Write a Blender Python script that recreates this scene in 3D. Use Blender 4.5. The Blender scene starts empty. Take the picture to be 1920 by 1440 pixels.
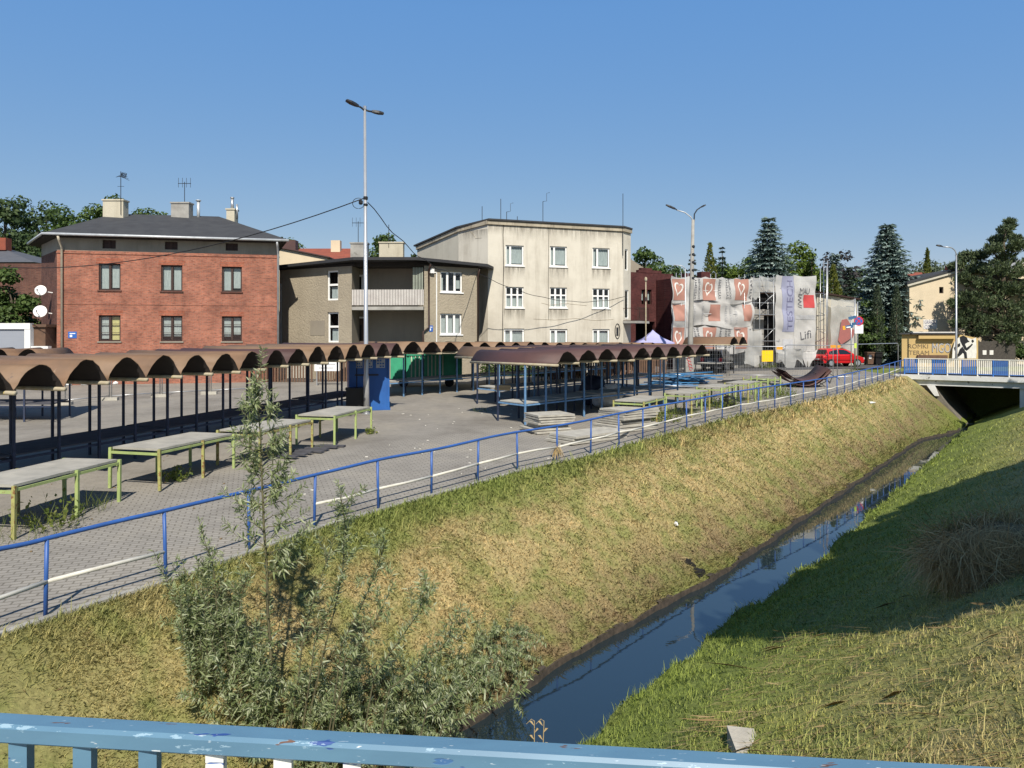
import bpy, math, random
import numpy as np
from mathutils import Vector, Matrix
random.seed(7)
R = math.radians
sc = bpy.context.scene
COL = sc.collection
# ---------------------------------------------------------------- camera, light
EYE, FPX, HY = 3.2, 1330.0, 632.0          # eye height, focal length and eye line for a 1920 px wide frame
cam = bpy.data.cameras.new("camera"); camo = bpy.data.objects.new("camera", cam); COL.objects.link(camo)
cam.sensor_width = 36.0; cam.lens = 36.0 * FPX / 1920.0; cam.shift_y = -88.0 / 1920.0
cam.clip_start = 0.05; cam.clip_end = 3000
camo.location = (0, 0, EYE); camo.rotation_euler = (R(90), 0, 0)
sc.camera = camo
SUN_EL, SUN_DX = 46.0, -0.13               # elevation; sideways drift of the light per metre forward
az = math.atan2(SUN_DX, 1.0)
w = bpy.data.worlds.new("World"); sc.world = w; w.use_nodes = True
nt = w.node_tree; bg = nt.nodes["Background"]; sky = nt.nodes.new("ShaderNodeTexSky")
sky.sky_type = 'NISHITA'; sky.sun_disc = False; sky.sun_elevation = R(SUN_EL); sky.sun_rotation = R(180) + az
sky.altitude = 250; sky.air_density = 1.0; sky.dust_density = 0.1; sky.ozone_density = 6.0
vm = nt.nodes.new("ShaderNodeVectorMath"); vm.operation = 'MULTIPLY_ADD'      # clear morning air: evener, bluer than the raw model
vm.inputs[1].default_value = (.72, .40, .05); vm.inputs[2].default_value = (.28, 1.52, 4.45)
wtc = nt.nodes.new("ShaderNodeTexCoord"); wsp = nt.nodes.new("ShaderNodeSeparateXYZ"); nt.links.new(wtc.outputs["Generated"], wsp.inputs[0])
wmr = nt.nodes.new("ShaderNodeMapRange"); nt.links.new(wsp.outputs[2], wmr.inputs[0])      # the sky deepens towards the zenith
for i_, v_ in ((1, .42), (2, .95), (3, 1.0), (4, .45)): wmr.inputs[i_].default_value = v_
vs_ = nt.nodes.new("ShaderNodeVectorMath"); vs_.operation = 'SCALE'; nt.links.new(wmr.outputs[0], vs_.inputs["Scale"])
nt.links.new(sky.outputs[0], vm.inputs[0]); nt.links.new(vm.outputs[0], vs_.inputs[0]); nt.links.new(vs_.outputs[0], bg.inputs[0]); bg.inputs[1].default_value = 0.11
sun = bpy.data.lights.new("sun", 'SUN'); suno = bpy.data.objects.new("sun", sun); COL.objects.link(suno)
sun.energy = 5.0; sun.angle = R(0.5); sun.color = (1.0, 0.93, 0.82)
ld = Vector((SUN_DX, 1.0, -math.tan(R(SUN_EL)) * math.hypot(SUN_DX, 1)))
suno.rotation_euler = ld.to_track_quat('-Z', 'Y').to_euler()
sc.view_settings.view_transform = 'Standard'; sc.view_settings.look = 'None'
sc.view_settings.exposure = 0.35; sc.view_settings.gamma = 1.0

# ---------------------------------------------------------------- helpers
ORG = {}
def V(*a): return Vector(a)
def U(px, py, Y): return Vector(((px - 960) * Y / FPX, Y, EYE - (py - HY) * Y / FPX))
def g(Y): return max(0.0, min(0.88, 0.0215 * (Y - 12.0)))
def on(px, Y): return Vector(((px - 960) * Y / FPX, Y, g(Y)))

class MB:
    def __init__(s): s.v = []; s.f = []
    def add(s, vs, fs):
        n = len(s.v); s.v += [tuple(q) for q in vs]; s.f += [tuple(i + n for i in q) for q in fs]; return s
    def quad(s, a, b, c, d): return s.add([a, b, c, d], [(0, 1, 2, 3)])
    def obox(s, c, x, y, z):
        c, x, y, z = map(Vector, (c, x, y, z))
        vs = [c + x * i + y * j + z * k for k in (-.5, .5) for j in (-.5, .5) for i in (-.5, .5)]
        return s.add(vs, [(0, 2, 3, 1), (4, 5, 7, 6), (0, 1, 5, 4), (2, 6, 7, 3), (0, 4, 6, 2), (1, 3, 7, 5)])
    def box(s, c, sz, rz=0):
        a, b = math.cos(rz), math.sin(rz)
        return s.obox(c, (a * sz[0], b * sz[0], 0), (-b * sz[1], a * sz[1], 0), (0, 0, sz[2]))
    def bar(s, p, q, wd, h=None):
        p, q = Vector(p), Vector(q); d = q - p; h = h or wd
        up = Vector((0, 0, 1)) if abs(d.normalized().z) < .95 else Vector((0, 1, 0))
        sd = d.cross(up).normalized(); u2 = sd.cross(d).normalized()
        return s.obox((p + q) / 2, d, sd * wd, u2 * h)
    def path(s, pts, r, n=7, cap=True):
        pts = [Vector(p) for p in pts]; rs = r if isinstance(r, (list, tuple)) else [r] * len(pts)
        vs = []; fs = []; up = Vector((0.13, 0.21, 0.97))
        for i, p in enumerate(pts):
            d = (pts[min(i + 1, len(pts) - 1)] - pts[max(i - 1, 0)]).normalized()
            if abs(d.dot(up)) > .97: up = Vector((1, 0.1, 0))
            a = d.cross(up).normalized(); b = d.cross(a).normalized()
            for k in range(n):
                t = 2 * math.pi * k / n; vs.append(p + (a * math.cos(t) + b * math.sin(t)) * rs[i])
        for i in range(len(pts) - 1):
            for k in range(n):
                k2 = (k + 1) % n; fs.append((i * n + k, i * n + k2, (i + 1) * n + k2, (i + 1) * n + k))
        if cap: fs.append(tuple(range(n))[::-1]); fs.append(tuple((len(pts) - 1) * n + k for k in range(n)))
        return s.add(vs, fs)
    def tube(s, p, q, r, r2=None, n=8): return s.path([p, q], [r, r2 if r2 is not None else r], n)
    def prism(s, poly, z0, z1):
        n = len(poly); f0 = z0 if callable(z0) else (lambda x, y: z0); f1 = z1 if callable(z1) else (lambda x, y: z1)
        vs = [(x, y, f0(x, y)) for x, y in poly] + [(x, y, f1(x, y)) for x, y in poly]
        fs = [tuple(range(n))[::-1], tuple(range(n, 2 * n))] + [(i, (i + 1) % n, n + (i + 1) % n, n + i) for i in range(n)]
        return s.add(vs, fs)
    def slab(s, poly3, nrm):
        n = len(poly3); nrm = Vector(nrm); vs = [Vector(p) for p in poly3] + [Vector(p) + nrm for p in poly3]
        return s.add(vs, [tuple(range(n))[::-1], tuple(range(n, 2 * n))] + [(i, (i + 1) % n, n + (i + 1) % n, n + i) for i in range(n)])
    def lathe(s, c, prof, n=12, ax=None):
        c = Vector(c); ax = Vector(ax or (0, 0, 1)).normalized(); a = ax.orthogonal().normalized(); b = ax.cross(a)
        vs = []; fs = []
        for r, h in prof:
            for k in range(n):
                t = 2 * math.pi * k / n; vs.append(c + ax * h + (a * math.cos(t) + b * math.sin(t)) * r)
        for i in range(len(prof) - 1):
            for k in range(n):
                k2 = (k + 1) % n; fs.append((i * n + k, i * n + k2, (i + 1) * n + k2, (i + 1) * n + k))
        fs.append(tuple(range(n))[::-1]); fs.append(tuple((len(prof) - 1) * n + k for k in range(n)))
        return s.add(vs, fs)
    def build(s, name, mat, parent=None, smooth=False, origin=None):
        return link(name, np.array(s.v, dtype=np.float32).reshape(-1, 3), s.f, mat, parent, smooth, origin)

def link(name, v, f, mat, parent=None, smooth=False, origin=None, bevel=0):
    me = bpy.data.meshes.new(name)
    v = np.array(v, dtype=np.float32)
    if parent is not None: o0 = ORG[parent.name]
    elif origin is not None: o0 = Vector(origin)
    else:
        mn, mx = v.min(0), v.max(0); o0 = Vector(((mn[0] + mx[0]) / 2, (mn[1] + mx[1]) / 2, mn[2]))
    v = v - np.array(o0, dtype=np.float32)
    if isinstance(f, np.ndarray):
        k = f.shape[1]; me.vertices.add(len(v)); me.vertices.foreach_set("co", v.ravel())
        me.loops.add(f.size); me.loops.foreach_set("vertex_index", f.ravel().astype(np.int32))
        me.polygons.add(len(f)); me.polygons.foreach_set("loop_start", np.arange(0, f.size, k, dtype=np.int32))
        me.polygons.foreach_set("loop_total", np.full(len(f), k, dtype=np.int32)); me.update(calc_edges=True); me.validate()
    else:
        me.from_pydata([tuple(map(float, q)) for q in v], [], f); me.update()
    if smooth: me.polygons.foreach_set("use_smooth", [True] * len(me.polygons))
    me.materials.append(mat)
    o = bpy.data.objects.new(name, me); COL.objects.link(o)
    if parent is not None: o.parent = parent
    else: o.location = o0
    ORG[o.name] = Vector(o0)
    return o
def thing(name, label, cat, loc, group=None):
    o = bpy.data.objects.new(name, None); COL.objects.link(o); o.empty_display_size = .2
    o.location = loc; ORG[o.name] = Vector(loc); o['label'] = label; o['category'] = cat
    if group: o['group'] = group
    return o
def tag(o, label, cat, group=None):
    o['label'] = label; o['category'] = cat
    if group: o['group'] = group
    return o
def struct(o, kind='structure', label=None):
    o['kind'] = kind
    if label: o['label'] = label
    return o
def copy_tree(o, parent=None):
    c = o.copy(); COL.objects.link(c)
    if parent: c.parent = parent
    for ch in o.children: copy_tree(ch, c)
    return c
def text_verts(s, size):
    cu = bpy.data.curves.new("t", 'FONT'); cu.body = s; cu.size = size; cu.align_x = 'LEFT'; cu.resolution_u = 3
    o = bpy.data.objects.new("t", cu); COL.objects.link(o)
    me = bpy.data.meshes.new_from_object(o.evaluated_get(bpy.context.evaluated_depsgraph_get()))
    vs = [tuple(v.co) for v in me.vertices]; fs = [tuple(p.vertices) for p in me.polygons]
    bpy.data.objects.remove(o); bpy.data.curves.remove(cu); bpy.data.meshes.remove(me)
    return vs, fs

# ---------------------------------------------------------------- materials
def new_mat(name):
    m = bpy.data.materials.new(name); m.use_nodes = True; n = m.node_tree
    return m, n, n.nodes["Principled BSDF"], n.nodes, n.links
def noise(n, vec, scale, detail=4, rough=.6):
    t = n.new("ShaderNodeTexNoise"); t.inputs["Scale"].default_value = scale; t.inputs["Detail"].default_value = detail
    t.inputs["Roughness"].default_value = rough; return t
def ramp(n, stops):
    r = n.new("ShaderNodeValToRGB"); e = r.color_ramp.elements
    e[0].position = stops[0][0]; e[0].color = (*stops[0][1], 1); e[1].position = stops[-1][0]; e[1].color = (*stops[-1][1], 1)
    for p, c in stops[1:-1]: q = e.new(p); q.color = (*c, 1)
    return r
def mixc(n, l, fac, a, b, mode='MIX'):
    m = n.new("ShaderNodeMix"); m.data_type = 'RGBA'; m.blend_type = mode
    for sock, val in ((0, fac), (6, a), (7, b)):
        if hasattr(val, 'links') or hasattr(val, 'is_linked'): l.new(val, m.inputs[sock])
        else: m.inputs[sock].default_value = val if sock == 0 else (*val, 1)
    return m.outputs[2]
def maths(n, l, op, a, b=0.0):
    m = n.new("ShaderNodeMath"); m.operation = op
    for i, val in enumerate((a, b)):
        if hasattr(val, 'is_linked'): l.new(val, m.inputs[i])
        else: m.inputs[i].default_value = val
    return m.outputs[0]
def mat(name, c, c2=None, scale=3.0, rough=.75, metal=0.0, bump=0.0, bscale=30.0, spots=None, spot_scale=8.0, spot_t=.62, spec=.4, stretch=None, detail=5):
    m, nt, b, n, l = new_mat(name)
    b.inputs["Roughness"].default_value = rough; b.inputs["Metallic"].default_value = metal
    b.inputs["Specular IOR Level"].default_value = spec
    tc = n.new("ShaderNodeTexCoord"); vec = tc.outputs["Object"]
    if stretch:
        mp = n.new("ShaderNodeMapping"); mp.inputs["Scale"].default_value = stretch; l.new(vec, mp.inputs[0]); vec = mp.outputs[0]
    out = None
    c2 = c2 or tuple(x * .8 for x in c)
    t = noise(n, vec, scale, detail); l.new(vec, t.inputs["Vector"])
    r = ramp(n, [(.32, c2), (.68, c)]); l.new(t.outputs["Fac"], r.inputs[0]); out = r.outputs[0]
    if spots:
        t2 = noise(n, vec, spot_scale, 6, .7); l.new(vec, t2.inputs["Vector"])
        r2 = ramp(n, [(spot_t, (0, 0, 0)), (spot_t + .05, (1, 1, 1))]); l.new(t2.outputs["Fac"], r2.inputs[0])
        out = mixc(n, l, r2.outputs[0], out, spots)
    l.new(out, b.inputs["Base Color"])
    if bump:
        t3 = noise(n, vec, bscale, 4); l.new(vec, t3.inputs["Vector"])
        bp = n.new("ShaderNodeBump"); bp.inputs["Strength"].default_value = bump; bp.inputs["Distance"].default_value = .02
        l.new(t3.outputs["Fac"], bp.inputs["Height"]); l.new(bp.outputs[0], b.inputs["Normal"])
    return m
def leaf_mat(name, cs, trans=.3, rough=.6):
    m, nt, b, n, l = new_mat(name)
    ge = n.new("ShaderNodeNewGeometry")
    k = len(cs); r = ramp(n, [(i / (k - 1), c) for i, c in enumerate(cs)]); l.new(ge.outputs["Random Per Island"], r.inputs[0])
    l.new(r.outputs[0], b.inputs["Base Color"]); b.inputs["Roughness"].default_value = rough; b.inputs["Specular IOR Level"].default_value = .3
    tr = n.new("ShaderNodeBsdfTranslucent"); l.new(r.outputs[0], tr.inputs[0])
    mx = n.new("ShaderNodeMixShader"); mx.inputs[0].default_value = trans
    l.new(b.outputs[0], mx.inputs[1]); l.new(tr.outputs[0], mx.inputs[2]); l.new(mx.outputs[0], n["Material Output"].inputs[0])
    return m
def brick_mat(name, ang, c1, c2, mortar, bw=.25, bh=.075, dirt=None):
    m, nt, b, n, l = new_mat(name); b.inputs["Roughness"].default_value = .9; b.inputs["Specular IOR Level"].default_value = .2
    tc = n.new("ShaderNodeTexCoord"); mp = n.new("ShaderNodeMapping"); mp.inputs["Rotation"].default_value = (0, 0, -ang)
    l.new(tc.outputs["Object"], mp.inputs[0]); sp = n.new("ShaderNodeSeparateXYZ"); l.new(mp.outputs[0], sp.inputs[0])
    cb = n.new("ShaderNodeCombineXYZ"); l.new(sp.outputs[0], cb.inputs[0]); l.new(sp.outputs[2], cb.inputs[1])
    bt = n.new("ShaderNodeTexBrick"); l.new(cb.outputs[0], bt.inputs["Vector"])
    bt.inputs["Color1"].default_value = (*c1, 1); bt.inputs["Color2"].default_value = (*c2, 1); bt.inputs["Mortar"].default_value = (*mortar, 1)
    bt.inputs["Scale"].default_value = 1; bt.inputs["Brick Width"].default_value = bw; bt.inputs["Row Height"].default_value = bh
    bt.inputs["Mortar Size"].default_value = .009; bt.inputs["Bias"].default_value = -.1
    t = noise(n, None, .9, 6, .7); l.new(tc.outputs["Object"], t.inputs["Vector"])
    r = ramp(n, [(.35, (.62, .6, .6)), (.65, (1.12, 1.08, 1.05))]); l.new(t.outputs["Fac"], r.inputs[0])
    o = mixc(n, l, 1.0, bt.outputs["Color"], r.outputs[0], 'MULTIPLY')
    # scattered dark, over-burnt bricks
    mp2 = n.new("ShaderNodeMapping"); mp2.inputs["Scale"].default_value = (4, 13, 1); l.new(cb.outputs[0], mp2.inputs[0])
    t2 = noise(n, None, 1.0, 2); l.new(mp2.outputs[0], t2.inputs["Vector"])
    r2 = ramp(n, [(.54, (0, 0, 0)), (.62, (1, 1, 1))]); l.new(t2.outputs["Fac"], r2.inputs[0])
    o = mixc(n, l, maths(n, l, 'MULTIPLY', r2.outputs[0], .5), o, dirt or tuple(x * .4 for x in c2))
    l.new(o, b.inputs["Base Color"])
    bp = n.new("ShaderNodeBump"); bp.inputs["Strength"].default_value = .6; bp.inputs["Distance"].default_value = .01
    l.new(bt.outputs["Fac"], bp.inputs["Height"]); bp.invert = True; l.new(bp.outputs[0], b.inputs["Normal"])
    return m
def plaster_mat(name, c, stain, streak=.5, bump=.3, bscale=25, zlo=None):
    """render with vertical rain streaks and blotches"""
    m, nt, b, n, l = new_mat(name); b.inputs["Roughness"].default_value = .92; b.inputs["Specular IOR Level"].default_value = .15
    tc = n.new("ShaderNodeTexCoord"); v = tc.outputs["Object"]
    t = noise(n, v, .55, 6, .65); l.new(v, t.inputs["Vector"])
    r = ramp(n, [(.42, (0, 0, 0)), (.72, (1, 1, 1))]); l.new(t.outputs["Fac"], r.inputs[0])
    mp = n.new("ShaderNodeMapping"); mp.inputs["Scale"].default_value = (2.2, 2.2, .18); l.new(v, mp.inputs[0])
    t2 = noise(n, v, 1.0, 6, .7); l.new(mp.outputs[0], t2.inputs["Vector"])
    r2 = ramp(n, [(.5, (0, 0, 0)), (.75, (1, 1, 1))]); l.new(t2.outputs["Fac"], r2.inputs[0])
    f = maths(n, l, 'ADD', maths(n, l, 'MULTIPLY', r.outputs[0], .55), maths(n, l, 'MULTIPLY', r2.outputs[0], streak))
    if zlo:
        sp = n.new("ShaderNodeSeparateXYZ"); l.new(v, sp.inputs[0])
        mr = n.new("ShaderNodeMapRange"); l.new(sp.outputs[2], mr.inputs[0]); mr.inputs[1].default_value = zlo[1]; mr.inputs[2].default_value = zlo[0]
        f = maths(n, l, 'ADD', f, maths(n, l, 'MULTIPLY', mr.outputs[0], zlo[2]))
    m2 = n.new("ShaderNodeClamp"); l.new(f, m2.inputs[0])
    l.new(mixc(n, l, m2.outputs[0], c, stain), b.inputs["Base Color"])
    t3 = noise(n, v, bscale, 5, .7); l.new(v, t3.inputs["Vector"]); bp = n.new("ShaderNodeBump"); bp.inputs["Strength"].default_value = bump; bp.inputs["Distance"].default_value = .05
    l.new(t3.outputs["Fac"], bp.inputs["Height"]); l.new(bp.outputs[0], b.inputs["Normal"])
    return m
def glass_mat():
    m, nt, b, n, l = new_mat("window_glass"); n.remove(b)
    tr = n.new("ShaderNodeBsdfTransparent"); tr.inputs[0].default_value = (.75, .8, .8, 1); gl = n.new("ShaderNodeBsdfGlossy"); gl.inputs["Roughness"].default_value = .03
    fr = n.new("ShaderNodeLayerWeight"); fr.inputs[0].default_value = .5; mx = n.new("ShaderNodeMixShader")
    l.new(maths(n, l, 'ADD', maths(n, l, 'MULTIPLY', maths(n, l, 'POWER', fr.outputs["Facing"], 4.0), .7), .07), mx.inputs[0]); l.new(tr.outputs[0], mx.inputs[1]); l.new(gl.outputs[0], mx.inputs[2]); l.new(mx.outputs[0], n["Material Output"].inputs[0])
    return m

M = {}
M['glass'] = glass_mat()
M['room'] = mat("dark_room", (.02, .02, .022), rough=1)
M['curtain'] = mat("lace_curtain", (.62, .64, .62), (.4, .42, .42), 6, .9, stretch=(6, 6, .4))
M['curtain_yellow'] = mat("yellow_blind", (.75, .65, .3), (.7, .6, .28), 4, .9)
M['white_frame'] = mat("white_window_paint", (.8, .8, .78), (.72, .72, .7), 4, .5)
M['brown_frame'] = mat("brown_window_paint", (.045, .022, .016), (.03, .015, .012), 6, .6)
M['roof_felt'] = mat("roofing_felt", (.05, .052, .055), (.035, .036, .04), 1.5, .95, bump=.3, bscale=8)
M['zinc'] = mat("zinc_sheet", (.55, .57, .58), (.4, .42, .43), 3, .45, .3)
M['beige_pipe'] = mat("beige_downpipe", (.52, .47, .36), (.42, .37, .28), 5, .6)
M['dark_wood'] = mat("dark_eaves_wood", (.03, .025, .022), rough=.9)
M['steel'] = mat("galvanised_steel", (.5, .51, .52), (.38, .39, .4), 6, .4, .7)
M['dark_steel'] = mat("dark_painted_steel", (.02, .022, .026), rough=.5)
M['black'] = mat("black_plastic", (.012, .012, .013), rough=.5)
M['rubber'] = mat("tyre_rubber", (.015, .015, .015), rough=.9)
M['tan_roof'] = mat("tan_brown_roof_sheet", (.215, .132, .074), (.165, .104, .062), 1.2, .62, spots=(.1, .065, .048), spot_scale=2.0, spot_t=.63, bump=.15, bscale=6)
M['tan_roof2'] = mat("duller_brown_roof_sheet", (.19, .11, .062), (.14, .085, .052), 1.6, .7, spots=(.26, .17, .11), spot_scale=3, spot_t=.66, bump=.2, bscale=5)
M['under'] = mat("shade_dark_underside", (.035, .027, .024), (.02, .016, .015), 2, .85)  # sheet underside coloured near black to deepen the shade beneath the roofs
M['maroon_roof'] = mat("maroon_roof_sheet", (.085, .041, .036), (.062, .034, .031), 1.5, .6, bump=.15, bscale=6, spots=(.04, .02, .02), spot_scale=2, spot_t=.66)
M['arm'] = mat("rusty_cream_tube", (.42, .38, .28), (.3, .25, .16), 5, .7, spots=(.45, .36, .05), spot_scale=9, spot_t=.62)
M['shaded_post'] = mat("shaded_blue_post_paint", (.03, .042, .085), (.02, .028, .05), 8, .6)  # blue post paint darkened in its colour for posts in roof shade
M['blue_post'] = mat("faded_blue_paint", (.15, .30, .50), (.10, .2, .34), 6, .6, spots=(.22, .22, .19), spot_scale=14, spot_t=.63)
M['board_dark'] = mat("dark_stall_board", (.085, .085, .095), (.05, .05, .06), 3, .9, stretch=(1, 1, 1))
M['board_pale'] = mat("pale_stall_board", (.42, .41, .37), (.3, .29, .26), 4, .9, spots=(.12, .1, .08), spot_scale=5, spot_t=.66)
M['lime'] = mat("lime_table_paint", (.34, .41, .15), (.26, .33, .12), 6, .65, spots=(.2, .1, .035), spot_scale=16, spot_t=.61)
M['rust_lime'] = mat("rusted_lime_paint", (.36, .36, .12), (.26, .24, .09), 6, .7, spots=(.2, .1, .035), spot_scale=13, spot_t=.53)
M['table_top'] = mat("weathered_table_top", (.39, .37, .32), (.26, .25, .22), 2.2, .9, bump=.3, bscale=14, spots=(.1, .085, .065), spot_scale=3.5, spot_t=.67)
M['rail_blue'] = mat("blue_rail_paint", (.035, .11, .36), (.03, .085, .27), 3, .45, spots=(.09, .06, .05), spot_scale=9, spot_t=.69)
M['rail_white'] = mat("white_rail_paint", (.62, .6, .53), (.48, .46, .4), 4, .6, spots=(.25, .2, .15), spot_scale=10, spot_t=.66)
M['slab'] = mat("rough_concrete_slab", (.44, .42, .36), (.31, .29, .25), 4, .95, bump=.5, bscale=25)
M['concrete'] = mat("old_concrete", (.36, .35, .32), (.24, .23, .21), 2, .95, bump=.3, bscale=20, spots=(.13, .12, .1), spot_scale=3, spot_t=.64)
M['white_concrete'] = mat("whitewashed_concrete", (.66, .66, .64), (.5, .5, .48), 1.5, .9, bump=.3, bscale=16, spots=(.14, .13, .11), spot_scale=2.6, spot_t=.61)
M['bark'] = mat("bark", (.11, .085, .06), (.06, .045, .035), 6, .95, bump=.6, bscale=20)
M['wire'] = mat("black_cable", (.012, .012, .014), rough=.6)
M['white_plastic'] = mat("white_plastic", (.75, .75, .73), (.66, .66, .64), 3, .5)
M['straw'] = leaf_mat("dry_straw", [(.42, .31, .15), (.28, .19, .085), (.5, .39, .2), (.2, .13, .06)], .1, .8)
M['sign_white'] = mat("white_sign_face", (.8, .8, .79), (.76, .76, .75), 2, .5)
M['sign_blue'] = mat("blue_sign_face", (.03, .12, .42), (.03, .11, .38), 2, .4)
M['sign_red'] = mat("red_sign_face", (.55, .02, .03), (.5, .02, .03), 2, .4)
M['sign_yellow'] = mat("yellow_sign_face", (.85, .55, .01), (.82, .52, .01), 2, .5)
M['orange'] = mat("orange_tag", (.8, .35, .03), rough=.6)
M['lime_tag'] = mat("lime_tag", (.6, .8, .1), rough=.6)
# ---------------------------------------------------------------- the ground
D2 = Vector((.62, .785)); N2 = Vector((.785, -.62))       # along the canal, across it (to the right)
WL, WR, WZ = -6.65, -5.05, -2.25                            # water edges and level
BRS0, BRS1 = 50.4, 58.5                                    # road bridge over the canal, near and far face
RAILP = [(-9.0, -2.0), (-7.0, 4.0), (-5.55, 7.69), (-5.33, 8.13), (-4.64, 9.24), (-3.28, 11.95), (-2.46, 13.1), (-1.62, 14.2), (-.75, 15.3), (.12, 16.5),
         (1.78, 18.2), (4.3, 21.4), (7.8, 25.6), (11.5, 29.3), (15.1, 33.2), (21.2, 40.8), (25.0, 45.4)]
RS = [(Vector(p).dot(D2), Vector(p).dot(N2)) for p in RAILP]
def n_rail(s):
    if s <= RS[0][0]: return RS[0][1]
    for (a, na), (b, nb) in zip(RS, RS[1:]):
        if a <= s <= b: return na + (nb - na) * (s - a) / (b - a)
    return RS[-1][1]
def xy(s, n): return (D2.x * s + N2.x * n, D2.y * s + N2.y * n)
def wleft(s): t = min(1, max(0, (s - 41.5) / 7)); q = min(1, max(0, (s - 10) / 6)); return WL + .34 * q * q * (3 - 2 * q) + 1.08 * t * t * (3 - 2 * t) + .5 * wob(s, 1, .4)
def wright(s): q = min(1, max(0, (s - 12) / 6)); return WR + .27 * q * q * (3 - 2 * q) + wob(s, 2, 1.9)
def wob(s, a, p): return .05 * math.sin(s * 1.7 + p) + .035 * math.sin(s * 4.3 + 2 * p) + .02 * math.sin(s * 9.1 + a)
def ground_z(s, n):
    x, y = xy(s, n); gy = g(y)
    if s > BRS1: return gy
    nl = n_rail(s) + .22
    wl = wleft(s); wr = wright(s)
    if n <= nl: return gy - .08 * min(1, max(0, (nl - n) / .3))
    if n < wl:
        t = (n - nl) / (wl - nl)
        z = gy + (-2.14 - gy) * (t ** 1.08)
        return z + .035 * math.sin(s * 2.1 + n * 3) * t * (1 - t) * 4 * .6
    if n <= wr: return -2.9
    top = 1.15
    z = -2.13 + .5 * (n - wr) + .04 * math.sin(s * 1.9 + n * 2.2) + .03 * math.sin(s * 4.1 - n * 3)
    z += .25 * math.exp(-((s - 9) ** 2) / 8 - ((n + .2) ** 2) / 2.5) * .5
    return min(z, top - .25 * math.exp(-(max(0, z - .6))))
ss = list(np.concatenate([np.arange(-30, 3, 3.0), np.arange(3, 30, .3), np.arange(30, 58.4, .7), [58.45, 58.55], np.arange(60, 90, 10), [120, 200, 400, 900]]))
nn_left = [-900, -300, -120, -60, -40, -30, -24, -20, -17, -15, -13]
MBt = MB(); vs = []; rows = []
for s_ in ss:
    nl = n_rail(s_) + .22; wl = wleft(s_); wr = wright(s_)
    ns = list(nn_left) + [nl - .6, nl] + [nl + (wl - nl) * t for t in (.08, .16, .24, .32, .4, .48, .56, .64, .72, .8, .88, .95, .999)] + [wl + .01, wr - .01] + \
         [wr + .005] + [wr + t for t in (.1, .25, .5, .8, 1.2, 1.6, 2, 2.5, 3, 3.5, 4, 4.5, 5, 5.5, 6, 6.5, 7, 8, 10, 14, 20, 40, 100, 300, 900)]
    r = []
    for n_ in ns:
        x, y = xy(s_, n_); r.append(len(vs)); vs.append((x, y, ground_z(s_, n_)))
    rows.append(r)
fs = [(a[i], a[i + 1], b[i + 1], b[i]) for a, b in zip(rows, rows[1:]) for i in range(len(a) - 1)]
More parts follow.
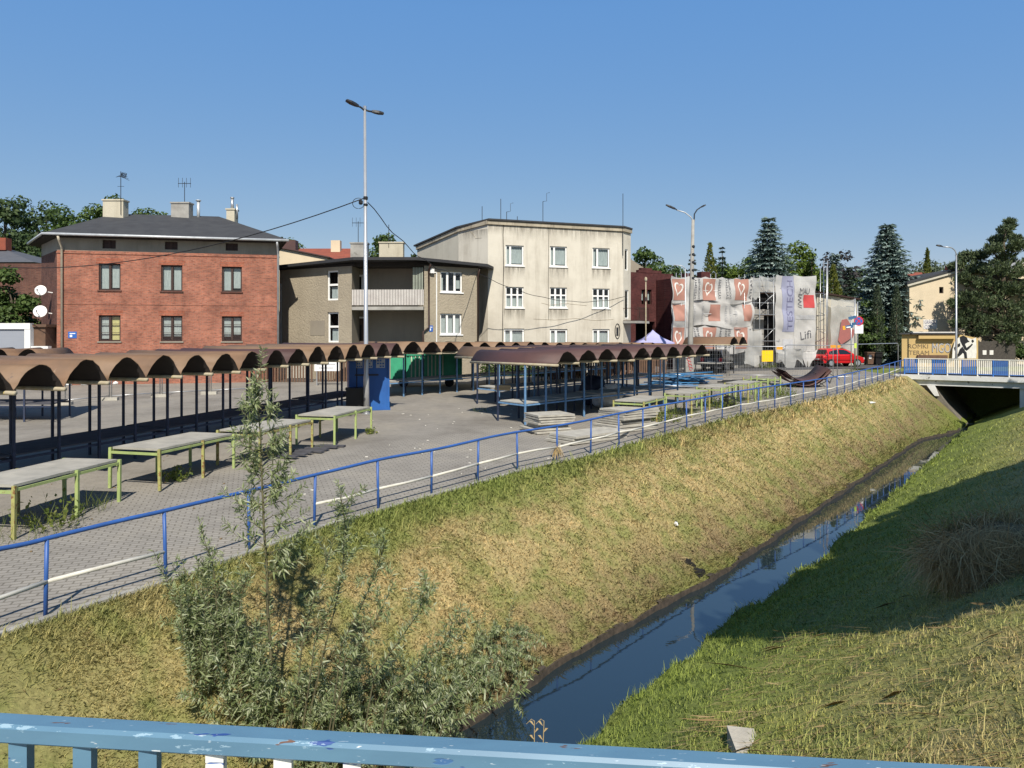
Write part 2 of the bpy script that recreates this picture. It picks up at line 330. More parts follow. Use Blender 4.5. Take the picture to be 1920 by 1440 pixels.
# grass material: colour bands run along the canal, broken up with noise
def grass_mat(name, blade):
    m, nt, b, n, l = new_mat(name); b.inputs["Roughness"].default_value = .85; b.inputs["Specular IOR Level"].default_value = .15
    ge = n.new("ShaderNodeNewGeometry"); pos = ge.outputs["Position"]
    dt = n.new("ShaderNodeVectorMath"); dt.operation = 'DOT_PRODUCT'; l.new(pos, dt.inputs[0]); dt.inputs[1].default_value = (N2.x, N2.y, 0)
    t1 = noise(n, pos, .55, 6, .65); l.new(pos, t1.inputs["Vector"])
    nn = maths(n, l, 'ADD', dt.outputs["Value"], maths(n, l, 'MULTIPLY', maths(n, l, 'SUBTRACT', t1.outputs["Fac"], .5), 2.4))
    mr = n.new("ShaderNodeMapRange"); mr.inputs[1].default_value = -12; mr.inputs[2].default_value = 4; l.new(nn, mr.inputs[0])
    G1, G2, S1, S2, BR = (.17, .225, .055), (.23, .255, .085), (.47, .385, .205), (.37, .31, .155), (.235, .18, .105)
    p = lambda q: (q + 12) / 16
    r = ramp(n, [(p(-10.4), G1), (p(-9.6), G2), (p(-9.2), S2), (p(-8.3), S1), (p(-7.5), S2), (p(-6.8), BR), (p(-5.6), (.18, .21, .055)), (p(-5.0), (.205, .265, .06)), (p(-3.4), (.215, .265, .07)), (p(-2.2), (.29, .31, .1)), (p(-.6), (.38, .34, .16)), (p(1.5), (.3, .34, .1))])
    l.new(mr.outputs[0], r.inputs[0])
    # patches of green and of straw inside the bands
    t2 = noise(n, pos, 1.3, 6, .7); l.new(pos, t2.inputs["Vector"])
    r2 = ramp(n, [(.44, (0, 0, 0)), (.62, (1, 1, 1))]); l.new(t2.outputs["Fac"], r2.inputs[0])
    o = mixc(n, l, maths(n, l, 'MULTIPLY', r2.outputs[0], .72), r.outputs[0], (.21, .25, .08))
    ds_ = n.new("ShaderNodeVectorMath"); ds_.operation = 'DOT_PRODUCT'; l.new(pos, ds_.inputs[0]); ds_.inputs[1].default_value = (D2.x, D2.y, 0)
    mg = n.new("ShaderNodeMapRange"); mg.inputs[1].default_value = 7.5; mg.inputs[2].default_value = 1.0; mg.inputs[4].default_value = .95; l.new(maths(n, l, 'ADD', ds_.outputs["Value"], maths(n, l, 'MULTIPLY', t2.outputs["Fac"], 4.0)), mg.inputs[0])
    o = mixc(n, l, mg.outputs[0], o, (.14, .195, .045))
    if blade:
        rr = ramp(n, [(0, (.7, .75, .65)), (.45, (1.4, 1.38, 1.38)), (.8, (1.75, 1.65, 1.6)), (1, (2.2, 2.05, 1.95))]); l.new(ge.outputs["Random Per Island"], rr.inputs[0])
        o = mixc(n, l, 1.0, o, rr.outputs[0], 'MULTIPLY')
        l.new(o, b.inputs["Base Color"]); tr = n.new("ShaderNodeBsdfTranslucent"); l.new(o, tr.inputs[0]); mx = n.new("ShaderNodeMixShader"); mx.inputs[0].default_value = .42
        l.new(b.outputs[0], mx.inputs[1]); l.new(tr.outputs[0], mx.inputs[2]); l.new(mx.outputs[0], n["Material Output"].inputs[0])
    else:
        mp = n.new("ShaderNodeMapping"); mp.inputs["Scale"].default_value = (1, 1, 1); l.new(pos, mp.inputs[0])
        t3 = noise(n, pos, 16, 5, .75); l.new(pos, t3.inputs["Vector"])
        r3 = ramp(n, [(.3, (.45, .44, .4)), (.55, (.8, .78, .72)), (.75, (1.05, 1.0, .92))]); l.new(t3.outputs["Fac"], r3.inputs[0])
        o = mixc(n, l, 1.0, o, r3.outputs[0], 'MULTIPLY'); l.new(o, b.inputs["Base Color"])
        bp = n.new("ShaderNodeBump"); bp.inputs["Strength"].default_value = .45; bp.inputs["Distance"].default_value = .04; l.new(t3.outputs["Fac"], bp.inputs["Height"]); l.new(bp.outputs[0], b.inputs["Normal"])
    return m
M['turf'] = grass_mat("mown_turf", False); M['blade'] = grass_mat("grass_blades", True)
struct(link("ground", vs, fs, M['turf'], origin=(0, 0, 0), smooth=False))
# concrete lip along the water
lip = MB()
for i in range(0, 182):
    s0 = 2 + i * .26; s1 = s0 + .26
    a0, a1 = wleft(s0), wleft(s1)
    pr = lambda s, a, z: (*xy(s, a), z)
    zt = -2.13 + .03 * math.sin(s0 * 3) + random.uniform(-.035, .025); 
    lip.quad(pr(s0, a0 + .03, -2.95), pr(s1, a1 + .03, -2.95), pr(s1, a1 + .03, zt), pr(s0, a0 + .03, zt))
    lip.quad(pr(s0, a0 + .03, zt), pr(s1, a1 + .03, zt), pr(s1, a1 - .08, zt), pr(s0, a0 - .08, zt))
struct(lip.build("canal_kerb", mat("wet_concrete", (.085, .066, .05), (.03, .026, .021), 9, .85, bump=.5, bscale=14), origin=(0, 0, 0)))
# water
m, nt_, b, n, l = new_mat("canal_water")
b.inputs["Base Color"].default_value = (.014, .024, .03, 1); b.inputs["Roughness"].default_value = .02; b.inputs["IOR"].default_value = 1.75; b.inputs["Specular IOR Level"].default_value = .6
tc = n.new("ShaderNodeNewGeometry"); t = noise(n, None, 2.2, 3, .5); l.new(tc.outputs["Position"], t.inputs["Vector"])
bp = n.new("ShaderNodeBump"); bp.inputs["Strength"].default_value = .012; bp.inputs["Distance"].default_value = .1; l.new(t.outputs["Fac"], bp.inputs["Height"]); l.new(bp.outputs[0], b.inputs["Normal"])
wm = MB(); 
wm.quad((*xy(-30, WL - .3), WZ), (*xy(-30, WR + .6), WZ), (*xy(58, WR + .6), WZ), (*xy(58, WL - .3), WZ))
struct(wm.build("canal_water", m, origin=(0, 0, WZ)))

# paving of the market square, laid up to the rail
def paving_mat():
    m, nt, b, n, l = new_mat("concrete_pavers"); b.inputs["Roughness"].default_value = .9; b.inputs["Specular IOR Level"].default_value = .25
    ge = n.new("ShaderNodeNewGeometry"); pos = ge.outputs["Position"]
    mp = n.new("ShaderNodeMapping"); mp.inputs["Rotation"].default_value = (0, 0, R(-20)); l.new(pos, mp.inputs[0])
    bt = n.new("ShaderNodeTexBrick"); l.new(mp.outputs[0], bt.inputs["Vector"]); bt.inputs["Scale"].default_value = 1
    bt.inputs["Brick Width"].default_value = .21; bt.inputs["Row Height"].default_value = .115; bt.inputs["Mortar Size"].default_value = .011
    bt.inputs["Color1"].default_value = (.285, .265, .232, 1); bt.inputs["Color2"].default_value = (.25, .232, .204, 1); bt.inputs["Mortar"].default_value = (.165, .15, .125, 1)
    t = noise(n, None, .35, 7, .65); l.new(pos, t.inputs["Vector"]); r = ramp(n, [(.3, (.72, .71, .7)), (.5, (1, 1, 1)), (.72, (1.2, 1.18, 1.12))]); l.new(t.outputs["Fac"], r.inputs[0])
    o = mixc(n, l, 1.0, bt.outputs["Color"], r.outputs[0], 'MULTIPLY')
    # away from the canal walk the blocks give way to worn asphalt
    dt = n.new("ShaderNodeVectorMath"); dt.operation = 'DOT_PRODUCT'; l.new(pos, dt.inputs[0]); dt.inputs[1].default_value = (N2.x, N2.y, 0)
    t4 = noise(n, None, .8, 4); l.new(pos, t4.inputs["Vector"])
    q = maths(n, l, 'ADD', dt.outputs["Value"], maths(n, l, 'MULTIPLY', t4.outputs["Fac"], 1.2))
    r4 = ramp(n, [(0, (1, 1, 1)), (.6, (0, 0, 0))]); mr = n.new("ShaderNodeMapRange"); mr.inputs[1].default_value = -15.5; mr.inputs[2].default_value = -13; l.new(q, mr.inputs[0]); l.new(mr.outputs[0], r4.inputs[0])
    t5 = noise(n, None, 3.5, 8, .8); l.new(pos, t5.inputs["Vector"]); r5 = ramp(n, [(.3, (.195, .18, .158)), (.7, (.285, .265, .232))]); l.new(t5.outputs["Fac"], r5.inputs[0])
    a = mixc(n, l, 1.0, r5.outputs[0], r.outputs[0], 'MULTIPLY')
    o = mixc(n, l, maths(n, l, 'MULTIPLY', r4.outputs[0], .9), o, a)
    # oil stains and moss in joints
    t6 = noise(n, None, .9, 5, .7); l.new(pos, t6.inputs["Vector"]); r6 = ramp(n, [(.62, (0, 0, 0)), (.75, (1, 1, 1))]); l.new(t6.outputs["Fac"], r6.inputs[0])
    o = mixc(n, l, maths(n, l, 'MULTIPLY', r6.outputs[0], .45), o, (.11, .105, .08))
    l.new(o, b.inputs["Base Color"])
    bp = n.new("ShaderNodeBump"); bp.inputs["Strength"].default_value = .7; bp.inputs["Distance"].default_value = .012; bp.invert = True; l.new(bt.outputs["Fac"], bp.inputs["Height"]); l.new(bp.outputs[0], b.inputs["Normal"])
    return m
M['paving'] = paving_mat()
def rail_x(Y):
    for (x0, y0), (x1, y1) in zip(RAILP, RAILP[1:]):
        if y0 <= Y <= y1: return x0 + (x1 - x0) * (Y - y0) / (y1 - y0)
    return RAILP[-1][0]
def road_y(x): return 37.3 + .27 * (x + 30)               # near kerb of the street
pv = MB(); Ys = [i * 1.0 for i in range(0, 53)]
for y0, y1 in zip(Ys, Ys[1:]):
    def row(Y):
        a = max(-70.0, (Y - 37.3) / .27 - 30) if Y > 27 else -70.0
        return a, rail_x(min(Y, 45.0)) + .03
    (a0, b0), (a1, b1) = row(y0), row(y1)
    if a0 >= b0 or a1 >= b1: break
    for i in range(8):
        t0, t1 = i / 8, (i + 1) / 8
        pv.quad((a0 + (b0 - a0) * t0, y0, g(y0) + .005), (a0 + (b0 - a0) * t1, y0, g(y0) + .005), (a1 + (b1 - a1) * t1, y1, g(y1) + .005), (a1 + (b1 - a1) * t0, y1, g(y1) + .005))
struct(pv.build("market_paving", M['paving'], origin=(0, 0, 0)))
kb = MB()
for (x0, y0), (x1, y1) in zip(RAILP, RAILP[1:]):
    p, q = Vector((x0 + .09, y0, g(y0))), Vector((x1 + .09, y1, g(y1))); kb.bar(p, q, .09, .06)
struct(kb.build("paving_kerb", M['concrete'], origin=(0, 0, 0)))
# street
M['asphalt'] = mat("worn_asphalt", (.085, .085, .088), (.06, .06, .063), 1.2, .9, bump=.3, bscale=30, spots=(.11, .11, .11), spot_scale=.8, spot_t=.6)
rd = MB()
for i in range(-12, 30):
    x0, x1 = i * 5.0, i * 5.0 + 5
    P = lambda x, o: (x - .27 * o * .9, road_y(x) + o * .96, g(road_y(x) + o) + .012)
    rd.quad(P(x0, 0), P(x1, 0), P(x1, 6.5), P(x0, 6.5))
struct(rd.build("street", M['asphalt'], origin=(0, 0, 0)))
kw = MB()
for i in range(-12, 30):
    x0, x1 = i * 5.0, i * 5.0 + 5
    a, b_ = P(x0, 6.55), P(x1, 6.55); c_, d_ = P(x1, 9.0), P(x0, 9.0)
    kw.slab([a, b_, c_, d_], (0, 0, .12))
struct(kw.build("pavement", M['concrete'], origin=(0, 0, 0)))

# ---------------------------------------------------------------- road bridge over the canal
BR = Vector((-N2.x, -N2.y, 0)); BD = Vector((D2.x, D2.y, 0))   # left along the bridge face, away through it
def bp_(t, dpt, z): return Vector((27.9, 43.5, 0)) + BR * t + BD * dpt + Vector((0, 0, z))   # t metres to the left
br = thing("road_bridge", "white concrete road bridge with dark opening over the canal", "bridge", bp_(0, 0, -2.9))
dk = MB(); dk.obox(bp_(-4, 4.0, .66), BR * 16, BD * 8.1, (0, 0, .30)); dk.build("deck", M['white_concrete'], br)
bm_ = MB(); bm_.obox(bp_(-4, 4.0, .33), BR * 15.0, BD * 7.7, (0, 0, .36)); bm_.build("beam", M['white_concrete'], br)
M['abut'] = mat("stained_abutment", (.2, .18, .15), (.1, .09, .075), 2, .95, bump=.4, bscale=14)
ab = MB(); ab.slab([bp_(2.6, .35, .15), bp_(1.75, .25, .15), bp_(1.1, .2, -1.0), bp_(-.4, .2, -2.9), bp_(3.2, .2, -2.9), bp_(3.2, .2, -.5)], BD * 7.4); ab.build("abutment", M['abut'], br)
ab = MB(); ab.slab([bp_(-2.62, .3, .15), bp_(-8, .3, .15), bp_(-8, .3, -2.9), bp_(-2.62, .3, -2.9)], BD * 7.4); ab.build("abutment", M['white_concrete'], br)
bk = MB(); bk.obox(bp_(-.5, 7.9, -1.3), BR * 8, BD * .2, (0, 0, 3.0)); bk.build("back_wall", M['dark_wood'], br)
pl = MB(); pl.slab([bp_(2.15, .02, .14), bp_(1.72, .02, .14), bp_(1.5, .02, -.5), bp_(1.72, .02, -.5)], BD * .3); pl.build("wing_pier", M['white_concrete'], br)
rs = MB(); rs.obox(bp_(-4, 4.05, .84), BR * 16, BD * 7.4, (0, 0, .05)); rs.build("roadway", M['asphalt'], br)
M['bal_blue'] = mat("blue_baluster_paint", (.035, .155, .48), (.03, .13, .4), 4, .5, spots=(.5, .5, .5), spot_scale=9, spot_t=.68)
M['bal_white'] = mat("white_baluster_paint", (.74, .72, .66), (.62, .6, .52), 4, .5, spots=(.4, .3, .2), spot_scale=9, spot_t=.66)
def bridge_rail(dpt, t0, t1, label):
    rt = thing("bridge_railing", label, "railing", bp_(t0, dpt, .82))
    hb = MB(); hb.bar(bp_(t0, dpt, 1.83), bp_(t1, dpt, 1.83), .06, .05); hb.build("handrail", M['bal_white'], rt)
    hb = MB(); hb.bar(bp_(t0, dpt, .93), bp_(t1, dpt, .93), .05, .04); hb.build("bottom_rail", M['bal_blue'], rt)
    t = t0; k = 0; sec = .79
    while t > t1:
        mb = MB(); e = max(t1, t - sec); q = t
        pm = MB(); pm.bar(bp_(q, dpt, .8), bp_(q, dpt, 1.81), .06); pm.build("post", M['bal_white'] if k % 2 else M['bal_blue'], rt)
        q -= .098
        while q > e + .03:
            mb.bar(bp_(q, dpt, .95), bp_(q, dpt, 1.81), .06, .02); q -= .098
        mb.build("baluster_panel", M['bal_white'] if k % 2 else M['bal_blue'], rt); t -= sec; k += 1
    return rt
bridge_rail(.12, 3.42, -9.0, "blue and white striped picket railing along the near edge of the road bridge")
bridge_rail(7.7, -4.2, -10.0, "far side blue and white railing of the road bridge, at the right edge")

# ---------------------------------------------------------------- blue rail along the canal walk
def resample(pts, step, start=0.0):
    out = []; acc = -start
    for p, q in zip(pts, pts[1:]):
        p, q = Vector(p), Vector(q); d = (q - p).length; t = 0.0
        while acc + (d - t) >= step or (not out and acc >= 0):
            adv = step - acc if out else 0
            t += adv; acc = 0.0; out.append(p + (q - p) * (t / d))
            if d - t < 1e-6: break
        acc += d - t
    return out
cr = thing("canal_railing", "long blue tube railing with a white lower rail along the top of the canal bank", "railing", (-5.33, 8.13, 0))
rp = [Vector((x, y, g(y))) for x, y in RAILP[1:-1]] + [Vector((25.0, 45.3, .86))]
H = lambda p, h: p + Vector((0, 0, h))
top = MB(); fine = []
for p, q in zip(rp, rp[1:]):
    for i in range(4): fine.append(p.lerp(q, i / 4))
fine.append(rp[-1])
top.path([H(p, .9 + .012 * math.sin(i * .7)) for i, p in enumerate(fine)], .028, 8); top.build("top_rail", M['rail_blue'], cr, True)
# rail posts every 1.42 m, the first at the near left
pp = []; L_ = 0; cum = [0]
for p, q in zip(rp, rp[1:]): cum.append(cum[-1] + (q - p).length)
def at_len(L):
    for i in range(len(rp) - 1):
        if cum[i] <= L <= cum[i + 1]: return rp[i].lerp(rp[i + 1], (L - cum[i]) / (cum[i + 1] - cum[i]))
    return rp[-1]
L0 = cum[2]; k = -1
posts = []
while L0 + k * 1.43 < cum[-1] - .3:
    posts.append(at_len(max(0, L0 + k * 1.43))); k += 1
for i, p in enumerate(posts):
    mb = MB(); lean = Vector((.02 * math.sin(i * 2.1), .015 * math.cos(i * 1.3), 0)); mb.tube(H(p, -.1) - lean, H(p, .89), .024, n=8); mb.build("post", M['rail_blue'], cr, True)
for i, (p, q) in enumerate(zip(posts, posts[1:])):
    if i in (2, 3): continue
    mb = MB(); h0 = .38 + .02 * math.sin(i * 1.9); mb.path([H(p, h0), H(p.lerp(q, .5), .375 + .015 * math.sin(i)), H(q, .38 + .02 * math.sin((i + 1) * 1.9))], .026, 7); mb.build("lower_rail", M['rail_white'], cr, True)

# ---------------------------------------------------------------- near bridge with the painted handrail
def peel_mat(name, base, top2, chips, edge=None):
    m, nt, b, n, l = new_mat(name); b.inputs["Roughness"].default_value = .42; b.inputs["Specular IOR Level"].default_value = .5
    tc = n.new("ShaderNodeTexCoord"); v = tc.outputs["Object"]
    mp = n.new("ShaderNodeMapping"); mp.inputs["Scale"].default_value = (.62, 2.4, 2.4); l.new(v, mp.inputs[0]); v2 = mp.outputs[0]
    t = noise(n, None, 7, 5, .6); l.new(v2, t.inputs["Vector"]); r = ramp(n, [(.35, top2), (.62, base)]); l.new(t.outputs["Fac"], r.inputs[0]); o = r.outputs[0]
    heights = None
    for sc_, th, colr, sd in chips:
        mq = n.new("ShaderNodeMapping"); mq.inputs["Location"].default_value = (sd, sd * .7, sd * .3); l.new(v2, mq.inputs[0])
        t2 = noise(n, None, sc_, 3, .55); l.new(mq.outputs[0], t2.inputs["Vector"]); r2 = ramp(n, [(th, (0, 0, 0)), (th + .012, (1, 1, 1))]); l.new(t2.outputs["Fac"], r2.inputs[0])
        o = mixc(n, l, r2.outputs[0], o, colr)
        heights = r2.outputs[0] if heights is None else maths(n, l, 'ADD', heights, r2.outputs[0])
    mq = n.new("ShaderNodeMapping"); mq.inputs["Scale"].default_value = (30, 160, 160); mq.inputs["Rotation"].default_value = (0, .5, .6); l.new(tc.outputs["Object"], mq.inputs[0])
    t3 = noise(n, None, 1, 2); l.new(mq.outputs[0], t3.inputs["Vector"]); r3 = ramp(n, [(.7, (0, 0, 0)), (.74, (1, 1, 1))]); l.new(t3.outputs["Fac"], r3.inputs[0])
    o = mixc(n, l, maths(n, l, 'MULTIPLY', r3.outputs[0], .5), o, (.6, .68, .72))
    if edge:                                            # paint rubbed pale along the arris
        ge = n.new("ShaderNodeNewGeometry"); dt = n.new("ShaderNodeVectorMath"); dt.operation = 'DOT_PRODUCT'; l.new(ge.outputs["Position"], dt.inputs[0]); dt.inputs[1].default_value = edge[0]
        t5 = noise(n, None, 22, 5, .75); mq5 = n.new("ShaderNodeMapping"); mq5.inputs["Scale"].default_value = (.5, 2, 2); l.new(tc.outputs["Object"], mq5.inputs[0]); l.new(mq5.outputs[0], t5.inputs["Vector"])
        e5 = maths(n, l, 'ABSOLUTE', maths(n, l, 'SUBTRACT', dt.outputs["Value"], edge[1])); lim = maths(n, l, 'MULTIPLY', maths(n, l, 'SUBTRACT', t5.outputs["Fac"], .56), .045)
        o = mixc(n, l, maths(n, l, 'MULTIPLY', maths(n, l, 'LESS_THAN', e5, lim), .6), o, (.34, .48, .57))
    l.new(o, b.inputs["Base Color"])
    bp = n.new("ShaderNodeBump"); bp.inputs["Strength"].default_value = .35; bp.inputs["Distance"].default_value = .002; bp.invert = True; l.new(heights, bp.inputs["Height"]); l.new(bp.outputs[0], b.inputs["Normal"])
    return m
M['peel_blue'] = peel_mat("peeling_sky_blue_paint", (.10, .205, .295), (.085, .175, .26), [(13, .70, (.03, .07, .24), 0), (17, .69, (.12, .055, .03), 3.1), (30, .72, (.55, .6, .62), 7.7), (9, .72, (.05, .13, .28), 11), (21, .72, (.2, .36, .46), 5.2)], edge=((.0953, .9955, 0), .9955 * 1.236 - .043))
M['peel_white'] = peel_mat("peeling_white_paint", (.72, .72, .68), (.62, .62, .58), [(15, .62, (.05, .12, .35), 2), (19, .68, (.15, .08, .04), 5)])
nb = thing("footbridge", "sky blue painted bridge handrail with peeling paint in the foreground", "bridge", (0, 1.0, 1.3))
hd = Vector((.9955, -.0953, 0)); hn = Vector((.0953, .9955, 0))
hb0 = Vector((0, 1.236, 2.5))              # far top edge of the handrail, on the view axis
hr = MB()
sec = [(0, -.004), (-.006, 0), (-.040, 0), (-.046, -.006), (-.046, -.030), (-.042, -.034), (-.004, -.034), (0, -.030)]
xs = np.linspace(-3.2, 3.2, 33)
vs = []; fs = []
for x in xs:
    for d_, z_ in sec: vs.append(hb0 + hd * x + hn * d_ + Vector((0, 0, z_)))
k = len(sec)
for i in range(len(xs) - 1):
    for j in range(k): fs.append((i * k + j, i * k + (j + 1) % k, (i + 1) * k + (j + 1) % k, (i + 1) * k + j))
fs += [tuple(range(k)), tuple(range(len(vs) - k, len(vs)))[::-1]]
hr.add(vs, fs); hr.build("handrail", M['peel_blue'], nb)
for i in range(-24, 25):
    x = i * .1245 - .03
    mb = MB(); c = hb0 + hd * x + hn * -.021
    mb.obox(c + Vector((0, 0, -.034 - .5)), (hd * .96 + hn * .28).normalized() * .03, (hn * .96 - hd * .28).normalized() * .03, (0, 0, 1.0)); mb.build("baluster", M['peel_white'] if -4.5 < i < 1 or i > 6 else M['peel_blue'], nb)
mb = MB(); mb.obox(hb0 + hn * -1.4 + Vector((0, 0, -1.15)), hd * 7, hn * 3.2, (0, 0, .24)); mb.build("deck", M['concrete'], nb)
# ---------------------------------------------------------------- barrel roofed market stalls
ORD = ["first", "second", "third", "fourth", "fifth", "sixth"]
def stall_row(T0, rv, ax, wd, L, k0, splits, colours, labels, group, postm, lowm, boardm, rise=.47, clear=2.17, inset=1.47, seed=1, boards=True, drop=0.0):
    """T0: front valley tip at k=0; rv: row direction; ax: axis pointing to the roof's front."""
    rng = random.Random(seed); T0 = Vector((*T0, 0)); rv = Vector((*rv, 0)).normalized(); ax = Vector((*ax, 0)).normalized()
    jit = {}
    def tip(k): return T0 + rv * wd * k
    def zv(k):
        c = tip(k) - ax * L / 2
        if k not in jit: jit[k] = rng.uniform(-.025, .025)
        return g(c.y) + clear + jit[k] - drop * max(0, k)
    for si, (a, b) in enumerate(splits):
        base = tip(a) - ax * L / 2; base.z = g(base.y)
        st = thing("market_stall", labels[si], "market stall", base, group)
        for k in range(a, b):
            nseg = 14; rr = rise + rng.uniform(-.025, .03); skew = rng.uniform(-.06, .06); vs = []; fs = []
            for j in range(nseg + 1):
                t = j / nseg; h = rr * (max(0, math.sin(math.pi * t)) ** .9) * (1 + skew * math.sin(2 * math.pi * t))
                p = tip(k + t); z = zv(k) + (zv(k + 1) - zv(k)) * t + h
                ov = rng.uniform(-.02, .02); dent = rng.uniform(-.012, .012)
                for e in (0, .5, 1):
                    q = p - ax * (L * e) + ax * (ov if e == 0 else 0); sag = (-.025 if e == .5 else 0) + dent * (1 if 0 < j < nseg else 0)
                    vs.append((q.x, q.y, z + sag)); vs.append((q.x, q.y, z + sag - .014))
            for j in range(nseg):
                o = j * 6; n_ = o + 6
                for e in (0, 2):
                    fs.append((o + e, n_ + e, n_ + e + 2, o + e + 2)); fs.append((o + e + 1, o + e + 3, n_ + e + 3, n_ + e + 1))
                fs.append((o, o + 1, n_ + 1, n_)); fs.append((o + 4, n_ + 4, n_ + 5, o + 5))
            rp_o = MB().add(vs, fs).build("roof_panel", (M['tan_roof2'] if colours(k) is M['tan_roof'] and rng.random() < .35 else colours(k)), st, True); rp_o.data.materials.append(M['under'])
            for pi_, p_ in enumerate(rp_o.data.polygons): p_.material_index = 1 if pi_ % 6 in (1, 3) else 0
        frames = list(range(a, b)) + ([b] if si == len(splits) - 1 else [])
        for k in frames:
            p = tip(k); z = zv(k)
            mb = MB(); f = p + ax * .04; bk_ = p - ax * (L + .02); mb.path([(f.x, f.y, z - .055), (bk_.x, bk_.y, z - .055)], .045, 8); mb.build("cross_arm", M['arm'], st, True)
            for d_ in (inset, L - inset):
                q = p - ax * d_; gz = g(q.y)
                mb = MB(); mb.box((q.x, q.y, (gz + z - .07) / 2), (.052, .052, z - .07 - gz), math.atan2(ax.y, ax.x)); mb.build("post", postm if d_ > L / 2 else lowm, st)
        # table boards between front and rear posts
        if boards:
            hb = .6 if boardm is M['board_dark'] else .72; cut = [a, b] if boardm is M['board_dark'] else list(range(a, b + 1))
            for u0, u1 in zip(cut, cut[1:]):
                dz = rng.uniform(-.03, .02)
                A = tip(u0 + .04) - ax * (inset + .06); B = tip(u1 - .04) - ax * (inset + .06); C = tip(u1 - .04) - ax * (L - inset - .06); D = tip(u0 + .04) - ax * (L - inset - .06)
                for q in (A, B, C, D): q.z = g(q.y) + hb + dz
                mb = MB(); mb.slab([A, B, C, D], (0, 0, .035)); mb.build("table_board", boardm, st)
            A = tip(a) - ax * (inset + .03); B = tip(b) - ax * (inset + .03); C = tip(b) - ax * (L - inset - .03); D = tip(a) - ax * (L - inset - .03)
            for q in (A, B, C, D): q.z = g(q.y) + hb - .07
            mb = MB()
            for p, q in ((A, B), (D, C), (A, D)): mb.bar(p, q, .04, .05)
            mb.build("table_rail", lowm, st)
rA = (.344, .939); aA = (.939, -.344)
def colA(k): return M['maroon_roof'] if k in (7, 8, 13, 14) else M['tan_roof']
stall_row((-9.53, 13.57), rA, aA, 1.018, 4.5, -3, [(-3, 1), (1, 5), (5, 9), (9, 12), (12, 15)], colA,
          ["nearest barrel roofed stall of the left row, cut by the left edge", "tan barrel roofed stall behind the second green table from the left",
           "barrel roofed stall behind the willow tip, tan roof turning maroon", "tan barrel roofed stall just left of the blue clothes bin", "barrel roofed stall over the blue clothes bin, at the far end of the left row"],
          "barrel roofed stalls of the left row", M['shaded_post'], M['shaded_post'], M['board_dark'], rise=.48, seed=4, clear=2.14)
rB = (.728, .686); aB = (.686, -.728)
stall_row((1.45, 22.7), rB, aB, 1.0, 4.3, 0, [(0, 3), (3, 6), (6, 9)], lambda k: M['maroon_roof'],
          ["maroon barrel roofed stall with its side turned to the camera, front row left end", "maroon barrel roofed stall in the middle of the front row", "maroon barrel roofed stall at the right end of the front row"],
          "maroon barrel roofed stalls of the front row", M['shaded_post'], M['blue_post'], M['board_pale'], seed=8, clear=2.1, rise=.38)
stall_row((.48, 27.8), rB, aB, 1.02, 4.3, 0, [(0, 4), (4, 8), (8, 11)], lambda k: M['tan_roof'] if k < 2 or k > 6 else M['maroon_roof'],
          ["tan barrel roofed stall right of the green slatted booth, behind the maroon row", "barrel roofed stall of the second row, behind the middle of the maroon row", "barrel roofed stall ending the second row, left of the blue pipe heap"],
          "barrel roofed stalls of the second row", M['shaded_post'], M['blue_post'], M['board_pale'], seed=12, clear=2.0, rise=.42, drop=.012)
stall_row((-4.75, 30.9), rB, aB, 1.05, 4.3, 0, [(0, 3), (3, 7), (7, 11), (11, 15), (15, 19)], lambda k: M['tan_roof'],
          ["tan barrel roofed stall with three open arches in front of the green slatted booth", "tan barrel roofed stall of the third row in front of the grey house's right wing", "tan barrel roofed stall of the third row below the cream house's left windows", "tan barrel roofed stall of the third row below the cream house's right windows", "tan barrel roofed stall of the third row below the lilac gazebo"],
          "barrel roofed stalls of the third row", M['shaded_post'], M['blue_post'], M['board_pale'], seed=15, clear=2.1, rise=.45, drop=.024)
stall_row((13.3, 43.3), (.9, .42), aB, 1.0, 3.0, 0, [(-2, 1)], lambda k: M['tan_roof'],
          ["short lone tan barrel roofed stall beside the mesh fence and the wrapped house"], None, M['dark_steel'], M['dark_steel'], M['board_pale'], seed=21, clear=2.0, inset=.9) if False else None
stall_row((14.0, 45.6), (.75, .66), (.8, -.6), 1.05, 3.2, 0, [(0, 2)], lambda k: M['tan_roof'],
          ["short lone tan barrel roofed stall beside the mesh fence and the wrapped house"], None, M['dark_steel'], M['dark_steel'], M['board_pale'], seed=21, clear=2.0, inset=.9)
stall_row((-20.6, 23.6), (.985, .0), (.25, -.97), 1.0, 3.4, 0, [(0, 2), (2, 5)], lambda k: M['tan_roof'],
          ["barrel roofed stall behind the left row, cut by the left edge of the picture", "barrel roofed stall behind the left row with two dark arches below the brick house's corner"], "barrel roofed stalls at the far left", M['shaded_post'], M['shaded_post'], M['board_dark'], seed=23, clear=2.05, inset=.9)

